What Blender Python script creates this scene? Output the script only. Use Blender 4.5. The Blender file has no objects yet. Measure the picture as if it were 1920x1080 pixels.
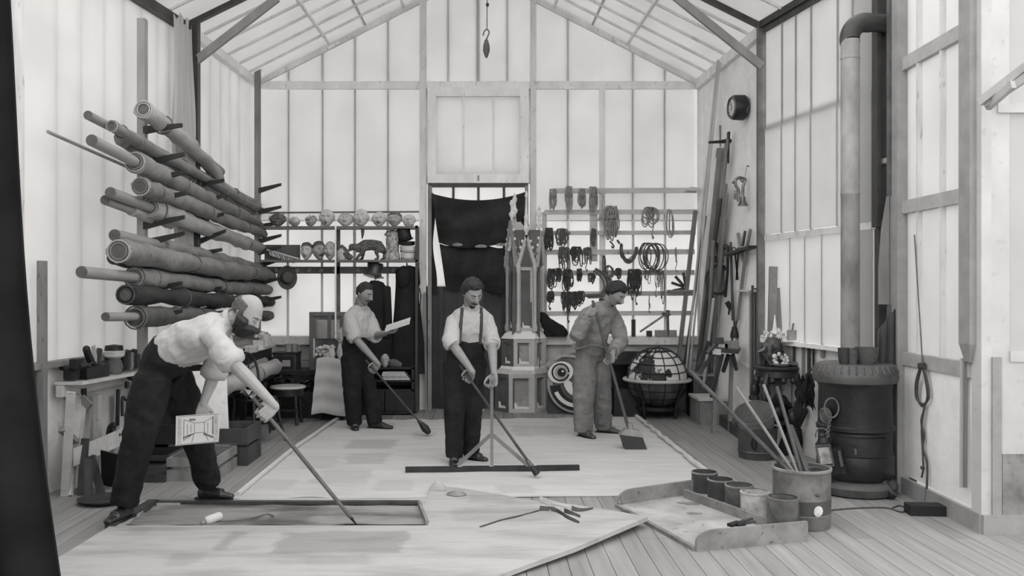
import bpy, math, random
from math import sin, cos, pi, sqrt, radians
from mathutils import Vector, Matrix, noise
V = Vector
C = bpy.context.scene.collection
SC = bpy.context.scene
R = random.Random(7)
# ---------------------------------------------------------------- camera, light, exposure
FPX, CX, CY, EYE = 1700.0, 908.0, 540.0, 1.6
cam_data = bpy.data.cameras.new('camera')
cam = bpy.data.objects.new('camera', cam_data)
C.objects.link(cam)
cam.location = (0, 0, EYE)
cam.rotation_euler = (pi / 2, 0, 0)
cam_data.sensor_width = 36.0
cam_data.lens = 36.0 * FPX / 1920.0
cam_data.shift_x = (960.0 - CX) / 1920.0
cam_data.clip_end = 200
SC.camera = cam
SKY = 3.0
world = bpy.data.worlds.new('overcast_sky')
SC.world = world
world.use_nodes = True
bg = world.node_tree.nodes['Background']
bg.inputs[0].default_value = (1.0, 0.992, 0.984, 1)
bg.inputs[1].default_value = SKY
SC.view_settings.view_transform = 'Standard'
SC.view_settings.look = 'None'
SC.view_settings.exposure = 0.15
SC.view_settings.gamma = 1.0
SC.view_settings.use_curve_mapping = False
SC.cycles.max_bounces = 8
SC.cycles.diffuse_bounces = 4
SC.cycles.glossy_bounces = 2
SC.cycles.transmission_bounces = 4
SC.cycles.transparent_max_bounces = 6
SC.cycles.caustics_reflective = False
SC.cycles.caustics_refractive = False
# ---------------------------------------------------------------- measuring helpers
def at(px, py, Y):
 return V(((px - CX) * Y / FPX, Y, EYE - (py - CY) * Y / FPX))
def fl(px, py, z=0.0):
 Y = FPX * (EYE - z) / (py - CY)
 return V(((px - CX) * Y / FPX, Y, z))
def atX(px, py, X):
 return at(px, py, X * FPX / (px - CX))
def on_line(px, a, b):
 """where the sight line through px crosses the plan segment a-b"""
 k = (px - CX) / FPX
 (x0, y0), (x1, y1) = a, b
 t = (k * y0 - x0) / ((x1 - x0) - k * (y1 - y0))
 return V((x0 + (x1 - x0) * t, y0 + (y1 - y0) * t, 0))
def rnd(a, b):
 return R.uniform(a, b)
# ---------------------------------------------------------------- materials
def col(g):
 return (g, g * 0.99, g * 0.982, 1)
_mats = {}
def M(name, g, rough=0.65, var=0.2, scale=6.0, metal=0.0, stretch=(1, 1, 1), bump=0.0, bscale=None, spec=0.4, spots=0.0, dark=None, detail=4):
 """grey procedural material: two octaves of noise over the base tone, optional dark specks and relief"""
 if name in _mats:
  return _mats[name]
 m = bpy.data.materials.new(name)
 m.use_nodes = True
 nt = m.node_tree
 N, L = nt.nodes, nt.links
 b = N['Principled BSDF']
 tc = N.new('ShaderNodeTexCoord'); mp = N.new('ShaderNodeMapping')
 mp.inputs['Scale'].default_value = stretch
 L.new(tc.outputs['Object'], mp.inputs['Vector'])
 nz = N.new('ShaderNodeTexNoise')
 nz.inputs['Scale'].default_value = scale; nz.inputs['Detail'].default_value = detail; nz.inputs['Roughness'].default_value = 0.6
 L.new(mp.outputs[0], nz.inputs['Vector'])
 rp = N.new('ShaderNodeValToRGB')
 rp.color_ramp.elements[0].position = 0.3; rp.color_ramp.elements[1].position = 0.7
 rp.color_ramp.elements[0].color = col(max(0, g * (1 - var)) if dark is None else dark)
 rp.color_ramp.elements[1].color = col(min(0.95, g * (1 + var)))
 L.new(nz.outputs['Fac'], rp.inputs[0])
 out = rp.outputs[0]
 if spots:
  n2 = N.new('ShaderNodeTexNoise'); n2.inputs['Scale'].default_value = scale * 5; n2.inputs['Detail'].default_value = 2
  L.new(mp.outputs[0], n2.inputs['Vector'])
  r2 = N.new('ShaderNodeValToRGB'); r2.color_ramp.elements[0].position = 0.30; r2.color_ramp.elements[1].position = 0.36
  r2.color_ramp.elements[0].color = (1 - spots,) * 3 + (1,)
  L.new(n2.outputs['Fac'], r2.inputs[0])
  mx = N.new('ShaderNodeMixRGB'); mx.blend_type = 'MULTIPLY'; mx.inputs[0].default_value = 1
  L.new(out, mx.inputs[1]); L.new(r2.outputs[0], mx.inputs[2]); out = mx.outputs[0]
 L.new(out, b.inputs['Base Color'])
 b.inputs['Roughness'].default_value = rough
 b.inputs['Metallic'].default_value = metal
 b.inputs['Specular IOR Level'].default_value = spec
 if bump:
  n3 = N.new('ShaderNodeTexNoise'); n3.inputs['Scale'].default_value = bscale or scale * 3; n3.inputs['Detail'].default_value = 3
  L.new(mp.outputs[0], n3.inputs['Vector'])
  bp = N.new('ShaderNodeBump'); bp.inputs['Strength'].default_value = bump; bp.inputs['Distance'].default_value = 0.01
  L.new(n3.outputs['Fac'], bp.inputs['Height']); L.new(bp.outputs[0], b.inputs['Normal'])
 _mats[name] = m
 return m
def pane_material(name, trans, refl, clear=0.0):
 """frosted glass / whitewashed glass: scatters the daylight through, reflects some of the room"""
 m = bpy.data.materials.new(name); m.use_nodes = True
 nt = m.node_tree; N, L = nt.nodes, nt.links
 for n in list(N):
  if n.type == 'BSDF_PRINCIPLED':
   N.remove(n)
 out = [n for n in N if n.type == 'OUTPUT_MATERIAL'][0]
 tc = N.new('ShaderNodeTexCoord')
 nz = N.new('ShaderNodeTexNoise'); nz.inputs['Scale'].default_value = 1.7; nz.inputs['Detail'].default_value = 6
 L.new(tc.outputs['Object'], nz.inputs['Vector'])
 def ramp(g, v):
  rp = N.new('ShaderNodeValToRGB')
  rp.color_ramp.elements[0].position = 0.35; rp.color_ramp.elements[1].position = 0.65
  rp.color_ramp.elements[0].color = col(g * (1 - v)); rp.color_ramp.elements[1].color = col(g)
  L.new(nz.outputs['Fac'], rp.inputs[0])
  return rp.outputs[0]
 tr = N.new('ShaderNodeBsdfTranslucent'); L.new(ramp(trans, 0.07), tr.inputs[0])
 df = N.new('ShaderNodeBsdfDiffuse'); L.new(ramp(refl, 0.06), df.inputs[0])
 add = N.new('ShaderNodeAddShader'); L.new(tr.outputs[0], add.inputs[0]); L.new(df.outputs[0], add.inputs[1])
 last = add.outputs[0]
 if clear:
  tp = N.new('ShaderNodeBsdfTransparent'); tp.inputs[0].default_value = (0.95, 0.95, 0.95, 1)
  mx = N.new('ShaderNodeMixShader'); mx.inputs[0].default_value = clear
  L.new(last, mx.inputs[1]); L.new(tp.outputs[0], mx.inputs[2]); last = mx.outputs[0]
 L.new(last, out.inputs['Surface'])
 _mats[name] = m
 return m
FROST = pane_material('frosted_glass', 0.36, 0.30)
FROST_LOW = pane_material('frosted_glass_thin', 0.43, 0.28)
FROST_HI = pane_material('frosted_glass_bright', 0.46, 0.30)
CLEAR = pane_material('clear_glass', 0.25, 0.05, 0.85)
MUSLIN = pane_material('white_muslin', 0.34, 0.34)
# ---------------------------------------------------------------- mesh builder
def ortho(d, hint=None):
 d = d.normalized()
 h = V(hint) if hint is not None else (V((0, 0, 1)) if abs(d.z) < 0.9 else V((1, 0, 0)))
 s = h - d * h.dot(d)
 if s.length < 1e-6:
  h = V((1, 0, 0)) if abs(d.x) < 0.9 else V((0, 1, 0)); s = h - d * h.dot(d)
 s.normalize()
 return s, d.cross(s)
class MB:
 def __init__(s):
  s.v = []; s.f = []; s.m = []
 def add(s, vs, fs, mi=0):
  o = len(s.v)
  s.v.extend(V(p) for p in vs)
  s.f.extend(tuple(i + o for i in f) for f in fs)
  s.m.extend([mi] * len(fs))
  return s
 def hexa(s, b4, t4, mi=0):
  return s.add(list(b4) + list(t4), [(3, 2, 1, 0), (4, 5, 6, 7), (0, 1, 5, 4), (1, 2, 6, 5), (2, 3, 7, 6), (3, 0, 4, 7)], mi)
 def box(s, c, size, rot=None, mi=0):
  c = V(c); x, y, z = (k / 2 for k in size)
  q = [V(p) for p in ((-x, -y, -z), (x, -y, -z), (x, y, -z), (-x, y, -z), (-x, -y, z), (x, -y, z), (x, y, z), (-x, y, z))]
  if rot is not None:
   q = [rot @ p for p in q]
  q = [p + c for p in q]
  return s.hexa(q[:4], q[4:], mi)
 def span(s, lo, hi, mi=0):
  lo, hi = V(lo), V(hi)
  return s.box((lo + hi) / 2, hi - lo, None, mi)
 def beam(s, a, b, w, h=None, up=None, mi=0):
  a, b = V(a), V(b); h = h or w
  u, r = ortho(b - a, up)
  r = r * (w / 2); u = u * (h / 2)
  return s.hexa([a - r - u, a + r - u, a + r + u, a - r + u], [b - r - u, b + r - u, b + r + u, b - r + u], mi)
 def tube(s, pts, rad, n=8, hint=None, mi=0, cap=True, round_=0.0, closed=False):
  pts = [V(p) for p in pts]
  k = len(pts)
  rads = list(rad) if isinstance(rad, (list, tuple)) else [rad] * k
  rads = [(r, r) if not isinstance(r, (tuple, list)) else tuple(r) for r in rads]
  if round_ and not closed:
   d0 = (pts[0] - pts[1]).normalized(); d1 = (pts[-1] - pts[-2]).normalized()
   pre, pr, post, qr = [], [], [], []
   for f in (0.9, 0.55):
    h = sqrt(1 - f * f) * round_
    pre.insert(0, pts[0] + d0 * h * min(rads[0])); pr.insert(0, (rads[0][0] * f, rads[0][1] * f))
    post.append(pts[-1] + d1 * h * min(rads[-1])); qr.append((rads[-1][0] * f, rads[-1][1] * f))
   pts = pre + pts + post; rads = pr + rads + qr; k = len(pts)
  vs, fs = [], []
  side = None
  for i, p in enumerate(pts):
   if closed:
    d = pts[(i + 1) % k] - pts[i - 1]
   else:
    d = pts[min(i + 1, k - 1)] - pts[max(i - 1, 0)]
   if d.length < 1e-9:
    d = V((0, 0, 1))
   d.normalize()
   a, b = ortho(d, hint if hint is not None else side)
   side = a
   for j in range(n):
    t = 2 * pi * j / n
    vs.append(p + a * (cos(t) * rads[i][0]) + b * (sin(t) * rads[i][1]))
  for i in range(k if closed else k - 1):
   i2 = (i + 1) % k
   for j in range(n):
    j2 = (j + 1) % n
    fs.append((i * n + j, i * n + j2, i2 * n + j2, i2 * n + j))
  if cap and not closed:
   fs.append(tuple(reversed(range(n)))); fs.append(tuple((k - 1) * n + j for j in range(n)))
  return s.add(vs, fs, mi)
 def lathe(s, prof, c=(0, 0, 0), n=20, axis=(0, 0, 1), mi=0, a0=0.0, a1=2 * pi, sx=1.0, hint=None):
  c = V(c); ax = V(axis).normalized()
  a, b = ortho(ax, hint if hint is not None else (1, 0, 0) if abs(ax.x) < 0.9 else (0, 1, 0))
  full = abs(a1 - a0 - 2 * pi) < 1e-6
  m = n if full else n + 1
  vs, fs = [], []
  for r, z in prof:
   for j in range(m):
    t = a0 + (a1 - a0) * j / n
    vs.append(c + ax * z + a * (cos(t) * r * sx) + b * (sin(t) * r))
  for i in range(len(prof) - 1):
   for j in range(n):
    j2 = (j + 1) % m
    fs.append((i * m + j, i * m + j2, (i + 1) * m + j2, (i + 1) * m + j))
  rs = [q[0] for q in prof]
  ring = prof[0] == prof[-1] or min(rs) > .8 * max(rs)
  if ring and full and prof[0] != prof[-1] and len(prof) > 2 and abs(prof[0][1] - prof[-1][1]) < .12 * max(rs):
   k = (len(prof) - 1) * m
   fs.extend((k + j, k + (j + 1) % m, (j + 1) % m, j) for j in range(n))
  if full and not ring:
   if prof[0][0] > 1e-6:
    fs.append(tuple(reversed(range(m))))
   if prof[-1][0] > 1e-6:
    fs.append(tuple((len(prof) - 1) * m + j for j in range(m)))
  return s.add(vs, fs, mi)
 def ell(s, c, r, n=16, rings=10, rot=None, mi=0):
  c = V(c); vs, fs = [], []
  for i in range(rings + 1):
   ph = pi * i / rings
   for j in range(n):
    t = 2 * pi * j / n
    p = V((r[0] * sin(ph) * cos(t), r[1] * sin(ph) * sin(t), -r[2] * cos(ph)))
    vs.append(c + (rot @ p if rot is not None else p))
  for i in range(rings):
   for j in range(n):
    j2 = (j + 1) % n
    fs.append((i * n + j, i * n + j2, (i + 1) * n + j2, (i + 1) * n + j))
  return s.add(vs, fs, mi)
 def prism(s, outline, o, ax, ay, depth, mi=0):
  """flat outline (2-D list) in the frame o, ax, ay given a thickness along ax x ay"""
  o, ax, ay = V(o), V(ax).normalized(), V(ay).normalized()
  nrm = ax.cross(ay).normalized() * depth
  k = len(outline)
  f = [o + ax * p[0] + ay * p[1] for p in outline]
  b = [p + nrm for p in f]
  fs = [tuple(reversed(range(k))), tuple(range(k, 2 * k))] + [(i, (i + 1) % k, k + (i + 1) % k, k + i) for i in range(k)]
  return s.add(f + b, fs, mi)
 def sheet(s, fn, nu, nv, thick=0.0, mi=0, skip=None):
  """grid surface fn(u, v) -> point, with optional downward thickness"""
  vs = [V(fn(i / nu, j / nv)) for i in range(nu + 1) for j in range(nv + 1)]
  w = nv + 1
  fs = []
  for i in range(nu):
   for j in range(nv):
    if skip and skip((i + .5) / nu, (j + .5) / nv):
     continue
    fs.append((i * w + j, (i + 1) * w + j, (i + 1) * w + j + 1, i * w + j + 1))
  if thick:
   k = len(vs)
   nrm = [V((0, 0, 0)) for _ in vs]
   for f in fs:
    q = (vs[f[1]] - vs[f[0]]).cross(vs[f[3]] - vs[f[0]])
    for i in f:
     nrm[i] += q
   edge = {}
   for f in fs:
    for a, b in zip(f, f[1:] + f[:1]):
     edge[(a, b)] = 1
   vs = vs + [p - (q.normalized() * thick if q.length else q) for p, q in zip(vs, nrm)]
   fs = fs + [tuple(i + k for i in reversed(f)) for f in fs]
   for a, b in edge:
    if (b, a) not in edge:
     fs.append((b, a, a + k, b + k))
  return s.add(vs, fs, mi)
 def xform(s, mat, start=0):
  s.v[start:] = [mat @ p for p in s.v[start:]]
  return s
 def mesh(s, name, mats, off=V((0, 0, 0)), ang=38):
  used = sorted({i for f in s.f for i in f})
  remap = {i: k for k, i in enumerate(used)}
  me = bpy.data.meshes.new(name)
  me.from_pydata([s.v[i] - off for i in used], [], [tuple(remap[i] for i in f) for f in s.f])
  for m in mats:
   me.materials.append(m)
  for p, mi in zip(me.polygons, s.m):
   p.use_smooth = True; p.material_index = mi
  me.set_sharp_from_angle(angle=radians(ang))
  me.update()
  return me
def origin(o):
 w = V((0, 0, 0))
 while o is not None:
  w += o.location; o = o.parent
 return w
def tag(o, label=None, cat=None, group=None, kind=None):
 for k, v in (('label', label), ('category', cat), ('group', group), ('kind', kind)):
  if v:
   o[k] = v
 return o
def thing(name, label, cat, loc=(0, 0, 0), group=None, kind=None):
 o = bpy.data.objects.new(name, None); C.objects.link(o)
 o.location = loc; o.empty_display_size = 0.1
 return tag(o, label, cat, group, kind)
def part(par, name, mb, mat, label=None, ang=38, kind=None):
 mats = mat if isinstance(mat, (list, tuple)) else [mat]
 o = bpy.data.objects.new(name, mb.mesh(name, mats, origin(par), ang)); C.objects.link(o)
 o.parent = par
 return tag(o, label, None, None, kind)
def solo(name, mb, mat, label, cat, loc=(0, 0, 0), group=None, kind=None, ang=38):
 mats = mat if isinstance(mat, (list, tuple)) else [mat]
 o = bpy.data.objects.new(name, mb.mesh(name, mats, V(loc), ang)); C.objects.link(o)
 o.location = loc
 return tag(o, label, cat, group, kind)
def remeshed(mb, voxel, smooth=2, wob=None):
 """one continuous surface out of overlapping closed shapes; wob(p) moves the surface along its normal"""
 me = mb.mesh('tmp', [])
 o = bpy.data.objects.new('tmp', me); C.objects.link(o)
 r = o.modifiers.new('r', 'REMESH'); r.mode = 'VOXEL'; r.voxel_size = voxel; r.use_smooth_shade = True
 if smooth:
  q = o.modifiers.new('s', 'SMOOTH'); q.factor = 0.5; q.iterations = smooth
 dg = bpy.context.evaluated_depsgraph_get()
 ev = o.evaluated_get(dg)
 m2 = bpy.data.meshes.new_from_object(ev)
 bpy.data.objects.remove(o); bpy.data.meshes.remove(me)
 out = MB()
 nr = [v.normal.copy() for v in m2.vertices]
 out.v = [v.co.copy() for v in m2.vertices]
 if wob:
  out.v = [p + n * wob(p) for p, n in zip(out.v, nr)]
 out.f = [tuple(p.vertices) for p in m2.polygons]; out.m = [0] * len(out.f)
 bpy.data.meshes.remove(m2)
 return out
def bez(pts, k=6):
 """smooth curve through points"""
 pts = [V(p) for p in pts]; out = []
 for i in range(len(pts) - 1):
  p0 = pts[max(i - 1, 0)]; p1 = pts[i]; p2 = pts[i + 1]; p3 = pts[min(i + 2, len(pts) - 1)]
  for j in range(k):
   t = j / k
   out.append(0.5 * ((2 * p1) + (p2 - p0) * t + (2 * p0 - 5 * p1 + 4 * p2 - p3) * t * t + (3 * p1 - p0 - 3 * p2 + p3) * t ** 3))
 out.append(pts[-1])
 return out
# ================================================================ materials of the place
WOODP = M('painted_wood', 0.80, 0.6, 0.12, 5, stretch=(1, 1, .3), spots=.25)
WOODG = M('grey_painted_wood', 0.66, 0.6, 0.16, 5, stretch=(1, 1, .3), spots=.3)
WOODM = M('weathered_wood', 0.22, 0.7, 0.3, 7, stretch=(1, 1, .25), spots=.4)
WOODD = M('dark_wood', 0.05, 0.5, 0.4, 7, stretch=(1, 1, .3), spots=.3)
WOODB = M('black_wood', 0.018, 0.45, 0.4, 7)
IRON = M('dark_iron', 0.035, 0.5, 0.4, 9, spec=.5, bump=.1)
IRONG = M('grey_iron', 0.10, 0.45, 0.35, 8, spec=.5)
PLASTER = M('whitewashed_plaster', 0.88, 0.85, 0.08, 5, spots=.10, bump=.15, bscale=20)
AGED = M('aged_plaster', 0.52, 0.85, 0.10, 3, spots=.1)
PLASTERD = M('stained_plaster', 0.66, 0.85, 0.16, 4, spots=.18, bump=.2, bscale=20)
BOARDG = M('grey_board', 0.45, 0.75, 0.3, 4, spots=.4)
CANVAS = M('pale_canvas', 0.50, 0.9, 0.10, 3, bump=.2, bscale=40)
CLOTHW = M('white_cloth', 0.50, 0.9, 0.10, 6, bump=.25, bscale=30)
CLOTHD = M('black_cloth', 0.02, 0.85, 0.3, 6, spec=.15)
PAPER = M('white_paper', 0.60, 0.8, 0.05, 4)
METALP = M('stovepipe_iron', 0.27, 0.55, 0.45, 4, spec=.5, bump=.1, stretch=(1, 1, .5))
# per-board tone for the floor
def floor_material():
 m = bpy.data.materials.new('worn_floorboard'); m.use_nodes = True
 nt = m.node_tree; N, L = nt.nodes, nt.links
 b = N['Principled BSDF']
 geo = N.new('ShaderNodeNewGeometry'); mp = N.new('ShaderNodeMapping'); mp.inputs['Scale'].default_value = (14, .7, 1)
 L.new(geo.outputs['Position'], mp.inputs[0])
 n1 = N.new('ShaderNodeTexNoise'); n1.inputs['Scale'].default_value = 1.6; n1.inputs['Detail'].default_value = 6; L.new(mp.outputs[0], n1.inputs['Vector'])
 n2 = N.new('ShaderNodeTexNoise'); n2.inputs['Scale'].default_value = .55; n2.inputs['Detail'].default_value = 5; L.new(geo.outputs['Position'], n2.inputs['Vector'])
 oi = N.new('ShaderNodeObjectInfo')
 # slightly paler round patch on the near floor, its edge broken by noise
 dist = N.new('ShaderNodeVectorMath'); dist.operation = 'DISTANCE'; dist.inputs[1].default_value = (0.9, 4.9, 0); L.new(geo.outputs['Position'], dist.inputs[0])
 d2 = N.new('ShaderNodeMath'); d2.operation = 'MULTIPLY_ADD'; L.new(n2.outputs['Fac'], d2.inputs[0]); d2.inputs[1].default_value = 1.6; L.new(dist.outputs['Value'], d2.inputs[2])
 mr = N.new('ShaderNodeMapRange'); mr.inputs['From Min'].default_value = 2.4; mr.inputs['From Max'].default_value = 4.6
 mr.inputs['To Min'].default_value = 1; mr.inputs['To Max'].default_value = 0; L.new(d2.outputs[0], mr.inputs['Value'])
 mix = N.new('ShaderNodeMixRGB'); mix.inputs[1].default_value = col(.24); mix.inputs[2].default_value = col(.27); L.new(mr.outputs[0], mix.inputs[0])
 s1 = N.new('ShaderNodeMapRange'); s1.inputs['To Min'].default_value = .62; s1.inputs['To Max'].default_value = 1.35; L.new(n1.outputs['Fac'], s1.inputs['Value'])
 s2 = N.new('ShaderNodeMapRange'); s2.inputs['To Min'].default_value = .86; s2.inputs['To Max'].default_value = 1.12; L.new(oi.outputs['Random'], s2.inputs['Value'])
 mu = N.new('ShaderNodeMath'); mu.operation = 'MULTIPLY'; L.new(s1.outputs[0], mu.inputs[0]); L.new(s2.outputs[0], mu.inputs[1])
 vm = N.new('ShaderNodeVectorMath'); vm.operation = 'SCALE'; L.new(mix.outputs[0], vm.inputs[0]); L.new(mu.outputs[0], vm.inputs['Scale'])
 L.new(vm.outputs[0], b.inputs['Base Color'])
 b.inputs['Roughness'].default_value = .72; b.inputs['Specular IOR Level'].default_value = .3
 return m
FLOORM = floor_material()
# ================================================================ floor
fl_root = thing('floor', 'bare wooden plank floor of the workshop, boards running to the back wall', 'floor', (0, 6, 0), kind='structure')
part(fl_root, 'subfloor', MB().span((-4.2, -2.2, -.09), (7.2, 12.4, -.045)), WOODB)
PW = .125
plank_meshes = {}
for ln in (2.6, 3.7, 5.1):
 mb = MB(); w = PW / 2 - .002
 mb.hexa([V((-w, -ln / 2, -.04)), V((w, -ln / 2, -.04)), V((w, ln / 2, -.04)), V((-w, ln / 2, -.04))],
   [V((-w, -ln / 2, 0)), V((w, -ln / 2, 0)), V((w, ln / 2, 0)), V((-w, ln / 2, 0))])
 plank_meshes[ln] = mb.mesh('floor_plank', [FLOORM])
x = -3.95
while x < 4.3:
 y = 12.1
 while y > 1.2:
  ln = R.choice((2.6, 3.7, 5.1))
  o = bpy.data.objects.new('floor_plank', plank_meshes[ln]); C.objects.link(o); o.parent = fl_root
  o.location = V((x, y - ln / 2, 0)) - fl_root.location
  y -= ln + .003
 x += PW
part(fl_root, 'floor_boarding', MB().span((-4.2, -2.2, -.04), (4.4, .9, 0)), FLOORM, kind='stuff')
part(fl_root, 'floor_boarding', MB().span((4.36, -2.2, -.04), (7.2, 6.2, 0)), FLOORM, kind='stuff')
# ================================================================ walls
YB = 12.0
LW = [(-3.01, 12.0), (-3.1, 9.44), (-3.65, 5.0), (-3.8, -2.1)]
RW = [(2.84, 12.0), (2.92, 9.5), (3.30, 7.36), (3.26, 5.91)]
EAVE, RIDGE, RX = 4.35, 5.84, -.06
def roof_z(x, xe):
 return RIDGE - (RIDGE - EAVE) * abs(x - RX) / abs(xe - RX)
def slab(a, b, z0, z1, t, off=0.0):
 """upright slab between plan points a and b; off pushes it to the outside"""
 a, b = V((a[0], a[1], 0)), V((b[0], b[1], 0))
 d = (b - a).normalized(); n = V((-d.y, d.x, 0))
 a = a + n * off; b = b + n * off
 q = [a - n * t / 2, b - n * t / 2, b + n * t / 2, a + n * t / 2]
 z0 = z0 if isinstance(z0, (tuple, list)) else (z0, z0); z1 = z1 if isinstance(z1, (tuple, list)) else (z1, z1)
 zz = (0, 1, 1, 0)
 return MB().hexa([p + V((0, 0, z0[k])) for p, k in zip(q, zz)], [p + V((0, 0, z1[k])) for p, k in zip(q, zz)])
# ---- back wall -------------------------------------------------
wb = thing('wall_back', 'glazed gable wall of frosted panes above a boarded base, with a tall doorway', 'wall', (0, YB, 0), kind='structure')
XL, XR = -3.01, 2.84
gz = lambda x: roof_z(x, XL if x < RX else XR)
X = lambda px: (px - CX) * YB / FPX
lower = [482, 540, 604, 665, 727, 792]
right = [1000, 1065, 1129, 1187, 1247, 1310]
mid = [792, 840, 896, 951, 1000]
def bar(par, a, b, w, d, mat, name='glazing_bar'):
 return part(par, name, MB().beam(a, b, w, d, (0, 1, 0)), mat)
BAND0, BAND1 = 4.23, 4.33
SILL = .965
for cols in (lower, right):
 for i in range(len(cols) - 1):
  x0, x1 = X(cols[i]) + .0005, X(cols[i + 1]) - .0005
  part(wb, 'pane', slab((x0, YB + .03), (x1, YB + .03), SILL - .05, 2.5, .006), FROST_LOW)
  part(wb, 'pane', slab((x0, YB + .036), (x1, YB + .036), 2.49, BAND1, .006), FROST)
for cols in (lower, mid, right):
 for i in range(len(cols) - 1):
  x0, x1 = X(cols[i]) + .0005, X(cols[i + 1]) - .0005
  part(wb, 'pane', slab((x0, YB + .03), (x1, YB + .03), BAND1, (gz(x0) + .06, gz(x1) + .06), .006), FROST)
for px in (540, 604, 665, 727, 1065, 1187, 1247):
 w = .036 if px == 665 else .026
 bar(wb, (X(px), YB, SILL), (X(px), YB, 2.5), w, .045, WOODG)
 bar(wb, (X(px), YB + .055, 2.4), (X(px), YB + .055, BAND0), .022, .03, WOODP)
 bar(wb, (X(px), YB + .055, BAND1), (X(px), YB + .055, gz(X(px)) - .02), .028, .03, WOODP)
for px in (840, 896, 951):
 bar(wb, (X(px), YB + .055, BAND1), (X(px), YB + .055, gz(X(px)) - .02), .028 if px != 896 else .05, .03, WOODP)
bar(wb, (X(1129), YB - .01, .3), (X(1129), YB - .01, BAND0), .075, .06, WOODP, 'post')
for px, w in ((793.5, .085), (999.5, .075)):
 bar(wb, (X(px), YB - .03, 0), (X(px), YB - .03, gz(X(px)) - .02), w, .12, WOODG, 'door_post')
bar(wb, (XL, YB - .005, (BAND0 + BAND1) / 2), (X(788), YB - .005, (BAND0 + BAND1) / 2), BAND1 - BAND0, .05, WOODP, 'cross_beam')
bar(wb, (X(798), YB - .005, (BAND0 + BAND1) / 2), (X(995), YB - .005, (BAND0 + BAND1) / 2), BAND1 - BAND0, .05, WOODP, 'cross_beam')
bar(wb, (X(1004), YB - .005, (BAND0 + BAND1) / 2), (XR, YB - .005, (BAND0 + BAND1) / 2), BAND1 - BAND0, .05, WOODP, 'cross_beam')
bar(wb, (XR, YB - .02, 0), (XR, YB - .02, EAVE), .05, .05, WOODP, 'corner_post')
# boarded base under the panes
for a, b in ((482, 792), (1000, 1310)):
 n = 3
 part(wb, 'backing_board', slab((X(a), YB + .04), (X(b), YB + .04), 0, SILL, .02), BOARDG)
 for i in range(n):
  z0, z1 = i * SILL / n + .003, (i + 1) * SILL / n - .003
  part(wb, 'base_board', slab((X(a), YB + .01), (X(b), YB + .01), z0, z1 - .03 * (i == n - 1), .04 + .006 * (i % 2)), BOARDG)
 part(wb, 'sill', MB().span((X(a), YB - .09, SILL - .11), (X(b), YB + .03, SILL)), WOODG)
# ---- the sash over the doorway and the doorway -------------------------------------------------
w1 = thing('window_1', 'framed white sash window above the doorway in the gable wall', 'window', (X(896), YB - .03, 2.98), kind='structure')
zt, zb = EYE + 374 / 141.7, EYE + 196 / 141.7
def frame(par, name, x0, x1, z0, z1, w, y, d, mat):
 for a, b in (((x0, z0 + w / 2), (x1, z0 + w / 2)), ((x0, z1 - w / 2), (x1, z1 - w / 2))):
  part(par, name, MB().beam((a[0], y, a[1]), (b[0], y, b[1]), d, w, (0, 0, 1)), mat)
 for xx in (x0 + w / 2, x1 - w / 2):
  part(par, name, MB().beam((xx, y, z0 + w), (xx, y, z1 - w), d, w, (1, 0, 0)), mat)
frame(w1, 'sash_rail', X(802), X(991), zb, zt, .115, YB - .05, .05, WOODP)
for i, (a, b) in enumerate(((817, 869), (869, 925), (925, 976))):
 part(w1, 'pane', slab((X(a), YB - .04), (X(b), YB - .04), zb + .11, zt - .11, .006), FROST)
for px in (869, 925):
 bar(w1, (X(px), YB - .05, zb + .115), (X(px), YB - .05, zt - .115), .024, .03, WOODP)
part(w1, 'catch', MB().box((X(897), YB - .085, zb + .06), (.02, .02, .07)), WOODM)
for a, b, z0, z1 in ((790, 818, zb, BAND1), (975, 1003, zb, BAND1), (818, 975, zb, zb + .13), (818, 975, zt - .13, BAND1)):
 part(w1, 'backing_board', slab((X(a), YB + .03), (X(b), YB + .03), z0, z1, .01), WOODP)
d1 = thing('door_1', 'tall dark doorway with a barred transom and a panelled back behind the hung black cloth', 'doorway', (X(896), YB + .1, 0), kind='structure')
bar(d1, (X(803), YB - .03, zb - .03), (X(990), YB - .03, zb - .03), .05, .03, WOODD, 'door_head')
for i, (a, b) in enumerate(((794, 850), (850, 897), (897, 945), (945, 1000))):
 part(d1, 'transom_pane', slab((X(a), YB + .03), (X(b), YB + .03), 1.60, zb + .0, .006), FROST_LOW)
for px in (850, 897, 945):
 bar(d1, (X(px), YB + .02, 1.7), (X(px), YB + .02, zb - .04), .03, .03, WOODD, 'transom_bar')
DOORM = M('stained_door_panel', .05, .8, .35, 5, spots=.3)
for i, (a, b) in enumerate(((790, 862), (864, 902), (904, 945), (947, 1003))):
 part(d1, 'door_panel', slab((X(a), YB + .04), (X(b), YB + .04), 0, 1.62, .03), DOORM if i in (1, 2) else WOODB)
for px in (827, 863, 903, 946):
 bar(d1, (X(px), YB + .01, 0), (X(px), YB + .01, 1.62), .06, .03, WOODB, 'door_stile')
for px, w in ((806.5, .05), (987, .04)):
 bar(d1, (X(px), YB - .06, 0), (X(px), YB - .06, zb - .04), w, .1, WOODM, 'door_jamb')
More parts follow.
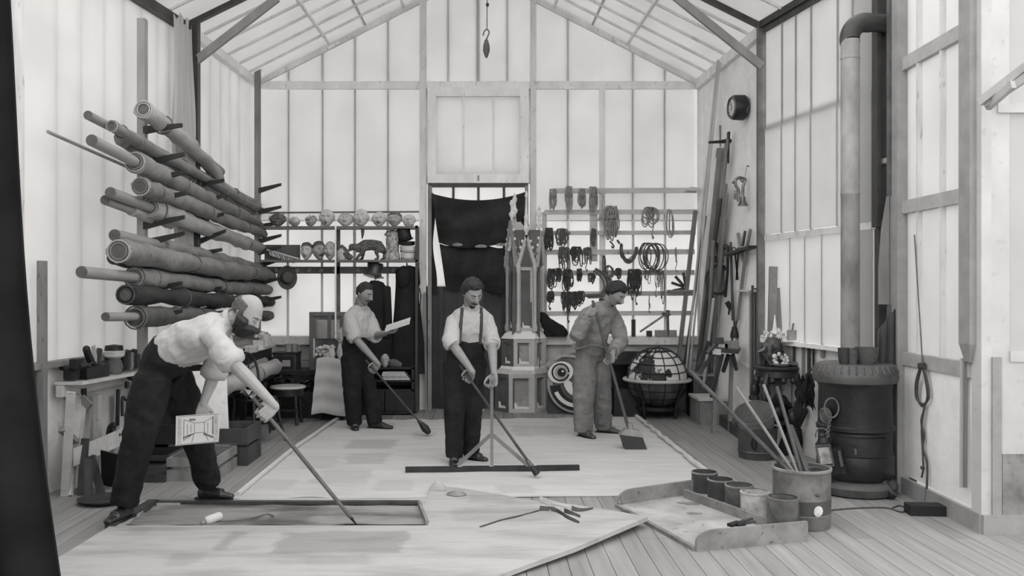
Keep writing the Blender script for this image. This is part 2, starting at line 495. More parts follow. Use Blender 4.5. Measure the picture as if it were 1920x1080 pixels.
# ---- side walls -------------------------------------------------
def glazed_wall(root, line, cuts, z0, z1, out, pm=FROST, bm=WOODG, bw=.03, mid_z=None, bx=0):
 """panes and bars between successive plan points"""
 for i, (a, b) in enumerate(zip(cuts[:-1], cuts[1:])):
  zs = [z0] + ([mid_z] if mid_z else []) + [z1]
  for k in range(len(zs) - 1):
   part(root, 'pane', slab(a, b, zs[k] + .002, zs[k + 1] - .002, .006, out + .012 * k), pm)
 for p in cuts[1:-1]:
  part(root, 'glazing_bar', MB().beam((p[0] + bx, p[1], z0), (p[0] + bx, p[1], z1), bw * .5, .022, (1, 0, 0)), bm)
def pol(line, ys):
 res = []
 for y in ys:
  for (a, b) in zip(line[:-1], line[1:]):
   if min(a[1], b[1]) - 1e-6 <= y <= max(a[1], b[1]) + 1e-6:
    t = (y - a[1]) / (b[1] - a[1]); res.append((a[0] + (b[0] - a[0]) * t, y)); break
 return res
wl = thing('wall_left', 'long glazed side wall behind the racks of rolled cloth, whitewashed below its sill', 'wall', (-3.1, 6, 0), kind='structure')
lcuts = [(-3.01, 12.0)]
for px in (452, 435, 418, 398, 380):
 p = on_line(px, *LW[0:2][::-1]); lcuts.append((p.x, p.y))
lcuts.append(LW[1])
for px in (345, 322, 300, 270, 237, 201, 158, 112):
 p = on_line(px, LW[1], LW[2]); lcuts.append((p.x, p.y))
lcuts += pol(LW, [6.5, 6.05, 5.6, 5.15, 4.4, 3.6, 2.8, 2.0, 1.2, .4, -.4, -1.2, -2.1])
glazed_wall(wl, LW, lcuts, 1.03, EAVE, -.03, FROST, WOODG, .034, None, -.085 if slab((0, 1), (0, 0), 0, 1, .1, -.03).v[0].x < 0 else -.06)
for i in range(0, len(lcuts) - 1, 2):
 a, b = lcuts[i], lcuts[min(i + 2, len(lcuts) - 1)]
 part(wl, 'base_board', slab(a, b, 0.0, 1.0, .04, -.02), PLASTERD)
for a, b in zip(LW[:-1], LW[1:]):
 part(wl, 'sill', slab(a, b, .985, 1.03, .12, .02), WOODM)
 part(wl, 'eave_beam', slab(a, b, EAVE - .1, EAVE, .1, .0), WOODP if a[1] > 11 else WOODD)
for (px, seg, w, mt) in ((360, 1, .11, IRON),):
 p = LW[1]
 part(wl, 'post', MB().beam((p[0] + .07, p[1], 0), (p[0] + .07, p[1], EAVE + .02), .1, .12, (1, 0, 0)), IRON)
for y in (6.6, 4.0, 1.4):
 p = pol(LW, [y])[0]
 part(wl, 'post', MB().beam((p[0], p[1], 0), (p[0], p[1], EAVE), .14, .14, (1, 0, 0)), WOODG)
wr = thing('wall_right', 'side wall of white plaster and tall glazed frames running past the stove', 'wall', (3.0, 8, 0), kind='structure')
part(wr, 'plaster', slab(RW[1], RW[0], 0, EAVE, .08, -.04), PLASTER)
part(wr, 'eave_beam', slab(RW[1], RW[0], EAVE - .12, EAVE, .05, .03), WOODP)
part(wr, 'wall_ledge', slab((2.9, 9.55), (2.86, 11.2), .74, .78, .02, .03), WOODP)
RPT = lambda px: (lambda p: (p.x, p.y))(on_line(px, RW[1], RW[2]))
RP2 = lambda px: (lambda p: (p.x, p.y))(on_line(px, RW[2], RW[3]))
part(wr, 'post', MB().beam((2.9, 9.48, 0), (2.9, 9.48, EAVE + .03), .07, .09, (1, 0, 0)), IRONG)
rcuts = [RPT(p) for p in (1440, 1471, 1497, 1526, 1576, 1604, 1640)]
rlow = [RPT(p) for p in (1440, 1487, 1515, 1547, 1590, 1618, 1642)]
ZR, ZM = 2.12, 3.25
RAILG = M('rail_grey_paint', .40, .6, .15, 6, spots=.15)
BARG = M('bar_grey_paint', .30, .6, .15, 6)
glazed_wall(wr, RW, rcuts, ZR + .03, EAVE, -.03, FROST, BARG, .045, ZM, -.02)
glazed_wall(wr, RW, rlow, 1.08, ZR - .03, -.03, FROST_LOW, BARG, .026, None, -.02)
part(wr, 'cross_rail', slab(RPT(1640), RPT(1439), ZR - .03, ZR + .03, .07), WOODG)
part(wr, 'cross_rail', slab(RPT(1640), RPT(1439), ZM - .035, ZM + .035, .02, -.015), WOODP)
part(wr, 'head_rail', slab(RPT(1640), RPT(1439), EAVE - .1, EAVE, .08), WOODD)
part(wr, 'sill', slab(RPT(1640), RPT(1439), 1.04, 1.08, .12, .02), WOODP)
part(wr, 'base_board', slab(RPT(1700), RPT(1439), 0, 1.05, .05, -.02), PLASTERD)
# the bay behind the stove pipe: dark upright, narrow panes, iron post
for a, b in ((1632, 1662), (1662, 1712)):
 part(wr, 'pane', slab(RPT(b), RPT(a), 1.05, EAVE, .006, -.04), FROST_LOW)
part(wr, 'pane', slab(RPT(1662), RPT(1600), 1.05, EAVE, .006, -.06), FROST)
part(wr, 'upright_board', MB().beam((*RPT(1651), 0), (*RPT(1651), EAVE), .085, .06, (1, 0, 0)), IRON)
part(wr, 'cross_rail', slab(RPT(1678), RPT(1655), 2.62, 2.66, .05), WOODG)
part(wr, 'cross_rail', slab(RPT(1678), RPT(1640), ZR - .03, ZR + .03, .05), WOODG)
# big panelled frame nearer the lens
q0 = (3.22, 7.0)
pxs = [1697, 1724, 1768, 1812]
cc = [RP2(1680), RP2(1724), RP2(1768), RP2(1812), RP2(1842)]
for a, b in zip(cc[:-1], cc[1:]):
 part(wr, 'pane', slab(b, a, 2.28, ZM - .02 + .1, .006, -.02), FROST_HI)
 part(wr, 'pane', slab(b, a, ZM + .12, EAVE, .006, -.02), FROST_HI)
 part(wr, 'pane', slab(b, a, 1.10, 2.18, .006, -.02), FROST_HI)
for p in cc[1:-1]:
 part(wr, 'glazing_bar', MB().beam((p[0], p[1], 1.1), (p[0], p[1], EAVE), .026, .04, (1, 0, 0)), WOODG)
for z in (1.05, 2.23, ZM + .1):
 part(wr, 'cross_rail', slab(cc[-1], cc[0], z - .05, z + .05, .05, .0), RAILG)
part(wr, 'wall_panel', slab(cc[-1], cc[0], .14, 1.02, .03, -.01), PLASTER)
part(wr, 'post', MB().beam((3.275, 7.14, 0), (3.275, 7.14, EAVE), .10, .09, (1, 0, 0)), BARG)
part(wr, 'post', MB().beam((3.24, 7.22, 0), (3.24, 7.22, EAVE), .05, .05, (1, 0, 0)), IRONG)
part(wr, 'corner_board', MB().span((3.235, 5.9, 0), (3.30, 6.02, EAVE)), AGED)
pz = 1.6 - 140 / 285
pp = MB(); px0 = at(1826, 540, 6.02)
pp.hexa([V((px0.x - .045, 6.0, pz)), V((px0.x + .03, 6.0, pz - .02)), V((px0.x + .03, 6.08, pz - .02)), V((px0.x - .03, 6.08, pz))],
  [V((px0.x - .06, 5.96, pz + .12)), V((px0.x + .05, 5.96, pz + .12)), V((px0.x + .05, 6.1, pz + .12)), V((px0.x - .06, 6.1, pz + .12))])
pp.span((px0.x - .06, 5.96, pz + .12), (px0.x + .05, 6.1, EAVE))
part(wr, 'pilaster', pp, BARG)
b1 = thing('baseboard_right', 'white skirting board along the wall panel and round the corner', 'skirting', (3.2, 6, 0), kind='structure')
part(b1, 'skirting_board', slab((3.237, 5.9), (3.272, 7.1), 0, .125, .03, .0), BARG)
part(b1, 'skirting_board', MB().span((3.235, 5.87, 0), (6.4, 5.9, .125)), BARG)
wf = thing('wall_front', 'return wall facing the lens beside the big panelled frame, whitewashed and scuffed', 'wall', (5, 5.93, 0), kind='structure')
part(wf, 'plaster', MB().span((3.30, 5.9, 0), (7.0, 5.96, 1.12)), AGED)
part(wf, 'plaster', MB().span((3.30, 5.905, 1.12), (3.42, 5.96, EAVE)), AGED)
part(wf, 'pane', MB().span((3.42, 5.925, 1.12), (4.6, 5.931, 2.76)), FROST)
part(wf, 'pane', MB().span((3.42, 5.925, 2.8), (4.6, 5.931, EAVE)), FROST)
part(wf, 'pane', MB().span((4.6, 5.925, 1.12), (7.0, 5.931, EAVE)), FROST)
part(wf, 'cross_rail', MB().span((3.34, 5.89, 2.74), (7, 5.93, 2.80)), AGED)
part(wf, 'cross_rail', MB().span((3.42, 5.89, 1.12), (7, 5.93, 1.19)), AGED)
part(wf, 'scuffed_plaster', MB().span((3.37, 5.893, .125), (5.2, 5.9, .52)), M('scuffed_plaster', .30, .85, .5, 3, spots=.3))
part(wf, 'corner_batten', MB().span((3.30, 5.885, .12), (3.36, 5.9, 1.15)), BARG)
# hopper light swung in from the return wall: sloping stays
for a, b in (((1836, 192), (1932, 118)), ((1846, 196), (1932, 140)), ((1852, 200), (1900, 158))):
 part(wf, 'window_stay', MB().beam(at(a[0], a[1], 5.8), at(b[0], b[1], 5.55), .03, .05), RAILG)
wg = thing('wall_glazed_far', 'glazed end and side walls of the workshop behind and beside the lens', 'wall', (2, -2.1, 0), kind='structure')
for k in range(8):
 x0 = -3.8 + k * 1.35
 part(wg, 'pane', MB().span((x0 + .03, -2.13, .9), (x0 + 1.32, -2.124, EAVE)), CLEAR)
 part(wg, 'glazing_bar', MB().span((x0 - .03, -2.15, .9), (x0 + .03, -2.09, EAVE)), WOODP)
 part(wg, 'base_board', MB().span((x0, -2.15, 0), (x0 + 1.35, -2.1, .9)), PLASTERD)
for k in range(6):
 y0 = -2.1 + k * 1.335
 part(wg, 'pane', MB().span((7.0, y0 + .03, .9), (7.006, y0 + 1.30, EAVE)), CLEAR)
 part(wg, 'glazing_bar', MB().span((6.97, y0 - .03, .9), (7.03, y0 + .03, EAVE)), WOODP)
 part(wg, 'base_board', MB().span((6.98, y0, 0), (7.03, y0 + 1.335, .9)), PLASTERD)
# ---- roof -------------------------------------------------
ce = thing('ceiling', 'pitched glass roof of thin bars and white panes on two dark rafters', 'ceiling', (0, 8, EAVE), kind='structure')
def eave_x(line, y):
 if line is RW and y < 5.91:
  return 3.26
 return pol(line, [y])[0][0]
ys = [12.0, 11.57, 11.15, 10.72, 10.29, 9.87, 9.44, 9.0, 8.55, 8.1, 7.4, 6.6, 5.8, 4.9, 4.0, 3.1, 2.2, 1.3, .4, -.5, -1.3, -2.1]
for i in range(len(ys) - 1):
 for line in (LW, RW):
  q = []
  for y in (ys[i] + (.06 if i == 0 else -.002), ys[i + 1] + .002):
   e = V((eave_x(line, min(12, max(-2.1, y))) + (-.06 if line is LW else .06), y, EAVE + (-.03))); r = V((RX, y, RIDGE)); q.append((e, r))
  for t0, t1, k in ((0, .5, 0), (.49, 1, 1)):
   up = V((0, 0, .012 + .008 * k))
   p = [q[0][0].lerp(q[0][1], t0) + up, q[1][0].lerp(q[1][1], t0) + up, q[1][0].lerp(q[1][1], t1) + up, q[0][0].lerp(q[0][1], t1) + up]
   part(ce, 'pane', MB().hexa(p, [v + V((0, 0, .005)) for v in p]), FROST if ys[i] > 8.2 else CLEAR)
  if 0 < i:
   y = ys[i]; e = V((eave_x(line, y), y, EAVE)); r = V((RX, y, RIDGE))
   if i not in (6,):
    part(ce, 'glazing_bar', MB().beam(e, r, .022, .03), WOODG)
# end rafters, the dark principal rafters, purlins and braces
for line, nm in ((LW, 0), (RW, 1)):
 s = -1 if nm == 0 else 1
 e = V((line[0][0], YB - .03, EAVE - .06)); r = V((RX, YB - .03, RIDGE - .06))
 part(ce, 'end_rafter', MB().beam(e, r, .05, .06), WOODG)
 e = V((line[1][0], line[1][1], EAVE - .02)); r = V((RX, line[1][1], RIDGE - .02))
 part(ce, 'rafter', MB().beam(e, r, .07, .05), IRON)
 for t in (.33, .66):
  a = V((line[0][0], 12, EAVE)).lerp(V((RX, 12, RIDGE)), t) - V((0, 0, .03)); b = V((line[1][0], line[1][1], EAVE)).lerp(V((RX, line[1][1], RIDGE)), t) - V((0, 0, .03))
  part(ce, 'purlin', MB().beam(a, b, .035, .03), WOODP)
  if t < .5:
   part(ce, 'purlin_strut', MB().beam(a + V((-s * .12, -.05, .02)), a + V((s * .02, -.08, -.06)), .05, .03), WOODP)
 y2 = 6.9
 e = V((eave_x(line, y2), y2, EAVE - .02)); r = V((RX, y2, RIDGE - .02))
 part(ce, 'rafter', MB().beam(e, r, .07, .08), IRON)
part(ce, 'ridge_beam', MB().beam((RX, -2.1, RIDGE - .05), (RX, 12, RIDGE - .05), .05, .1, (0, 0, 1)), WOODG)
BRACE = M('brace_wood', .26, .6, .2, 6, stretch=(1, 1, .3))
for a, b in (((352, 126), (520, -4)), ((1428, 124), (1262, -10))):
 part(ce, 'brace', MB().beam(at(*a, 9.42), at(*b, 9.38), .08, .05, (0, 1, 0)), BRACE)
for a, b in ((RW[1], RW[2]),):
 part(ce, 'eave_plate', slab(b, a, EAVE - .04, EAVE + .03, .09, .02), IRON)
part(ce, 'roof_side', MB().hexa([V((3.26, 5.93, EAVE)), V((7.1, 5.93, EAVE)), V((7.1, -2.15, EAVE)), V((3.26, -2.15, EAVE))],
                               [V((3.26, 5.93, EAVE + .01)), V((7.1, 5.93, EAVE + .01)), V((7.1, -2.15, EAVE + .01)), V((3.26, -2.15, EAVE + .01))]), CLEAR)
gf = MB()
gf.add([V((3.26, -2.12, EAVE)), V((-3.8, -2.12, EAVE)), V((RX, -2.12, RIDGE)), V((3.26, -2.1, EAVE)), V((-3.8, -2.1, EAVE)), V((RX, -2.1, RIDGE))],
       [(0, 1, 2), (5, 4, 3), (0, 2, 5, 3), (1, 4, 5, 2), (0, 3, 4, 1)])
part(wg, 'gable_pane', gf, CLEAR)
# ================================================================ the rack of rolled scenery along the side wall
RACKW = M('rack_post_wood', .30, .65, .15, 6, stretch=(1, 1, .3), spots=.2)
PEG = M('rack_peg_wood', .03, .6, .3, 8)
RX0 = -3.05
def rack_post(px, Y, ztop, pegs, mat, label, w=.08):
 b = at(px, CY, Y)
 t = thing('cloth_rack', label, 'rack', (b.x, Y, 0), 'racks for the rolled cloths')
 part(t, 'upright', MB().beam((b.x, Y, 0), (b.x, Y, ztop), w, .07, (1, 0, 0)), mat)
 for (py, ln, rise) in pegs:
  p = at(px, py + (9 if Y < 9 else 6), Y)
  m = MB(); a = p + V((.02, -.02, 0)); c = p + V((ln + .12, -.06, rise * 1.3))
  m.hexa([a + V((0, -.02, -.035)), a + V((0, .02, -.035)), a + V((0, .02, .035)), a + V((0, -.02, .035))],
               [c + V((0, -.018, -.016)), c + V((0, .018, -.016)), c + V((0, .018, .016)), c + V((0, -.018, .016))])
  part(t, 'peg', m, PEG)
 return t
rack_post(267, 8.2, at(267, 36, 8.2).z, [(236, .26, .03), (298, .28, .06), (331, .30, .06), (368, .30, .05), (415, .28, .06), (448, .28, .07), (538, .26, .06), (590, .26, .06)], RACKW,
          'tall pale wooden rack post with eight pegs, standing closest to the workbench')
rack_post(352, 9.6, 3.95, [(345, .28, .05), (376, .28, .06), (412, .28, .07), (455, .30, .12), (474, .26, .05), (545, .26, .05), (580, .26, .05)], IRON,
          'dark rack post with seven pegs, the middle one of the three', .07)
rack_post(483, 11.75, 4.47, [(352, .2, .06), (392, .2, .05), (420, .2, .05), (447, .2, .06), (468, .2, .06), (492, .2, .06), (525, .2, .05), (560, .2, .05)], WOODM,
          'grey rack post with pegs standing in the back corner of the workshop', .07)
RC = [M('roll_canvas_pale', .36, .9, .22, 5, bump=.35, bscale=25, stretch=(1, .5, 1), spots=.15),
      M('roll_canvas_grey', .20, .9, .35, 5, bump=.4, bscale=25, stretch=(1, .5, 1), spots=.3),
      M('roll_canvas_dark', .09, .9, .45, 6, bump=.4, bscale=25, stretch=(1, .5, 1), spots=.3),
      M('roll_canvas_black', .035, .85, .5, 6, bump=.4, bscale=25, stretch=(1, .5, 1), spots=.3)]
POLEM = M('pole_wood', .26, .6, .2, 8, stretch=(1, .2, 1))
POLED = M('pole_end_wood', .10, .7, .3, 12)
TIE = M('tie_cord', .12, .8, .3, 10)
def roll(near, far, r, label, mat=0, t0=0.0, t1=1.0, pole=None, p0=None, taper=.85, ties=(.15, .5, .8), rough=.12, bendy=0.0, group='rolled painted cloths on the rack', ring=True, name='canvas_roll'):
 a, b = V(near), V(far)
 t = thing(name, label, 'cloth roll', a.lerp(b, .5), group)
 n = 26; pts = []; rad = []
 sd = rnd(0, 50)
 for i in range(n + 1):
  u = i / n; k = t0 + (t1 - t0) * u
  p = a.lerp(b, k)
  p += V((noise.noise(V((u * 3, sd, 0))) * r * .25, 0, noise.noise(V((u * 3, sd, 9))) * r * .3 - bendy * max(0, u - .55) ** 2))
  pts.append(p)
  w = r * (1 - (1 - taper) * u) * (1 + rough * noise.noise(V((u * 9, sd, 3))))
  if u > .93:
   w *= 1 - (u - .93) * 6
  rad.append((w * (1 + .1 * noise.noise(V((u * 5, sd, 7)))), w))
 m = MB().tube(pts, rad, 14)
 m.v = [p + V((noise.noise(V((p.x * 12, p.y * 5, p.z * 12))), 0, noise.noise(V((p.x * 12, p.y * 5 + 9, p.z * 12))))) * r * .30 for p in m.v]
 part(t, 'rolled_cloth', m, RC[mat], ang=60)
 d = (b - a).normalized()
 if ring:
  e = pts[0]
  for k, f in enumerate((.96, .72)):
   part(t, 'cloth_edge', MB().lathe([(r * f, -.012), (r * f, .02), (r * (f - .12), .02), (r * (f - .12), -.012), (r * f, -.012)], e, 14, d), RC[max(0, mat - 1)] if k == 0 else RC[mat])
  part(t, 'hollow', MB().lathe([(0, -.004), (r * .6, -.004), (r * .6, .01), (0, .01)], e, 12, d), POLED)
 if pole:
  pa = a if p0 is None else V(p0)
  part(t, 'core_pole', MB().tube([pa, pa.lerp(b, .5), b], pole, 10), POLEM)
  part(t, 'pole_end', MB().lathe([(0, -.004), (pole * .97, -.004), (pole * .97, .002), (0, .002)], pa, 10, d), POLED)
 for f in ties:
  i = int(f * n); w = rad[i][1] * 1.07
  part(t, 'tie', MB().tube([pts[i] + (ortho(d)[0] * cos(q) + ortho(d)[1] * sin(q)) * w for q in [k * pi / 7 for k in range(14)]], .007, 5, closed=True), TIE)
 return t
A = lambda px, py, x: atX(px, py, x - .07)
roll(A(270, 205, -2.86), A(415, 322, -2.86), .082, 'short pale cloth roll lying topmost on the rack, its round end showing', 0, pole=.045, taper=.8, ties=(.22,), bendy=.6)
roll(A(165, 216, -2.95), A(494, 388, -2.92), .045, 'long thin cloth roll on a pale pole, second highest on the rack', 0, t0=.17, pole=.036, taper=.9, ties=(.3, .7), ring=False)
roll(A(210, 236, -2.86), A(496, 398, -2.86), .05, 'knotty grey cloth roll lying just under the second highest pole', 1, pole=.02, taper=.8, ties=(.04, .12, .5, .8))
roll(A(232, 262, -2.98), A(484, 405, -2.95), .075, 'sagging grey cloth bundle with a loose edge, third from the top of the rack', 1, taper=.9, rough=.35, ties=(.3, .65), ring=False)
roll(A(172, 263, -2.82), A(490, 424, -2.82), .088, 'thick cloth roll with pale netting near its end and a long bare pole', 1, t0=.16, pole=.045, taper=.75, ties=(.3, .72))
roll(A(262, 350, -2.80), A(498, 440, -2.80), .082, 'patterned cloth roll with an open dark end and no pole', 1, taper=.7, ties=(.1, .45, .8))
roll(A(207, 361, -2.88), A(497, 470, -2.84), .09, 'pale cloth roll with twin poles poking out, mid height of the rack', 0, t0=.17, pole=.045, taper=.8, ties=(.05, .8))
roll(A(197, 375, -2.95), A(320, 422, -2.93), .05, 'short loose pole wrapped in cloth beneath the twin pole roll', 0, t0=.35, pole=.04, taper=.9, ties=(), ring=False)
roll(A(215, 441, -2.9), A(505, 508, -2.82), .075, 'smooth dark pole and cloth lying on top of the biggest bundle', 1, t0=.2, pole=.05, taper=.9, ties=(), ring=False)
roll(A(222, 472, -2.80), A(512, 520, -2.76), .098, 'biggest cloth bundle on the rack, with a curled end and a tied throat', 1, taper=.8, ties=(.38, .8), rough=.3)
roll(A(215, 484, -2.95), A(506, 535, -2.88), .06, 'thin dark roll tucked behind the biggest bundle', 2, taper=.9, ties=(.6,))
roll(A(153, 510, -2.85), A(512, 546, -2.80), .082, 'long mottled cloth roll on a thick pole that sticks out furthest of all', 1, t0=.17, pole=.045, taper=.85, ties=(.03, .1, .5, .75))
roll(A(236, 553, -2.8), A(515, 567, -2.76), .082, 'blackened cloth roll with a large open end, second lowest on the rack', 3, taper=.7, ties=(.3, .6), rough=.3)
roll(A(330, 560, -2.9), A(518, 572, -2.85), .06, 'pale slim roll half hidden behind the blackened one', 0, taper=.9, ties=(.4,), ring=False)
roll(A(198, 594, -2.8), A(512, 592, -2.76), .082, 'lowest dark cloth roll, wrapped to a point round its pole', 2, t0=.11, pole=.035, taper=.8, ties=(.02, .35, .6), rough=.25)
roll(A(395, 600, -2.92), A(514, 587, -2.9), .06, 'short striped cloth roll with a frayed end above the long table', 1, taper=.9, ties=(.9,), ring=False)
solo('thin_pole', MB().tube([A(90, 247, -3.1), A(250, 318, -3.08), A(400, 388, -3.05)], .014, 7), POLEM, 'very thin pale pole lying behind all the rolls against the glass', 'pole', A(250, 318, -3.08))
# gathered white curtain pulled back beside the iron post
def curtain_fn(u, v):
 a = on_line(308 + 40 * u, LW[1], LW[2]); z = EAVE - .04 - v * 2.9
 pinch = .3 + .7 * min(1, v * 3)
 return V((a.x + .09 + .03 * sin(u * 38) * pinch + .012 * sin(v * 9 + u * 5), a.y, z - .05 * sin(u * 17) * (v < .02)))
solo('muslin_curtain', MB().sheet(curtain_fn, 40, 16, .004), MUSLIN, 'gathered thin white curtain hanging from the eave beside the dark iron post', 'curtain', (-3.1, 9.2, 1.5))
# dark stage drape very near the lens
DRAPE = M('dark_drape', .013, .9, .4, 3, bump=.3, bscale=8, spec=.1)
def drape_fn(u, v):
 z = 4.2 - v * 4.19
 # the hanging edge leans out towards the floor
 xe = -1.93 + (4.2 - z) * .105 + .03 * sin(v * 7)
 x = xe - (1 - u) * 1.6
 return V((x, 3.3 + .05 * sin(u * 40) + .02 * sin(u * 13 + v * 4), z))
dr = thing('stage_drape', 'black drape hanging beside the lens, its edge leaning outwards to the floor', 'drape', (-2.6, 3.3, 0))
part(dr, 'cloth', MB().sheet(drape_fn, 60, 24, .008), DRAPE, ang=80)
part(dr, 'hanging_pole', MB().tube([(-3.75, 3.3, 4.2), (-1.9, 3.3, 4.2)], .025, 8), WOODD)
# upright rough post beyond the drape
solo('prop_post', MB().beam(fl(79, 935), V((fl(79, 935).x, fl(79, 935).y, at(79, 489, fl(79, 935).y).z)), .07, .05, (1, 0, 0)), WOODM, 'rough grey post standing against the wall just past the black drape', 'post', fl(79, 935))
# ================================================================ shelf of masks, pegs, hats and coats on the gable wall
SHELFW = M('shelf_wood', .14, .6, .25, 8, stretch=(.3, 1, 1))
sh = thing('mask_shelf', 'two tier open wooden shelf with a peg board under it, on the gable wall', 'shelf', (-1.9, 11.8, 0))
SY0, SY1 = 11.58, 11.9
zs1, zs2, zpeg = at(0, 424, SY0).z, at(0, 487, SY0).z, at(0, 506, 11.9).z
xs0, xs1 = at(487, 0, SY0).x, at(783, 0, SY0).x
for z in (zs1, zs2):
 part(sh, 'shelf_board', MB().span((xs0, SY0, z - .028), (xs1, SY1, z)), SHELFW)
part(sh, 'peg_board', MB().span((at(500, 0, 11.9).x, 11.9, at(0, 513, 11.9).z), (at(786, 0, 11.9).x, 11.925, at(0, 500, 11.9).z)), SHELFW)
for i, px in enumerate((520, 558, 580, 603, 628, 672, 738)):
 part(sh, 'peg', MB().lathe([(.012, 0), (.012, .03), (.03, .035), (.034, .05), (.024, .062), (0, .066)], at(px, 507, 11.9), 12, (0, -1, 0)), WOODM)
part(sh, 'upright', MB().span((at(629, 0, 11.56).x - .01, 11.56, .02), (at(629, 0, 11.56).x + .01, 11.58, zs1)), WOODP)
part(sh, 'upright', MB().span((at(634, 0, 11.9).x - .022, 11.9, .02), (at(634, 0, 11.9).x + .022, 11.95, zs1)), SHELFW)
part(sh, 'upright', MB().span((xs1 - .03, SY0, .02), (xs1, SY1, zs1 + .01)), WOODD)
part(sh, 'hanging_rail', MB().tube([at(487, 399, 11.9), at(786, 397, 11.9)], .012, 6), SHELFW)
# ---------------------------------------------------------------- heads: used for the masks and for the people
def gau(x, z, x0, z0, sx, sz):
 return math.exp(-((x - x0) / sx) ** 2 - ((z - z0) / sz) ** 2)
def head_point(d, P):
 """surface of a head (units: metres, height about .23) in direction d; x to the head's own left, y forward, z up"""
 x, y, z = .076 * d.x * P.get('w', 1), .097 * d.y, .117 * d.z * P.get('h', 1)
 if d.z < -.1:
  k = min(1, (-d.z - .1) / .9)
  x *= 1 - P.get('jawn', .30) * k
  y = y * (1 - .18 * k) + (.012 * k if d.y > 0 else .02 * k)
 if d.z > .1:
  y -= .006
 fx, fz = x, z
 if d.y > -.1:
  f = min(1, (d.y + .1) * 2)
  o = .010 * P.get('brow', 1) * (gau(fx, fz, .028, .026, .022, .010) + gau(fx, fz, -.028, .026, .022, .010))
  o -= .013 * P.get('sock', 1) * (gau(fx, fz, .030, .008, .017, .011) + gau(fx, fz, -.030, .008, .017, .011))
  nz = P.get('nose', 1)
  o += .030 * nz * gau(fx, fz, 0, -.030, .011 * P.get('nosew', 1), .017) + .018 * nz * gau(fx, fz, 0, -.006, .009, .022)
  o += .009 * P.get('cheek', 1) * (gau(fx, fz, .04, -.022, .022, .02) + gau(fx, fz, -.04, -.022, .022, .02))
  o += .007 * P.get('lip', 1) * gau(fx, fz, 0, -.064, .020, .010) - .006 * gau(fx, fz, 0, -.082, .02, .007)
  o += .012 * P.get('chin', 1) * gau(fx, fz, 0, -.098, .022, .018)
  y += o * f
 return V((x, y, z))
def head_grid(P, n=44, r=34):
 vs = []; ds = []
 for i in range(r + 1):
  ph = pi * i / r
  for j in range(n):
   t = 2 * pi * j / n
   d = V((sin(ph) * cos(t), sin(ph) * sin(t), -cos(ph)))
   ds.append(d); vs.append(head_point(d, P))
 fs = [(i * n + j, i * n + (j + 1) % n, (i + 1) * n + (j + 1) % n, (i + 1) * n + j) for i in range(r) for j in range(n)]
 return vs, fs, ds
def head_frame(c, fwd, up, s=1.0):
 f = V(fwd).normalized(); u = V(up); u = (u - f * u.dot(f)).normalized(); r = f.cross(u)
 m = Matrix((r, f, u)).transposed().to_4x4() * 1.0
 m = Matrix.Translation(V(c)) @ m @ Matrix.Scale(s, 4)
 return m
def shell(P, mask, t, fr, base=-.004, n=60, r=48, rough=0.0):
 """hair or beard: the part of the head surface where mask(d, p) > 0, lifted by t and sunk in at its rim"""
 vs, fs, ds = head_grid(P, n, r)
 ms = [mask(d, p) for d, p in zip(ds, vs)]
 out = []
 for p, d, k in zip(vs, ds, ms):
  k = max(0, min(1, k)); q = V((d.x, d.y, d.z * .8)).normalized()
  out.append(p + q * (base + (t - base) * k + rough * k * noise.noise(p * 60)))
 m = MB(); m.add([fr @ p for p in out], [f for f in fs if max(ms[i] for i in f) > 0.02])
 return m
def sm(x, a, b):
 k = max(0, min(1, (x - a) / (b - a))); return k * k * (3 - 2 * k)
MASKP = M('papier_mache_pale', .55, .8, .22, 14, bump=.3, bscale=30, spots=.2)
MASKM = M('papier_mache_grey', .38, .8, .3, 14, bump=.3, bscale=30, spots=.25)
MASKD = M('papier_mache_dark', .13, .85, .4, 18, bump=.5, bscale=40)
EYEW = M('painted_white', .75, .5, .05, 5)
BLACKP = M('painted_black', .015, .5, .2, 5)
FURD = M('dark_fur', .12, .9, .5, 30, bump=.8, bscale=60)
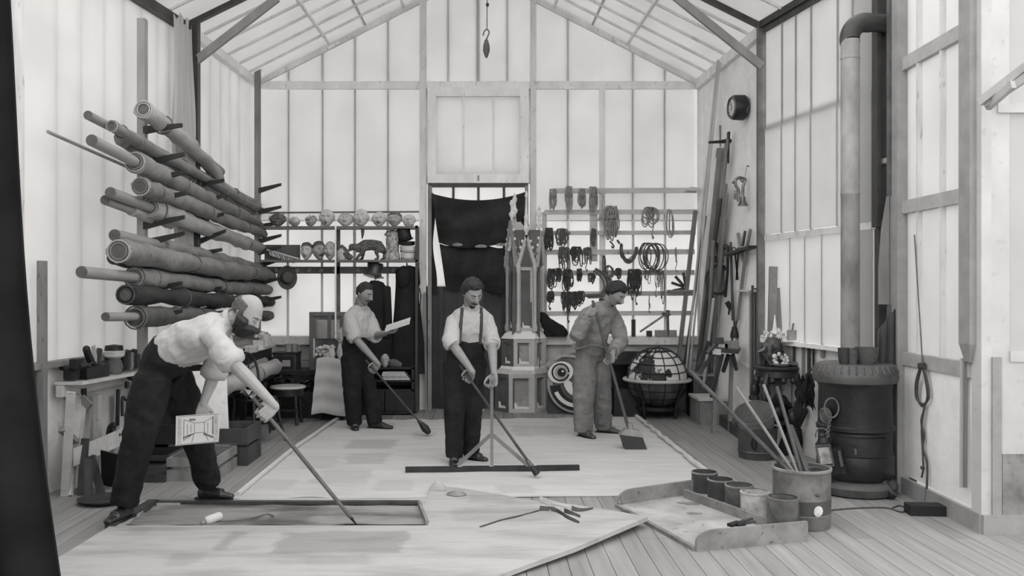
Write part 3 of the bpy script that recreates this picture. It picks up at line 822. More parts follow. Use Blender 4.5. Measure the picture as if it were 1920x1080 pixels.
def mask_head(px, base_py, hpx, label, P, mat, wpx=None, yaw=0, eyes=None, mouth=None, extra=(), Y=11.72, group='carnival masks on the upper shelf', name='carnival_mask', tilt=0.0, z0=None):
 b = at(px, base_py, Y); S = FPX / Y
 h = hpx / S; s = h / .232
 P = dict(P)
 for k, f in (('nose', 1.5), ('brow', 1.6), ('cheek', 1.4), ('sock', 1.3)):
  P[k] = P.get(k, 1) * f
 if wpx:
  P['w'] = (wpx / S) / (.152 * s)
 b.z = z0 or (zs1 if base_py < 450 else zs2)
 t = thing(name, label, 'mask', b, group)
 fwd = V((sin(yaw), -cos(yaw), tilt)); up = V((0, 0, 1)) + V((0, 1, 0)) * tilt
 fr = head_frame(b + V((0, 0, h * .5)), fwd, up, s)
 vs, fs, ds = head_grid(P, 32, 26)
 m = MB().add([fr @ p for p in vs], fs)
 zmin = min(p.z for p in m.v); m.v = [p + V((0, 0, b.z - zmin + .001)) for p in m.v]
 fr = Matrix.Translation(V((0, 0, b.z - zmin + .001))) @ fr
 part(t, 'face', m, mat, ang=80)
 def sp(x, z):
  """point on the face at face coordinates x, z"""
  d = V((x / .076 / P.get('w', 1), 0, z / .117 / P.get('h', 1)))
  d.y = sqrt(max(.05, 1 - d.x ** 2 - d.z ** 2))
  return head_point(d.normalized(), P)
 er = P.get('er', .012)
 if eyes != 'none':
  for sx in (-1, 1):
   c = sp(sx * .030, .008)
   if eyes == 'ring':
    part(t, 'eye_ring', MB().tube([fr @ (c + V((cos(q) * er * 1.7, .004, sin(q) * er * 1.7))) for q in [k * pi / 7 for k in range(14)]], .0035 * s, 5, closed=True), BLACKP)
   e = part(t, 'eye', MB().ell(fr @ (c + V((0, -.001, 0))), (er * s, er * s * .7, er * s * .85), 12, 8), EYEW)
   part(e, 'pupil', MB().ell(fr @ (c + V((sx * .001, er * .62, -.001))), (er * s * .45,) * 3, 8, 6), BLACKP)
   bc = [sp(sx * x, z) + V((0, .004, 0)) for x, z in ((.012, .024), (.03, .034), (.05, .026))]
   part(t, 'eyebrow', MB().tube([fr @ p for p in bc], .0028 * s, 5), MASKD)
 mw = P.get('mw', .024)
 mp = [sp(x, z) + V((0, .002, 0)) for x, z in ((-mw, -.06 + P.get('smile', 0)), (0, -.066), (mw, -.06 + P.get('smile', 0)))]
 part(t, 'mouth', MB().tube([fr @ p for p in bez(mp, 4)], P.get('mt', .004) * s, 6), BLACKP if mouth != 'pale' else MASKM)
 if mouth == 'teeth':
  part(t, 'teeth', MB().tube([fr @ (p + V((0, .004, .001))) for p in bez(mp, 4)], .0025 * s, 5), EYEW)
 for sx in (-1, 1):
  part(t, 'ear', MB().ell(fr @ V((sx * .077 * P.get('w', 1), -.008, 0)), (.007 * s, .014 * s, .03 * s * P.get('ear', 1)), 10, 8), mat)
 for e in extra:
  if e == 'hair':
   part(t, 'hair', shell(P, lambda d, p: sm(d.z - d.y * .5, .25, .4), .012, fr, n=36, r=28, rough=.01), FURD)
  if e == 'beard':
   part(t, 'beard', shell(P, lambda d, p: sm(-d.z + d.y * .2, .45, .6), .014, fr, n=36, r=28, rough=.01), mat)
  if e == 'moustache':
   part(t, 'moustache', MB().tube([fr @ (sp(x, z) + V((0, .006, 0))) for x, z in ((-.036, -.062), (-.016, -.05), (0, -.047), (.016, -.05), (.036, -.062))], [.003 * s, .007 * s, .006 * s, .007 * s, .003 * s], 6), MASKD)
  if e == 'mop':
   f = MB()
   for k in range(40):
    q = rnd(0, 2 * pi); z = rnd(.1, 1); d = V((cos(q) * sqrt(1 - z * z), sin(q) * sqrt(1 - z * z), z)); p = head_point(d, P)
    f.tube([fr @ p, fr @ (p + d * .02 + V((rnd(-.02, .02), rnd(-.02, .02), .01))), fr @ (p + d * .03 + V((rnd(-.03, .03), rnd(-.03, .03), -.02)))], [.006 * s, .005 * s, .002 * s], 4)
   part(t, 'hair', f, FURD, kind='stuff')
  if e == 'warts':
   for k in range(5):
    p = sp(rnd(-.05, .05), rnd(-.05, .08)); part(t, 'wart', MB().ell(fr @ p, (.006 * s,) * 3, 8, 6), mat)
  if e == 'cap':
   part(t, 'cap', shell(P, lambda d, p: sm(d.z, .42, .5), .008, fr, n=36, r=28), MASKM)
 return t
mask_head(521, 424, 25, 'dark furry ape mask with a pale muzzle, first on the upper shelf from the racks', dict(nose=.6, brow=2, sock=1.6, er=.009), MASKD, 30, extra=('mop',), mouth='teeth')
mask_head(552, 424, 19, 'low pale bald mask with its face turned to the shelf', dict(nose=.4, lip=.5), MASKP, 30, yaw=2.4, eyes='none')
mask_head(583, 424, 20, 'shaggy dark haired mask, small and low beside the goggle eyed one', dict(nose=.8), MASKM, 26, yaw=-.8, extra=('mop',))
mask_head(613, 424, 33, 'tall pale goblin mask with ringed goggle eyes, big ears and an open mouth', dict(er=.014, sock=1.5, nose=.5, ear=1.6, mt=.011, mw=.012, brow=1.4), MASKP, 28, eyes='ring', mouth='teeth', extra=('warts',))
mask_head(648, 424, 27, 'grinning mask of an old man with his chin raised', dict(nose=1.1, cheek=1.7, smile=.012, mw=.03), MASKP, 29, tilt=.35, extra=('cap',))
mask_head(677, 424, 34, 'largest smooth moon faced mask with raised eyebrows and small lips', dict(nose=.8, jawn=.15, mw=.014, lip=1.6), MASKP, 29, tilt=.1)
mask_head(711, 424, 28, 'wide frowning mask with a heavy moustache', dict(brow=2.2, nose=1.3, nosew=1.5, er=.010), MASKP, 28, extra=('moustache',))
mask_head(740, 424, 27, 'dark skinned grinning mask with white eyes and a hooked nose', dict(nose=1.9, smile=.016, mw=.032, cheek=1.8, er=.012), MASKM, 27, mouth='teeth', yaw=-.25, extra=('hair',))
mask_head(767, 424, 23, 'bearded scowling mask at the end of the shelf next to the doorway', dict(brow=2, nose=1.4, er=.009), MASKP, 25, extra=('beard', 'moustache'))
for a in ((575, 32, 22, 'pale bald head of a child looking straight out, first of three on the lower shelf', dict(nose=.7, brow=.3), MASKP, -.1, ('hair',)),
          (598, 34, 24, 'turned head of a man with a dark band round his brow, middle of three', dict(nose=1.2), MASKM, .5, ('hair', 'moustache')),
          (619, 35, 23, 'pale long head of a man with a high bare forehead, third of three', dict(nose=1.1), MASKP, 0, ())):
 mask_head(a[0], 487, a[1], a[3], a[4], a[5], a[2], yaw=a[6], extra=a[7], group='modelled heads on the lower shelf', name='modelled_head', Y=11.75)
# ---------------------------------------------------------------- lower shelf: picture board, feather plank, small jug, wild cat, spotted roll, hats
bY = 11.86
solo('board', MB().hexa([at(496, 487, bY), at(563, 487, bY), at(563, 487, bY + .02), at(496, 487, bY + .02)], [at(496, 459, bY), at(563, 459, bY), at(563, 459, bY + .02), at(496, 459, bY + .02)]), M('slate_board', .13, .6, .2, 6), 'plain slate grey board standing on the lower shelf behind a feathered plank', 'board', at(530, 487, bY))
fe = thing('feather_plume', 'pale striped wing feather lying slantwise in front of the slate board', 'feather', at(540, 486, 11.7))
part(fe, 'quill', MB().tube([at(500, 468, 11.7), at(561, 486, 11.7)], .012, 6), MASKP)
for k in range(9):
 a = at(502 + k * 5, 469 + k * 1.7, 11.7); part(fe, 'barb', MB().hexa([a, a + V((.045, 0, -.015)), a + V((.045, .01, -.015)), a + V((0, .01, 0))], [a + V((.03, 0, -.07)), a + V((.07, 0, -.075)), a + V((.07, .01, -.075)), a + V((.03, .01, -.07))]), MASKP if k % 2 else MASKM)
jg = thing('figure_jug', 'small pale jug with a dark crouching creature on its rim', 'jug', V((at(641, 0, 11.74).x, 11.74, zs2)))
jc = at(641, 0, 11.74).x
part(jg, 'jug_body', MB().lathe([(0, 0), (.055, 0), (.07, .05), (.066, .1), (.05, .13), (.056, .15), (.045, .15), (.04, .1)], (jc, 11.74, zs2), 16), MASKP)
part(jg, 'creature', remeshed(MB().tube([(jc - .05, 11.72, zs2 + .15), (jc, 11.72, zs2 + .17), (jc + .05, 11.72, zs2 + .13), (jc + .1, 11.72, zs2 + .06)], [.025, .035, .03, .02], 8, round_=1).ell((jc - .07, 11.71, zs2 + .19), (.03, .025, .03), 10, 8).tube([(jc + .06, 11.7, zs2 + .1), (jc + .09, 11.69, zs2 + .02)], .012, 6, round_=1), .008, 1), FURD)
solo('dark_snout_cast', MB().ell((at(655, 0, 11.72).x, 11.72, zs2 + .04), (.05, .05, .04), 12, 8).tube([(at(655, 0, 11.72).x - .03, 11.7, zs2 + .05), (at(655, 0, 11.72).x - .06, 11.66, zs2 + .09)], [.03, .015], 8), MASKD, 'small dark lump shaped like a snout between the jug and the wild cat', 'cast', (at(655, 0, 11.72).x, 11.72, zs2))
def spotted():
 m = M('spotted_fur', .15, .9, .25, 12, bump=.5, bscale=80)
 nt = m.node_tree; N, L = nt.nodes, nt.links
 b = N['Principled BSDF']; src = b.inputs['Base Color'].links[0].from_socket
 tc = [n for n in N if n.type == 'TEX_COORD'][0]
 vo = N.new('ShaderNodeTexVoronoi'); vo.inputs['Scale'].default_value = 62; L.new(tc.outputs['Object'], vo.inputs['Vector'])
 rp = N.new('ShaderNodeValToRGB'); rp.color_ramp.elements[0].position = .30; rp.color_ramp.elements[1].position = .42
 rp.color_ramp.elements[0].color = (.06, .06, .06, 1); L.new(vo.outputs['Distance'], rp.inputs[0])
 mx = N.new('ShaderNodeMixRGB'); mx.blend_type = 'MULTIPLY'; mx.inputs[0].default_value = 1; L.new(src, mx.inputs[1]); L.new(rp.outputs[0], mx.inputs[2]); L.new(mx.outputs[0], b.inputs['Base Color'])
 return m
SPOT = spotted()
lp = thing('stuffed_wild_cat', 'stuffed spotted wild cat walking along the lower shelf with its head low', 'stuffed animal', V((at(692, 0, 11.72).x, 11.72, zs2)))
Lq = lambda px, py, dy=0: at(px, py, 11.72 + dy)
m = MB()
m.tube([Lq(671, 466), Lq(684, 460), Lq(698, 459), Lq(710, 462), Lq(717, 468)], [(.055, .05), (.075, .06), (.07, .058), (.078, .06), (.05, .05)], 12, hint=(0, 0, 1), round_=1)
m.tube([Lq(674, 464), Lq(667, 463), Lq(661, 464)], [.05, .042, .038], 10, round_=1)
m.ell(Lq(660, 463), (.046, .042, .042), 12, 10); m.tube([Lq(659, 466), Lq(655, 469)], [.028, .02], 8, round_=1)
for dy in (-.022, .022):
 m.tube([Lq(664, 458, dy), Lq(665, 455, dy)], [.012, .005], 6, round_=1)
zf = zs2 + .012
def foot(px, dy):
 p = Lq(px, 480, dy); p.z = zf; return p
for pts in (((683, 466, -.04), (679, 474, -.04), (671, 481, -.04)), ((678, 466, .04), (681, 475, .04), (680, 482, .04)), ((712, 468, -.04), (705, 474, -.04), (709, 480, -.04)), ((716, 468, .04), (722, 475, .04), (720, 481, .04))):
 q = [Lq(a, b, c) for a, b, c in pts]; f = foot(pts[-1][0] - 1, pts[-1][2]); q[-1].z = zf + .03
 m.tube(q + [f], [.04, .028, .02, .018], 8, round_=1); m.tube([f, f + V((-.03, 0, 0))], .016, 6, round_=1)
m.tube([Lq(717, 463), Lq(722, 470), Lq(728, 473), Lq(733, 469), Lq(738, 460)], [.022, .016, .014, .013, .01], 8, round_=1)
part(lp, 'body', remeshed(m, .009, 2), SPOT)
part(lp, 'eye', MB().ell(Lq(657.5, 462, -.036), (.006,) * 3, 8, 6), BLACKP)
sp_ = thing('spotted_skin', 'spotted animal skin standing rolled upright with a ruffled top', 'animal skin', V((at(736, 0, 11.74).x, 11.74, zs2)))
sx = at(736, 0, 11.74).x
m = MB().lathe([(0, 0), (.1, .0), (.1, .06), (.085, .12), (.08, .22), (.09, .27), (.075, .30), (.1, .33), (.08, .37), (.03, .39), (0, .39)], (sx, 11.74, zs2), 18)
m.v = [p + V((noise.noise(p * 14), noise.noise(p * 14 + V((3, 3, 3))), 0)) * .02 for p in m.v]
part(sp_, 'rolled_skin', m, M('pale_spotted_skin', .42, .9, .7, 22, dark=.08))
def hat(px, Y, z, label, mat, brim, crown, hh, tiltx=0, tilty=0, sc=1, band=True, group=None, cat='hat', name='top_hat', flare=1.08, bandm=None):
 c = at(px, 0, Y); c.z = z
 t = thing(name, label, cat, c, group)
 rot = Matrix.Rotation(tiltx, 3, 'X') @ Matrix.Rotation(tilty, 3, 'Y')
 def L(m):
  m.v = [rot @ p + c for p in m.v]; return m
 part(t, 'crown', L(MB().lathe([(crown, .005), (crown * 1.0, hh * .5), (crown * flare, hh * .93), (crown * flare * .93, hh), (0, hh)], (0, 0, 0), 22)), mat)
 part(t, 'brim', L(MB().lathe([(crown * .98, .0), (brim, .012), (brim * 1.02, .02), (crown, .014), (crown * .98, 0)], (0, 0, 0), 24, sx=.82)), mat)
 if band:
  part(t, 'hat_band', L(MB().lathe([(crown * 1.03, .012), (crown * 1.04, hh * .28), (crown, hh * .28)], (0, 0, 0), 22)), bandm or CLOTHD)
 return t
FELTG = M('grey_felt', .09, .8, .2, 10)
FELTB = M('black_felt', .022, .6, .3, 8, spec=.5)
hx = 767
hat(hx - 1, 11.72, zs2 + .0, 'upturned white cap lying lowest under a pile of hats on the lower shelf', M('white_felt', .66, .8, .1, 8), .115, .1, .09, group='hats piled on the lower shelf', name='round_hat', cat='hat')
hat(hx, 11.72, zs2 + .095, 'flat white sailor hat with a black ribbon in the middle of the pile', _mats['white_felt'], .13, .115, .085, group='hats piled on the lower shelf', name='sailor_hat')
hat(hx - 4, 11.72, zs2 + .19, 'black brimmed hat lying under the top hat on the pile', FELTB, .13, .1, .05, group='hats piled on the lower shelf', name='felt_hat')
hat(hx - 6, 11.72, zs2 + .245, 'black top hat lying askew on top of the pile of hats', FELTB, .13, .085, .17, 0, -.25, group='hats piled on the lower shelf')
tl = thing('hair_switch', 'short dark switch of hair hanging from the edge of the upper shelf', 'hair piece', at(680, 448, 11.62))
part(tl, 'hair', MB().tube([V((at(680, 0, 11.62).x, 11.62, zs1 - .029)), at(680, 438, 11.62), at(679, 448, 11.62)], [.025, .02, .006], 8), FURD)
# hats on pegs
hp = at(538, 521, 11.82)
hat(538, 11.80, hp.z, 'grey felt bowler hung by its brim on the peg board, hollow side half turned', FELTG, .155, .085, .10, 1.45, .35, name='bowler_hat', flare=.85, group='hats hung on the pegs')
hp = at(700, 523, 11.74)
hat(700, 11.78, hp.z + .02, 'dark grey top hat hung on a peg above a long black coat', M('dark_grey_silk', .05, .35, .4, 3, spec=.6), .165, .098, .19, -.12, .15, name='top_hat', group='hats hung on the pegs', bandm=FELTG)
# coats on pegs
def coat(top, pts, label, Y=11.72, depth=.2):
 c = at(top[0], top[1], Y)
 t = thing('long_coat', label, 'coat', (c.x, Y, at(0, pts[-1][1], Y).z), 'coats hanging on the pegs')
 m = MB(); q = []; r = []
 for (px, py, w) in pts:
  q.append(at(px, py, Y)); r.append((w / (FPX / Y) / 2, depth * .5))
 m.tube(q, r, 16, hint=(1, 0, 0))
 m.v = [p + V((0, 1, 0)) * (.018 * sin(p.x * 70 + p.z * 3)) + V((noise.noise(p * 6) * .015, 0, 0)) for p in m.v]
 part(t, 'coat_cloth', m, CLOTHD, ang=80)
 part(t, 'hanging_loop', MB().tube([q[0], q[0] + V((0, .05, .05)), V((q[0].x, 11.9, q[0].z + .02))], .006, 5), CLOTHD)
 return t, q, r
t, q, r = coat((700, 526), ((703, 526, 12), (703, 532, 32), (706, 545, 46), (708, 580, 50), (708, 640, 56), (707, 690, 60)), 'long black coat hanging under the dark grey top hat')
part(t, 'sleeve', MB().tube([at(724, 540, 11.66), at(727, 590, 11.64), at(724, 632, 11.64)], [.06, .055, .05], 10, round_=.5), CLOTHD)
t, q, r = coat((762, 503), ((762, 500, 14), (764, 505, 44), (765, 530, 46), (762, 548, 40), (763, 580, 50), (764, 640, 62), (763, 700, 66)), 'bulky black cloak with a hood hanging next to the door post')
part(t, 'hood', MB().ell(at(757, 520, 11.64), (.10, .09, .15), 14, 10), CLOTHD)
part(t, 'strap', MB().tube([at(786, 540, 11.6), at(789, 552, 11.6), at(787, 580, 11.62), at(786, 600, 11.62)], .008, 5), CLOTHD)
# ---------------------------------------------------------------- black cloth in the doorway
def blk(u, v):
 # scalloped upper valance: fixed at both sides, sagging between
 px = 809 + (985 - 809) * u; sag = 14 * (1 - (2 * u - 1) ** 2)
 py = (363 - 3 * u) + sag + v * (92 + 4 * sin(u * 5)) + (-6 * v * sin(u * pi))
 b = .06 * sin(v * pi) + .02 * sin(v * 12 + u * 4)
 px += 14 * v * (1 - u) ** 2 - 3 * v * u
 return at(px, py, 11.86 - b)
def blk2(u, v):
 px = 824 + (982 - 824) * u + 12 * v * (1 - u) ** 3
 py = 452 + 10 * (1 - (2 * u - 1) ** 2) + v * 84 + 6 * sin(u * 9 + 1)
 return at(px, py, 11.93 - .07 * abs(sin(v * pi)) - .015 * sin(u * 16 + v * 3))
bc = thing('black_backcloth', 'sagging black cloth hung in swags across the upper part of the doorway', 'cloth', at(897, 540, 11.88))
BCL = M('sooty_cloth', .028, .9, .5, 2.5, bump=.3, bscale=14, spec=.12)
part(bc, 'upper_swag', MB().sheet(blk, 30, 16, .006), BCL, ang=80)
part(bc, 'lower_swag', MB().sheet(blk2, 30, 14, .006), BCL, ang=80)
part(bc, 'side_fold', MB().sheet(lambda u, v: at(803 + 9 * u + 5 * v + 3 * sin(v * 9), 362 + v * 190, 11.95 - .01 * sin(u * 3)), 4, 20, .006), BCL, ang=80)
for px, w in ((858, 13), (902, 15), (939, 12)):
 part(bc, 'pale_patch', MB().prism([(cos(k * pi / 6) * w / 150 * .8, sin(k * pi / 6) * (.03 if k < 6 else .012)) for k in range(12)], at(px, 463 - abs(px - 900) * .08, 11.765), (1, 0, 0), (0, 0, 1), .006), M('worn_patch', .22, .9, .5, 20))
# ---------------------------------------------------------------- loose door leaf edge: tall pale boards beside the doorway
solo('tall_batten', MB().beam(fl(800, 768) + V((0, -.09, 0)), at(797, 548, 11.85), .05, .03, (1, 0, 0)), WOODM, 'tall grey batten standing against the door post nearest the coats', 'batten', fl(800, 768) + V((0, -.09, 0)))
# ================================================================ rope rack on the gable wall
RY = 11.88
rk = thing('rope_rack', 'pale slatted rack of seven rails on the gable wall for hanging ropes', 'rack', (1.85, RY, .8))
RAILM = M('rack_rail_wood', .50, .65, .15, 6, stretch=(.3, 1, 1), spots=.2)
for py, a, b in ((358, 1037, 1306), (398, 1021, 1308), (437, 1022, 1304), (473, 1023, 1302), (512, 1023, 1302), (551, 1024, 1300), (588, 1024, 1300)):
 part(rk, 'rail', MB().beam(at(a, py, RY + .03), at(b, py - 1, RY + .03), .062 + rnd(-.008, .006), .03, (0, 1, 0)), RAILM)
part(rk, 'upright', MB().beam(at(1021, 600, RY + .06), at(1021, 398, RY + .06), .06, .03, (0, 1, 0)), RAILM)
part(rk, 'upright', MB().beam(at(1113, 490, RY + .06), at(1113, 395, RY + .06), .10, .02, (0, 1, 0)), RAILM)
part(rk, 'bracket_shelf', MB().hexa([at(1285, 358, RY - .1), at(1313, 358, RY - .1), at(1313, 358, RY), at(1285, 358, RY)], [at(1285, 355, RY - .1), at(1313, 355, RY - .1), at(1313, 352, RY), at(1296, 350, RY)]), RAILM)
for px, py in ((1068, 437), (1090, 512), (1183, 512), (1217, 398), (1178, 473)):
 part(rk, 'peg', MB().tube([at(px, py, RY + .02), at(px, py - 2, RY - .1)], .012, 6), WOODM)
ROPEL = M('hemp_rope_pale', .30, .9, .25, 30, bump=.6, bscale=150)
ROPEM = M('hemp_rope', .13, .9, .3, 30, bump=.6, bscale=150)
ROPED = M('tarred_rope', .07, .9, .3, 30, bump=.5, bscale=150)
def rope(px, py, w, h, loops, r, mat, label, kind='coil', wrap=True, seed=0, tail=0, spread=.2):
 """a hank of rope hung at (px, py): w, h in the photograph's pixels"""
 Q = random.Random(hash((px, py)) & 0xffff)
 S = FPX / RY; W = w / S; H = h / S; r *= .74
 loops = loops if loops < 5 else int(loops * 1.45)
 top = at(px, py, RY - .03)
 t = thing('rope_coil', label, 'rope', top, 'ropes hung on the slatted rack')
 pts = []
 for k in range(loops):
  a1, a2, a3 = {'hank': (.16, .5, .62), 'coil': (.2, .6, .40), 'wide': (.5, 1, .7), 'u': (.75, 1, .8)}[kind]
  hw = W * .5 * Q.uniform(a1, a2); hh = H * Q.uniform(a3, 1.0)
  ox = Q.uniform(-1, 1) * (W * .5 - hw) if kind in ('hank', 'coil') else Q.uniform(-spread, spread) * W * .5; dy = -.012 - .05 * Q.random(); sk = Q.uniform(-.3, .3) * W
  n = 12
  for j in range(n):
   a = 2 * pi * j / n + pi / 2
   if kind == 'u':
    a = pi + pi * j / (n - 1) if k % 2 == 0 else 2 * pi - pi * j / (n - 1)
   yy = (sin(a) - 1) / 2 if kind != 'u' else sin(a)
   wid = (.35 + .65 * min(1, -yy * 1.6)) if kind == 'hank' else (.75 + .25 * -yy if kind == 'coil' else 1)
   pts.append(top + V((ox + cos(a) * hw * wid + sk * -yy * .4, dy + Q.uniform(-.008, .008), yy * hh + .01 + Q.uniform(-.006, .006))))
 m = MB().tube(bez(pts, 3), r, 5, round_=1)
 part(t, 'loops', m, mat, ang=80)
 if wrap and kind == 'hank':
  q = top + V((0, -.04, -H * .3))
  part(t, 'binding', MB().tube([q + V((cos(k * pi / 6) * W * .34, sin(k * pi / 6) * .045, (k % 24) * .0016 - .02)) for k in range(36)], r * 1.05, 5), mat)
 if tail:
  q = top + V((Q.uniform(-.2, .2) * W, -.03, -H * .5)); T = tail / S + H * .35
  part(t, 'tail', MB().tube(bez([q, q + V((.01, 0, -T * .4)), q + V((-.012, 0, -T * .8)), q + V((.004, 0, -T))], 4), r, 5), mat)
  part(t, 'knot', MB().ell(q + V((.004, 0, -T)), (r * 2, r * 2, r * 3), 8, 6), mat)
 return t
L_, M_, D_ = ROPEL, ROPEM, ROPED
for a in (
 (1036, 357, 16, 39, 8, .010, L_, 'pale bound hank of rope, first on the top rail', 'hank'),
 (1066, 352, 16, 50, 8, .010, L_, 'longest pale hank on the top rail, second from the pinnacle', 'hank'),
 (1091, 356, 15, 39, 8, .010, L_, 'short pale hank with rounded loops, third on the top rail', 'hank'),
 (1112, 353, 16, 47, 9, .010, L_, 'pale slanting hank, fourth and last thick one on the top rail', 'hank'),
 (1130, 368, 8, 33, 1, .008, L_, 'single thin loop of pale cord beside the hanks of the top rail', 'coil'),
 (1146, 389, 31, 64, 11, .013, L_, 'biggest pale hank of thick rope, spreading into two tails on the second rail', 'hank'),
 (1217, 391, 36, 38, 7, .011, L_, 'wide round coil of pale rope with a knotted end, on the second rail', 'coil', False, 0, 22),
 (1249, 395, 27, 60, 2, .012, L_, 'large single open loop of pale rope at the end of the second rail', 'coil', False, 0, 0),
 (1030, 430, 20, 42, 12, .010, D_, 'dense dark hank hung next to the pinnacle on the third rail', 'hank'),
 (1053, 431, 26, 35, 10, .010, M_, 'grey bunch of loose loops, second on the third rail', 'coil', False),
 (1113, 431, 11, 36, 6, .009, M_, 'narrow grey chain of loops on the third rail beside the wide board', 'coil', False),
 (1057, 466, 23, 42, 10, .010, M_, 'grey tangled hank with a long loop, first on the fourth rail', 'coil', False, 0, 30),
 (1079, 465, 24, 38, 11, .009, D_, 'dark bunch of thin loops, second on the fourth rail', 'coil', False, 0, 0),
 (1100, 466, 18, 34, 7, .008, M_, 'thin loose loops of cord, third on the fourth rail', 'coil', False, 0, 12),
 (1178, 466, 31, 29, 8, .012, M_, 'thick rope hung in a deep curve between two pegs of the fourth rail', 'u', False, 0, 0, .1),
 (1219, 458, 44, 54, 7, .010, M_, 'wide open coil like a net, largest on the fourth rail', 'wide', False, 0, 0, .5),
 (1267, 466, 5, 38, 2, .007, L_, 'single thin knotted cord hanging alone on the fourth rail', 'coil', False, 0, 10),
 (1033, 506, 20, 40, 11, .008, D_, 'dark tangle of thin loops next to the pinnacle on the fifth rail', 'coil', False, 0, 8),
 (1046, 505, 16, 28, 8, .009, D_, 'short dark bunch, second on the fifth rail', 'coil', False),
 (1065, 507, 22, 40, 12, .009, D_, 'heavy dark bunch of many loops, third on the fifth rail', 'hank', True, 0, 12),
 (1086, 506, 11, 24, 9, .009, D_, 'compact dark ball of rope, fourth on the fifth rail', 'hank'),
 (1108, 514, 15, 20, 7, .009, D_, 'small round dark coil behind the man in grey working clothes', 'coil', False),
 (1131, 482, 8, 42, 2, .009, D_, 'tall narrow dark loop standing up above the fifth rail', 'coil', False),
 (1141, 500, 16, 25, 6, .009, M_, 'round coil of grey rope above the head of the man in grey', 'wide', False),
 (1158, 505, 15, 21, 6, .009, D_, 'small dark double loop just past the head of the man in grey', 'coil', False),
 (1183, 507, 18, 46, 12, .009, D_, 'long dark bunch of cords, first one past the bare stretch of the fifth rail', 'hank', True, 0, 14),
 (1195, 507, 18, 50, 10, .009, D_, 'long dark bunch of cords close against its twin on the fifth rail', 'coil', False, 0, 20),
 (1215, 509, 20, 33, 4, .006, M_, 'thin wiry loops under the net like coil', 'coil', False),
 (1231, 509, 15, 43, 4, .006, M_, 'thin slack loop with a knotted end on the fifth rail', 'coil', False, 0, 10),
 (1241, 510, 9, 66, 3, .006, M_, 'longest and thinnest loop on the fifth rail', 'coil', False),
 (1033, 548, 15, 22, 8, .010, D_, 'dark tasselled bunch on the sixth rail nearest the pinnacle', 'hank', True, 0, 12),
 (1056, 549, 14, 36, 8, .009, D_, 'dark hanging cords, second on the sixth rail', 'coil', False),
 (1067, 549, 12, 42, 6, .009, D_, 'dark cords ending in a long free loop, third on the sixth rail', 'coil', False, 0, 18),
 (1077, 549, 14, 34, 8, .009, D_, 'dark cords, fourth on the sixth rail', 'coil', False),
 (1089, 548, 15, 28, 7, .009, D_, 'dark cords partly behind the shoulder of the man in grey', 'coil', False),
 (1217, 555, 2, 26, 1, .006, M_, 'thin pull cord with a tassel hanging from the sixth rail', 'coil', False, 0, 8)):
 rope(*a)
# the thick bundle that sweeps down in an arc behind the man in grey
t = thing('rope_coil', 'thick bundle of pale rope sweeping down in an arc from the fifth rail', 'rope', at(1128, 510, RY - .05), 'ropes hung on the slatted rack')
m = MB()
for k in range(9):
 o = V((rnd(-.02, .02), rnd(-.05, .0), rnd(-.02, .02)))
 m.tube(bez([at(1114 + k, 506, RY - .03) + o, at(1128 + k * 1.6, 519, RY - .06) + o, at(1133 + k * 1.3, 537, RY - .08) + o, at(1122 + k, 551 + k * .4, RY - .06) + o, at(1100, 553 + k * .5, RY - .04) + o], 5), .009, 5, round_=1)
part(t, 'loops', m, ROPEM, ang=80)
# little things hung among the ropes
t = thing('iron_hook', 'small iron hook with a ring hanging from the big hank', 'hook', at(1150, 460, RY - .04))
part(t, 'hook', MB().tube(bez([at(1144, 453, RY - .05), at(1148, 457, RY - .05), at(1151, 462, RY - .05), at(1149, 465, RY - .05), at(1147, 462, RY - .05)], 4), .010, 6, round_=1), IRON)
t = thing('pulley_block', 'small dark pulley block dangling at the tail of the big hank', 'pulley', at(1164, 462, RY - .04))
part(t, 'strap', MB().tube([at(1157, 450, RY - .04), at(1162, 457, RY - .04)], .014, 6), ROPED)
part(t, 'block', MB().ell(at(1165, 461, RY - .04), (.022, .03, .035), 10, 8), WOODD)
t = thing('cleat', 'pale wooden cleat wound with cord on the wide board of the rope rack', 'cleat', at(1129, 410, RY))
part(t, 'cleat_body', MB().tube([at(1120, 411, RY - .02), at(1129, 409, RY - .03), at(1139, 411, RY - .02)], [.018, .03, .018], 8, round_=1), RAILM)
part(t, 'cord', MB().tube([at(1129 + 6 * sin(k), 409 + cos(k * 1.3) * 3, RY - .06) for k in range(20)], .006, 5), ROPEL)
t = thing('tool_fan', 'fan of four wooden blades standing on a small shelf of the rope rack', 'tool', at(1282, 543, RY - .1))
for a, b in (((1282, 538), (1259, 530)), ((1283, 537), (1266, 518)), ((1286, 536), (1281, 511)), ((1288, 540), (1262, 545))):
 part(t, 'blade', MB().beam(at(*a, RY - .12), at(*b, RY - .12), .035, .02, (0, 1, 0)), WOODD)
solo('clutter_plank', MB().span(at(1257, 547, RY - .22), at(1302, 543.5, RY - .0)), WOODM, 'short plank laid across the sixth rail under the wooden fan', 'plank', at(1280, 547, RY - .1))
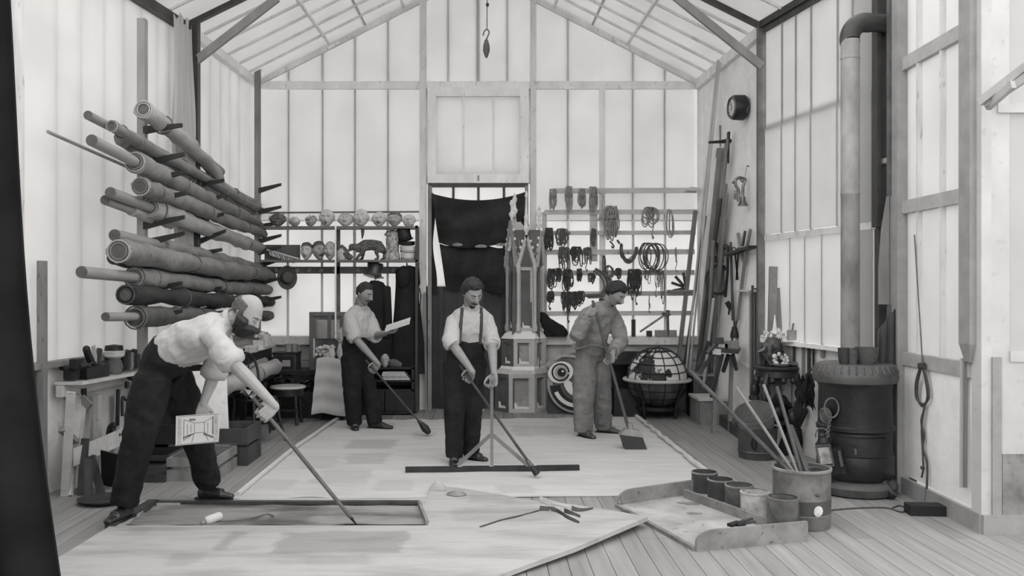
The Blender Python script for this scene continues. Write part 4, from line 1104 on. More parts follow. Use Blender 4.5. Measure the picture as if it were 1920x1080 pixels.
# loose things along the sill below the ropes
sy = YB - .08
def silled(px0, px1, py0, label, mat, name, cat, lean=0):
 a = at(px0, 0, sy); b = at(px1, 0, sy); z = SILL
 solo(name, MB().hexa([V((a.x, sy - .03, z)), V((b.x, sy - .03, z)), V((b.x, sy + .02, z)), V((a.x, sy + .02, z))], [V((a.x + lean, sy - .03, at(0, py0, sy).z)), V((b.x + lean, sy - .03, at(0, py0, sy).z)), V((b.x + lean, sy + .02, at(0, py0, sy).z)), V((a.x + lean, sy + .02, at(0, py0, sy).z))]), mat, label, cat, V((a.x, sy, z)))
silled(1184, 1191, 599, 'dark upright block standing alone on the sill below the ropes', WOODB, 'block', 'block')
silled(1212, 1222, 620, 'small black bit of timber lying on the sill near the dark block', WOODB, 'timber_offcut', 'wood')
silled(1228, 1268, 619, 'flat dark board lying on the sill below the ropes', WOODM, 'flat_board', 'board')
solo('slanting_stay', MB().tube([at(1200, 622, sy - .03), at(1250, 588, sy - .03)], .014, 6), WOODM, 'thin stick slanting up from the sill to the lowest rope rail', 'stick', at(1200, 622, sy - .03))
t = thing('tap_standard', 'iron upright with a round tap head standing on the sill', 'tap', V((at(1252, 0, sy).x, sy, SILL)))
part(t, 'stem', MB().tube([V((at(1252, 0, sy).x, sy - .02, SILL)), at(1252, 592, sy - .02)], .018, 8), IRONG)
part(t, 'head', MB().lathe([(.03, 0), (.045, .01), (.03, .03), (.02, .05), (.03, .07), (0, .075)], at(1252, 592, sy - .02), 10), IRONG)
part(t, 'spout', MB().tube([at(1252, 589, sy - .02), at(1243, 588, sy - .04)], .018, 7, round_=1), IRONG)
# dark cloth heap on the sill beside the pinnacle
m = MB()
for px, py, a, b in ((1024, 612, .07, .20), (1034, 604, .06, .16), (1044, 612, .08, .12), (1056, 618, .06, .08)):
 c = at(px, py, 11.84); m.ell((c.x, 11.84, SILL + b * .75), (a, .07, b), 10, 8, Matrix.Rotation(-.35, 3, 'Y'))
m = remeshed(m, .014, 1, lambda p: .02 * noise.noise(p * 16))
m.v = [V((p.x, p.y, max(p.z, SILL))) for p in m.v]
solo('dark_cloth_heap', m, CLOTHD, 'stiff heap of dark cloth piled on the sill between pinnacle and ropes', 'cloth', at(1040, 620, 11.8))
# ================================================================ painted stage pieces in front of the gable wall
STONE = M('painted_stone', .30, .8, .25, 3, spots=.25, bump=.1)
STONEL = M('painted_stone_light', .46, .8, .15, 3, spots=.2, bump=.1)
STONED = M('painted_stone_dark', .11, .8, .3, 4)
SNOW = M('painted_snow', .72, .85, .06, 6, bump=.3)
pn = thing('gothic_pinnacle', 'tall stage pinnacle of panelled gothic stonework with gables and frosted ledges, beside the doorway', 'stage set piece', (.5, 11.8, 0))
def lv(px, Y): return (px - CX) * Y / FPX
def plan(a, b, c, d, Yf=11.62, Ys=11.82):
 return [V((lv(a, Ys), Ys, 0)), V((lv(b, Yf), Yf, 0)), V((lv(c, Yf), Yf, 0)), V((lv(d, Ys), Ys, 0))]
def zz(py): return EYE - (py - CY) * 11.62 / FPX
def tier(pl, z0, z1, mats, panel=True, frame_w=.05, inset=.035):
 for i in range(3):
  a, b = pl[i], pl[i + 1]
  d = (b - a); ln = d.length; d.normalize(); n = V((d.y, -d.x, 0))
  o = a + V((0, 0, z0)); h = z1 - z0
  def q(u0, u1, w0, w1, dep, th, name, mat):
   m = MB()
   c = [o + d * u0 + V((0, 0, w0)), o + d * u1 + V((0, 0, w0)), o + d * u1 + V((0, 0, w1)), o + d * u0 + V((0, 0, w1))]
   m.hexa([p + n * (dep - th) for p in (c[0], c[1])] + [p + n * dep for p in (c[1], c[0])], [p + n * (dep - th) for p in (c[3], c[2])] + [p + n * dep for p in (c[2], c[3])])
   return part(pn, name, m, mat)
  mm = mats[i]
  fw = min(frame_w, ln * .28)
  q(0, fw, 0, h, 0, .05, 'panel_frame', mm); q(ln - fw, ln, 0, h, 0, .05, 'panel_frame', mm)
  q(fw, ln - fw, 0, frame_w, 0, .05, 'panel_frame', mm); q(fw, ln - fw, h - frame_w, h, 0, .05, 'panel_frame', mm)
  q(fw, ln - fw, frame_w, h - frame_w, -inset, .02, 'recessed_panel', STONED if i == 0 else STONE)
  g = .022
  q(fw, fw + g, frame_w, h - frame_w, -.012, .03, 'moulding', STONED); q(ln - fw - g, ln - fw, frame_w, h - frame_w, -.012, .03, 'moulding', STONEL if i else STONED)
  q(fw + g, ln - fw - g, h - frame_w - g, h - frame_w, -.012, .03, 'moulding', STONED)
  # a drift of painted snow on the lower ledge
  k = [(fw + g, frame_w), (ln - fw - g, frame_w), (ln - fw - g, frame_w + .02), (fw + (ln - 2 * fw) * .6, frame_w + .03), (fw + (ln - 2 * fw) * .3, frame_w + .028), (fw + (ln - 2 * fw) * .2, frame_w + .07), (fw + g, frame_w + .08)]
  part(pn, 'snow', MB().prism(k, o - n * .02, d, (0, 0, 1), -.02 if False else .02), SNOW)
def ledge(p0, p1, z0, z1, mat, name='ledge'):
 m = MB()
 for i in range(3):
  m.add([p0[i] + V((0, 0, z0)), p0[i + 1] + V((0, 0, z0)), p1[i + 1] + V((0, 0, z1)), p1[i] + V((0, 0, z1))], [(0, 1, 2, 3)])
 m.add([p + V((0, 0, z0)) for p in p0], [(0, 1, 2, 3)]); m.add([p + V((0, 0, z1)) for p in p1], [(3, 2, 1, 0)])
 m.add([p0[0] + V((0, 0, z0)), p0[3] + V((0, 0, z0)), p1[3] + V((0, 0, z1)), p1[0] + V((0, 0, z1))], [(0, 1, 2, 3)])
 return part(pn, name, m, mat)
MT = [STONED, STONEL, STONEL]
P1, P1c = plan(928, 954, 1002, 1026), plan(926, 952, 1004, 1028)
P2, P2c = plan(940, 963, 1002, 1024, 11.67), plan(939, 962, 1003, 1025, 11.66)
P3 = plan(950, 970, 1004, 1018, 11.72, 11.85)
tier(P1, 0.0, zz(702), MT)
ledge(P1c, P2, zz(702), zz(690), STONEL, 'weathered_ledge'); ledge(plan(932, 957, 1001, 1024, 11.635), P2, zz(700), zz(688), SNOW, 'snow_cap')
tier(P2, zz(690), zz(636), MT)
ledge(P2c, P3, zz(636), zz(622), SNOW, 'snow_cap')
tier(P3, zz(622), zz(500), MT, frame_w=.045, inset=.05)
part(pn, 'core', MB().hexa([V((lv(958, 11.8), 11.72, .02)), V((lv(1012, 11.8), 11.72, .02)), V((lv(1012, 11.8), 11.83, .02)), V((lv(958, 11.8), 11.83, .02))],
                           [V((lv(962, 11.8), 11.74, zz(430))), V((lv(1012, 11.8), 11.74, zz(430))), V((lv(1012, 11.8), 11.83, zz(430))), V((lv(962, 11.8), 11.83, zz(430)))]), STONED)
# corner shafts with little capitals
for px, Y in ((951, 11.84), (972, 11.70), (1003, 11.70), (1018, 11.84)):
 x = lv(px, Y)
 part(pn, 'shaft', MB().lathe([(.035, zz(622)), (.035, zz(612)), (.022, zz(606)), (.022, zz(512)), (.030, zz(508)), (.036, zz(502)), (.03, zz(497))], (x, Y, 0), 10), STONEL if px > 960 else STONE)
# gables: a steep pointed arch frame on each face, crockets along it and a finial
def gable(a, b, z0, zt, mat, fin):
 d = (b - a); ln = d.length; d.normalize(); n = V((d.y, -d.x, 0)); mdl = (a + b) / 2
 ap = mdl + V((0, 0, zt))
 for e in (a, b):
  s = e + V((0, 0, z0))
  part(pn, 'gable_rib', MB().beam(s + n * .02, ap + n * .02, .035, .045, n), mat)
  part(pn, 'gable_moulding', MB().beam(s.lerp(mdl + V((0, 0, z0)), .22) + n * .01, ap.lerp(mdl + V((0, 0, z0)), .2) + n * .01, .02, .03, n), STONE)
  for t in (.2, .4, .6, .8):
   p = s.lerp(ap, t) + n * .02 + (e - mdl).normalized() * .03
   part(pn, 'crocket', MB().ell(p, (.018, .018, .024), 8, 6), SNOW if t > .5 else STONE)
 part(pn, 'gable_field', MB().prism([(-ln * .42, 0), (ln * .42, 0), (0, (zt - z0) * .84)], mdl + V((0, 0, z0)) - n * .01, d, (0, 0, 1), .02), STONED)
 for k, (zz_, w) in enumerate(((0.0, .02), (.06, .04), (.10, .022), (.18, .018), (.22, .038), (.26, .02), (.32, .008))):
  pass
 part(pn, 'finial', MB().lathe([(.020, -.03), (.018, .03), (.042, .07), (.045, .09), (.02, .12), (.016, .18), (.030, .21), (.034, .235), (.015, .27), (.011, fin * .86), (.024, fin * .9), (.012, fin), (0, fin + .02)], ap, 8), SNOW)
gable(P3[0], P3[1], zz(500), zz(412), STONE, .18)
gable(P3[1], P3[2], zz(500), zz(440), STONEL, .56)
gable(P3[2], P3[3], zz(500), zz(432), STONEL, .32)
gable(V((lv(955, 11.8), 11.80, 0)), V((lv(975, 11.8), 11.78, 0)), zz(470), zz(405), STONEL, .30)
# pierced infill between the gables
m = MB().prism([(0, 0), (.20, 0), (.19, .22), (.13, .17), (.07, .25), (.02, .2)], V((lv(965, 11.75), 11.76, zz(450))), (1, 0, 0), (0, 0, 1), .02)
part(pn, 'pierced_crest', m, STONEL)
for k in range(7):
 part(pn, 'piercing', MB().ell(V((lv(968, 11.75) + .03 + .022 * k, 11.755, zz(450) + .05 + .06 * (k % 3))), (.008, .004, .016), 8, 6), BLACKP)
# ---- painted grotesque face cut-out -------------------------------------------------
fc = thing('painted_face_cutout', 'round painted board of a grinning face with huge ringed eyes, beside the pinnacle', 'stage set piece', (1.25, 11.5, 0))
FY = 11.5
def disc(cx, cy, rx, ry, off, th, mat, name, a0=0, a1=2 * pi, n=28, rot=0, inner=0):
 S = FPX / FY
 pts = [(rx * cos(a0 + (a1 - a0) * k / n), ry * sin(a0 + (a1 - a0) * k / n)) for k in range(n + (0 if abs(a1 - a0 - 2 * pi) < 1e-6 else 1))]
 if inner:
  pts += [(p[0] * inner, p[1] * inner) for p in reversed(pts)]
 c, s = cos(rot), sin(rot)
 pts = [((p[0] * c - p[1] * s) / S, (p[0] * s + p[1] * c) / S) for p in pts]
 return part(fc, name, MB().prism(pts, at(cx, cy, FY - off), (1, 0, 0), (0, 0, 1), -th if False else th), mat)
FACE = M('painted_face_grey', .12, .7, .5, 5, stretch=(1, 1, .5))
FACEL = M('painted_face_light', .34, .7, .35, 6)
part(fc, 'backing_board', MB().hexa([at(1027, 779, FY + .05), at(1118, 779, FY + .05), at(1118, 779, FY + .02), at(1027, 779, FY + .02)], [at(1027, 690, FY + .2), at(1100, 690, FY + .2), at(1100, 690, FY + .17), at(1027, 690, FY + .17)]), WOODB)
disc(1083, 718, 57, 57, .00, .02, FACE, 'face_disc', n=40)
disc(1083, 718, 57, 57, .02, .008, FACEL, 'painted_cheek', a0=pi * .95, a1=pi * 1.75, n=24, inner=.82)
disc(1083, 720, 52, 50, .03, .008, BLACKP, 'painted_grin', a0=pi * 1.02, a1=pi * 1.8, n=24, inner=.62)
disc(1083, 720, 47, 44, .04, .008, EYEW, 'painted_teeth', a0=pi * 1.12, a1=pi * 1.6, n=18, inner=.84)
disc(1078, 712, 22, 30, .03, .010, EYEW, 'painted_eye_bag', a0=pi * .9, a1=pi * 1.7, n=20, rot=.1)
for cx in (1051, 1118):
 disc(cx, 698, 24, 20, .035, .01, EYEW, 'painted_eye_white', rot=.3)
 disc(cx, 698, 17, 17, .045, .008, BLACKP, 'painted_iris_ring', inner=.82)
 disc(cx + 1, 698, 12, 12, .05, .008, FACEL, 'painted_iris')
 disc(cx + 2, 698, 8, 8, .058, .008, BLACKP, 'painted_pupil')
 disc(cx + 4, 696, 2.2, 2.2, .066, .006, EYEW, 'painted_glint', n=10)
disc(1062, 690, 40, 26, .03, .01, FACEL, 'painted_brow', a0=pi * .28, a1=pi * .95, n=18, inner=.8)
disc(1084, 716, 9, 14, .045, .02, FACEL, 'painted_nose')
# ---- globe on a stand -------------------------------------------------
GY = 11.25
gc = at(1232, 708, GY); GR = 57 * GY / FPX
gl = thing('terrestrial_globe', 'large openwork globe with dark meridians and a broad pale horizon ring on black legs', 'globe', (gc.x, GY, 0))
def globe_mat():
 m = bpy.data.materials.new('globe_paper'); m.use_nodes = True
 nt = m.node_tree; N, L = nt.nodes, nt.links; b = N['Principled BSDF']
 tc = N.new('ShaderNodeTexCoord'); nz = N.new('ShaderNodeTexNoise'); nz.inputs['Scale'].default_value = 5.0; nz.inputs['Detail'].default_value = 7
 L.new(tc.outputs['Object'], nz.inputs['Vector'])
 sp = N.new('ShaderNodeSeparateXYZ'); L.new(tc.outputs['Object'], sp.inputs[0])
 ma = N.new('ShaderNodeMath'); ma.operation = 'MULTIPLY_ADD'; ma.inputs[1].default_value = .42; L.new(sp.outputs['X'], ma.inputs[0]); L.new(nz.outputs['Fac'], ma.inputs[2])  # map patches crowd to one side, painting in the globe's shaded half
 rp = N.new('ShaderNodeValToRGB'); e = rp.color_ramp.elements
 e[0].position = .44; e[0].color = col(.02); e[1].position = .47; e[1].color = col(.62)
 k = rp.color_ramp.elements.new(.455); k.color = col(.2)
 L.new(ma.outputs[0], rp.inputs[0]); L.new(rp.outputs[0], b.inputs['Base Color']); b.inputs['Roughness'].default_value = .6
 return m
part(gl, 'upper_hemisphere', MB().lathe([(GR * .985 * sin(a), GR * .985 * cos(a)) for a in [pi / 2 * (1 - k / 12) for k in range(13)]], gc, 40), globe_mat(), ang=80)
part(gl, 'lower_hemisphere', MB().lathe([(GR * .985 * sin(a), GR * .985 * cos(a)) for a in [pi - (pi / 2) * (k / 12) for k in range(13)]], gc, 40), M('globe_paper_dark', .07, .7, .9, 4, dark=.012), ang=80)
tilt = Matrix.Rotation(.10, 3, 'X')
def gp(lat, lon, r=1.0):
 return gc + tilt @ V((sin(lon) * cos(lat), -cos(lon) * cos(lat), sin(lat))) * GR * r
for k in range(12):
 lo = 2 * pi * k / 12 + .08
 part(gl, 'meridian', MB().tube([gp(-1.5 + 3.0 * i / 20, lo) for i in range(21)], .0065, 5), BLACKP)
for la in (-.95, -.6, -.3, .3, .58, .86, 1.15):
 part(gl, 'parallel', MB().tube([gp(la, 2 * pi * i / 36) for i in range(36)], .0065, 5, closed=True), BLACKP)
part(gl, 'horizon_ring', MB().lathe([(GR * 1.0, -.018), (GR * 1.1, -.018), (GR * 1.13, 0), (GR * 1.1, .018), (GR * 1.0, .018)], gc + V((0, 0, -.02)), 44), STONEL)
for k in range(4):
 a = pi / 4 + pi / 2 * k; p = gc + V((cos(a) * GR * 1.06, sin(a) * GR * 1.06, -.04))
 part(gl, 'leg', MB().tube(bez([p, p + V((cos(a) * -.10, sin(a) * -.10, -.22)), V((gc.x + cos(a) * .26, gc.y + sin(a) * .26, .0))], 5), .02, 8), BLACKP)
part(gl, 'stand_ring', MB().lathe([(.1, .0), (.26, .0), (.26, .04), (.1, .05), (.1, 0)], (gc.x, GY, .1), 24), BLACKP)
part(gl, 'pole_cap', MB().ell(gp(1.57, 0, 1.0), (.03, .03, .015), 10, 6), BLACKP)
# dark things behind and under the globe
for px, py, w, h, lb, n_, c_ in ((1184, 668, 54, 14, 'long black box lying on the base ledge behind the globe', 'black_box', 'box'),):
 solo(n_, MB().span(V((at(1160, 0, 11.8).x, 11.72, .66)), V((at(1207, 0, 11.8).x, 11.92, .77))), WOODB, lb, c_, at(1184, 680, 11.8))
tb = thing('black_trestle_table', 'low black table behind the globe and the painted face', 'table', (1.9, 11.75, 0))
part(tb, 'table_top', MB().span((1.42, 11.6, .62), (2.5, 11.95, .66)), WOODB)
for x in (1.46, 1.95, 2.46):
 for y in (11.63, 11.92):
  part(tb, 'leg', MB().span((x - .025, y - .025, 0), (x + .025, y + .025, .62)), WOODB)
part(tb, 'back_panel', MB().span((1.44, 11.88, .08), (2.48, 11.9, .62)), WOODB)
# sack of grey painter's cloth hanging near the hip of the man in grey
solo('paint_box', MB().span((1.62, 11.3, .0), (1.95, 11.55, .34)), WOODB, 'black box standing on the floor between the painted face and the globe', 'box', (1.8, 11.4, 0))
# ================================================================ hook hanging from the roof
hk = thing('hanging_hook', 'iron hook with a long weight on a cord, hanging from the ridge', 'hook', at(912, 77, 10.5))
part(hk, 'cord', MB().tube([V((at(914, 0, 10.5).x, 10.5, 5.8)), at(913, 55, 10.5)], .006, 5), ROPEM)
part(hk, 'hook', MB().tube(bez([at(906, 66, 10.5), at(908, 59, 10.5), at(913, 55, 10.5), at(917, 60, 10.5), at(915, 67, 10.5), at(912, 74, 10.5)], 5), .008, 6, round_=1), IRONG)
part(hk, 'weight', MB().lathe([(.008, .02), (.022, 0), (.038, -.06), (.040, -.12), (.024, -.17), (.012, -.2), (0, -.205)], at(912, 76, 10.5), 14), IRONG)
part(hk, 'knot', MB().ell(at(914, 9, 10.5), (.02, .02, .025), 8, 6), ROPED)
# ================================================================ poles leaning in the corner past the ropes
POLEL = M('pale_pole', .50, .6, .15, 8, stretch=(1, 1, .15))
POLEG = M('grey_pole', .20, .6, .3, 8, stretch=(1, 1, .15))
POLEK = M('dark_pole', .06, .6, .3, 8, stretch=(1, 1, .15))
def lean(bpx, bpy, tpx, tpy, Yt, r, mat, label, name='pole', cat='pole', group='poles leaning in the corner', blade=None, r2=None, sq=False):
 b = fl(bpx, bpy); tp = at(tpx, tpy, min(Yt, 2.80 * FPX / (tpx - CX)))
 m = MB()
 if sq:
  m.beam(b, tp, r * 2.2, r * 1.2)
 else:
  m.tube([b, b.lerp(tp, .5) + V((0, 0, -.01)), tp], [r, r, r2 or r], 8)
 if blade is None:
  return solo(name, m, mat, label, cat, b, group)
 t = thing(name, label, cat, b, group)
 part(t, 'shaft', m, mat)
 blade(t, tp, (tp - b).normalized())
 return t
def knobend(mat, r, ln):
 return lambda t, p, d: part(t, 'head', MB().lathe([(r * .6, -ln), (r, -ln * .8), (r, -ln * .1), (r * .6, 0)], p, 10, d), mat)
def oarblade(mat):
 return lambda t, p, d: part(t, 'blade', MB().lathe([(.02, -.5), (.045, -.35), (.05, -.1), (.035, 0)], p + d * .05, 8, d, sx=.4), mat)
lean(1279, 768, 1346, 112, 11.2, .014, POLEL, 'tallest thin pale pole, its tip above the wall bracket')
lean(1286, 770, 1349, 118, 11.15, .014, POLEL, 'second thin pale pole close against the tallest one')
lean(1262, 766, 1304, 395, 11.5, .035, POLEG, 'broad rough grey plank leaning nearest to the ropes', 'leaning_plank', 'plank', sq=True)
lean(1272, 764, 1323, 405, 11.3, .02, POLED, 'short black flat bar behind the thin pale poles', sq=True)
lean(1302, 768, 1352, 278, 11.0, .042, POLEG, 'thickest grey pole with a rounded knob at its top', blade=knobend(WOODM, .055, .14))
lean(1310, 770, 1363, 268, 11.0, .028, POLEG, 'grey oar with its narrow blade up under the wall bracket', 'oar', 'oar', blade=oarblade(WOODM))
lean(1318, 772, 1357, 318, 10.9, .024, POLEL, 'straight pale grey pole leaning in front of the oar')
lean(1322, 773, 1361, 345, 10.8, .026, POLEG, 'grey pole with a square cut end, middle of the leaning bundle', sq=True)
lean(1326, 775, 1363, 362, 10.7, .022, POLEG, 'slim grey pole resting over the square cut one')
lean(1296, 776, 1351, 372, 10.7, .026, POLEK, 'dark round pole at the front of the leaning bundle')
lean(1326, 778, 1335, 480, 10.6, .03, POLEK, 'short dark pole standing almost upright against the plaster')
lean(1320, 780, 1337, 452, 10.4, .02, POLEG, 'short grey staff standing beside the round pan')
lean(1312, 780, 1338, 560, 10.5, .016, POLEL, 'shortest pale stick lying across the foot of the bundle')
t = thing('hook_pole', 'thin pale rod with a line tied to its tip, hanging from the wall bracket', 'rod', fl(1330, 770), None)
part(t, 'rod', MB().tube([at(1350, 235, 11), at(1351, 275, 11)], .012, 6), POLEG)
part(t, 'line', MB().tube(bez([at(1358, 322, 10.9), at(1367, 350, 10.9), at(1364, 400, 10.8), at(1355, 450, 10.7)], 5), .006, 5), ROPEM)
# ---- hung on the plaster ----
def wallx(Y): return 2.84 + (12 - Y) / 2.5 * .08 - .03
br = at(1372, 265, 10.5); bx = wallx(10.5)
t = thing('wall_bracket', 'black iron bracket with a long arm and a pointed back plate holding the poles', 'bracket', (bx, 10.5, br.z))
part(t, 'back_plate', MB().prism([(-.05, .10), (.03, .10), (.02, -.06), (.0, -.26), (-.02, -.06)], (bx - .03, 10.47, br.z), (0, 1, 0), (0, 0, 1), -.02), BLACKP)
part(t, 'arm', MB().tube([V((bx - .03, 10.47, br.z)), V((bx - .14, 10.47, br.z - .01)), at(1330, 267, 10.47)], [.030, .018, .014], 8, round_=1), BLACKP)
ck = V((wallx(10.0) - .0, 10.0, at(0, 202, 10.0).z))
t = thing('wall_clock', 'round dark cased clock with a pale dial fixed high on the plaster', 'clock', ck)
ax = V((-1, -.12, 0)).normalized()
part(t, 'case', MB().lathe([(.125, 0), (.14, .02), (.135, .13), (.125, .15), (.10, .155), (.10, .14), (0, .14)], ck, 28, ax, hint=(0, 0, 1)), WOODB)
part(t, 'bezel', MB().lathe([(.100, .145), (.112, .165), (.122, .15)], ck, 28, ax, hint=(0, 0, 1)), IRONG)
part(t, 'dial', MB().lathe([(.102, .143), (.102, .147), (0, .147)], ck, 28, ax, hint=(0, 0, 1)), PAPER)
s_, u_ = ortho(ax, (0, 0, 1))
for k in range(12):
 q = 2 * pi * k / 12; p = ck + ax * .149 + (s_ * cos(q) + u_ * sin(q)) * .082
 part(t, 'hour_mark', MB().beam(p, p + (s_ * cos(q) + u_ * sin(q)) * .014, .006, .004, ax), BLACKP)
for q, ln in ((.6, .07), (2.4, .045)):
 part(t, 'hand', MB().beam(ck + ax * .151, ck + ax * .151 + (s_ * cos(q) + u_ * sin(q)) * ln, .007, .003, ax), BLACKP)
part(t, 'key_hook', MB().tube([ck + V((-.01, -.2, -.03)), ck + V((-.03, -.2, -.05)), ck + V((-.03, -.2, -.09))], .008, 5), IRONG)
# carved handle / lantern bracket hung from a nail
ky = 9.9; kx = wallx(ky) - .02
t = thing('bugle', 'small brass instrument of coiled tube and valves hanging from a nail under the clock', 'instrument', (kx, ky, at(0, 385, ky).z))
K = lambda px, py, dx=0: at(px, py, ky) + V((dx, 0, 0))
BR = M('old_brass', .16, .3, .4, 8, metal=.7, spec=.6)
part(t, 'nail', MB().tube([K(1400, 311), K(1405, 312)], .006, 5), IRON)
part(t, 'hanging_string', MB().tube([K(1400, 312), K(1397, 331)], .003, 4), ROPEM)
part(t, 'bell', MB().lathe([(.06, 0), (.052, .02), (.032, .05), (.026, .10)], K(1398, 386, -.03) + V((0, 0, 0)), 14, (0, 0, 1)), BR)
part(t, 'tube', MB().tube(bez([K(1400, 382, -.04), K(1400, 352, -.04), K(1405, 338, -.05), K(1398, 333, -.06), K(1391, 338, -.07), K(1392, 348, -.07), K(1396, 360, -.06), K(1394, 378, -.06)], 5), .016, 8), BR)
part(t, 'crook', MB().tube([K(1399, 337, -.03) + V((.03 * cos(q), 0, .022 * sin(q))) for q in [k * pi / 7 for k in range(14)]], .008, 6, closed=True), BR)
for k in range(3):
 part(t, 'valve', MB().lathe([(.012, 0), (.012, .06), (.007, .065), (.007, .09), (.012, .095), (0, .1)], K(1386 + k * 3.4, 374, -.05), 8), BR)
part(t, 'mouthpiece', MB().lathe([(.006, 0), (.01, .03), (.016, .045), (.013, .05)], K(1389, 346, -.05), 8, (-.6, 0, .4)), BR)
# ledge with long handled tools
lz = 2.02
t = thing('tool_ledge', 'thin dark wooden ledge on the plaster with long handled tools hooked under it', 'shelf', (2.82, 9.9, lz))
part(t, 'ledge_board', MB().hexa([V((wallx(9.58), 9.58, lz)), V((wallx(10.45), 10.45, lz - .05)), V((wallx(10.45) - .1, 10.45, lz - .05)), V((wallx(9.58) - .1, 9.58, lz))],
                                 [V((wallx(9.58), 9.58, lz + .03)), V((wallx(10.45), 10.45, lz - .02)), V((wallx(10.45) - .1, 10.45, lz - .02)), V((wallx(9.58) - .1, 9.58, lz + .03))]), WOODB)
PLY = lambda px: on_line(px, RW[1], RW[0]).y
PNY = PLY(1349) - .16
SCY = PLY(1381) - .12
def hung(pts, Y, r, mat, label, name, cat, head=None, group='tools hung on the plaster wall'):
 q = [at(a, b, max(Y, PLY(a) - .14)) for a, b in pts]
 t = thing(name, label, cat, q[-1], group)
 part(t, 'shaft', MB().tube(q, r, 7, round_=.5), mat)
 if head:
  head(t, q)
 return t
def brushhead(w, h, mat):
 return lambda t, q: part(t, 'bristles', MB().lathe([(w * .5, 0), (w * .6, -.02), (w * .9, -h * .6), (w, -h), (0, -h)], q[-1], 12, (0, 0, 1)), mat)
hung([(1384, 438), (1389, 470), (1395, 492)], 9.75, .02, POLEG, 'short grey tool handle hooked under the dark ledge', 'hand_tool', 'tool')
hung([(1407, 431), (1401, 462), (1395, 500), (1383, 600)], 9.7, .02, POLEG, 'long slanting wooden handle from the dark ledge down to a brush', 'long_tool', 'tool')
hung([(1397, 434), (1393, 460)], 9.75, .016, POLEK, 'small dark peg shaped handle between the two slanting ones', 'hand_tool', 'tool')
t = thing('round_pan', 'long handled round pan hanging on the plaster like a banjo', 'pan', at(1349, 525, PNY), 'tools hung on the plaster wall')
pc = at(1349, 524, PNY); pa = V((-.75, -.65, 0)).normalized()
part(t, 'bowl', MB().lathe([(.17, 0), (.175, .02), (.16, .03), (.15, .02), (.12, .005), (0, 0)], pc, 26, pa, hint=(0, 0, 1)), M('pan_bottom', .11, .6, .3, 8))
part(t, 'rim', MB().lathe([(.155, .028), (.18, .034), (.185, .015), (.17, .0)], pc, 26, pa, hint=(0, 0, 1)), BLACKP)
part(t, 'handle', MB().beam(at(1348, 500, PNY), at(1347, 452, PNY), .05, .02, (0, 1, 0)), WOODB)
part(t, 'peg_head', MB().box(at(1348, 486, (PNY - .02)), (.10, .03, .08)), WOODB)
part(t, 'stand_pole', MB().tube([at(1349, 548, PNY), at(1345, 650, PNY)], .012, 6), POLEG)
t = hung([(1347, 455), (1355, 462), (1363, 462)], 10.3, .025, WOODD, 'dark jointed clamp hanging above the round pan', 'clamp', 'tool')
part(t, 'jaw', MB().tube([at(1350, 452, PNY), at(1357, 466, PNY - .05), at(1364, 466, PNY - .08)], .018, 6), BLACKP)
hung([(1365, 462), (1364, 510), (1360, 556)], 10.25, .018, WOODB, 'thin black curved blade hanging beside the round pan', 'curved_blade', 'tool')
hung([(1370, 455), (1372, 520), (1374, 600)], 10.15, .016, POLEK, 'dark straight rod hanging next to the curved blade', 'rod', 'tool')
t = thing('scissors', 'pair of dark shears hanging points down on the plaster', 'shears', at(1381, 500, SCY), 'tools hung on the plaster wall')
for s in (-1, 1):
 part(t, 'bow', MB().tube([at(1381 + s * 5, 469, SCY) + V((cos(q) * .026, 0, sin(q) * .03)) for q in [k * pi / 6 for k in range(12)]], .006, 5, closed=True), BLACKP)
 part(t, 'blade', MB().beam(at(1381 + s * 3, 475, SCY), at(1382 - s * 1.5, 525, SCY), .018, .008, (0, 1, 0)), BLACKP)
t = hung([(1373, 538), (1376, 590), (1377, 612)], 9.95, .012, POLEK, 'dark broad brush hanging bristles down above the little bench', 'broad_brush', 'brush', brushhead(.05, .13, BLACKP))
t = hung([(1382, 600), (1378, 615), (1372, 640)], 9.8, .012, POLEK, 'small dark brush hanging from the end of the long slanting handle', 'small_brush', 'brush', None)
t = thing('tin_jug', 'tiny dark ladle hung beside the hanging brush', 'ladle', at(1366, 572, 10.0), 'tools hung on the plaster wall')
part(t, 'cup', MB().beam(at(1363, 566, PLY(1366) - .1), at(1371, 580, PLY(1366) - .1), .05, .05), WOODB); part(t, 'handle', MB().tube([at(1368, 572, PLY(1366) - .08), at(1366, 590, PLY(1366) - .04)], .01, 5), WOODB)
# rods standing in a row against the plaster
for i, (px, t0, b0, w, mt) in enumerate(((1407, 545, 745, .013, POLEG), (1411, 535, 760, .014, POLEK), (1416, 540, 690, .012, POLEK), (1420, 548, 685, .012, POLEG), (1424, 509, 690, .014, POLEK))):
 lb = ['slim grey rod, first of the five standing in a row by the plaster', 'dark rod with a weighted foot, second of the five in a row', 'dark middle rod of the five standing in a row', 'short grey rod, fourth of the five in a row', 'tallest dark rod of the five, next to the iron grey post'][i]
 Y = 9.62 - i * .01
 t = thing('upright_rod', lb, 'rod', at(px, b0, Y), 'rods standing in a row by the plaster')
 part(t, 'rod', MB().tube([at(px, t0, Y), at(px, b0, Y)], w, 7), mt)
 part(t, 'tip', MB().ell(at(px, b0, Y), (w * 1.4, w * 1.4, w * 2.5), 8, 6), BLACKP)
part(wr, 'rod_batten', MB().beam(V((wallx(9.6) - .01, 9.56, 1.57)), V((wallx(10.25) - .01, 10.25, 1.57)), .05, .02, (0, 0, 1)), WOODG)
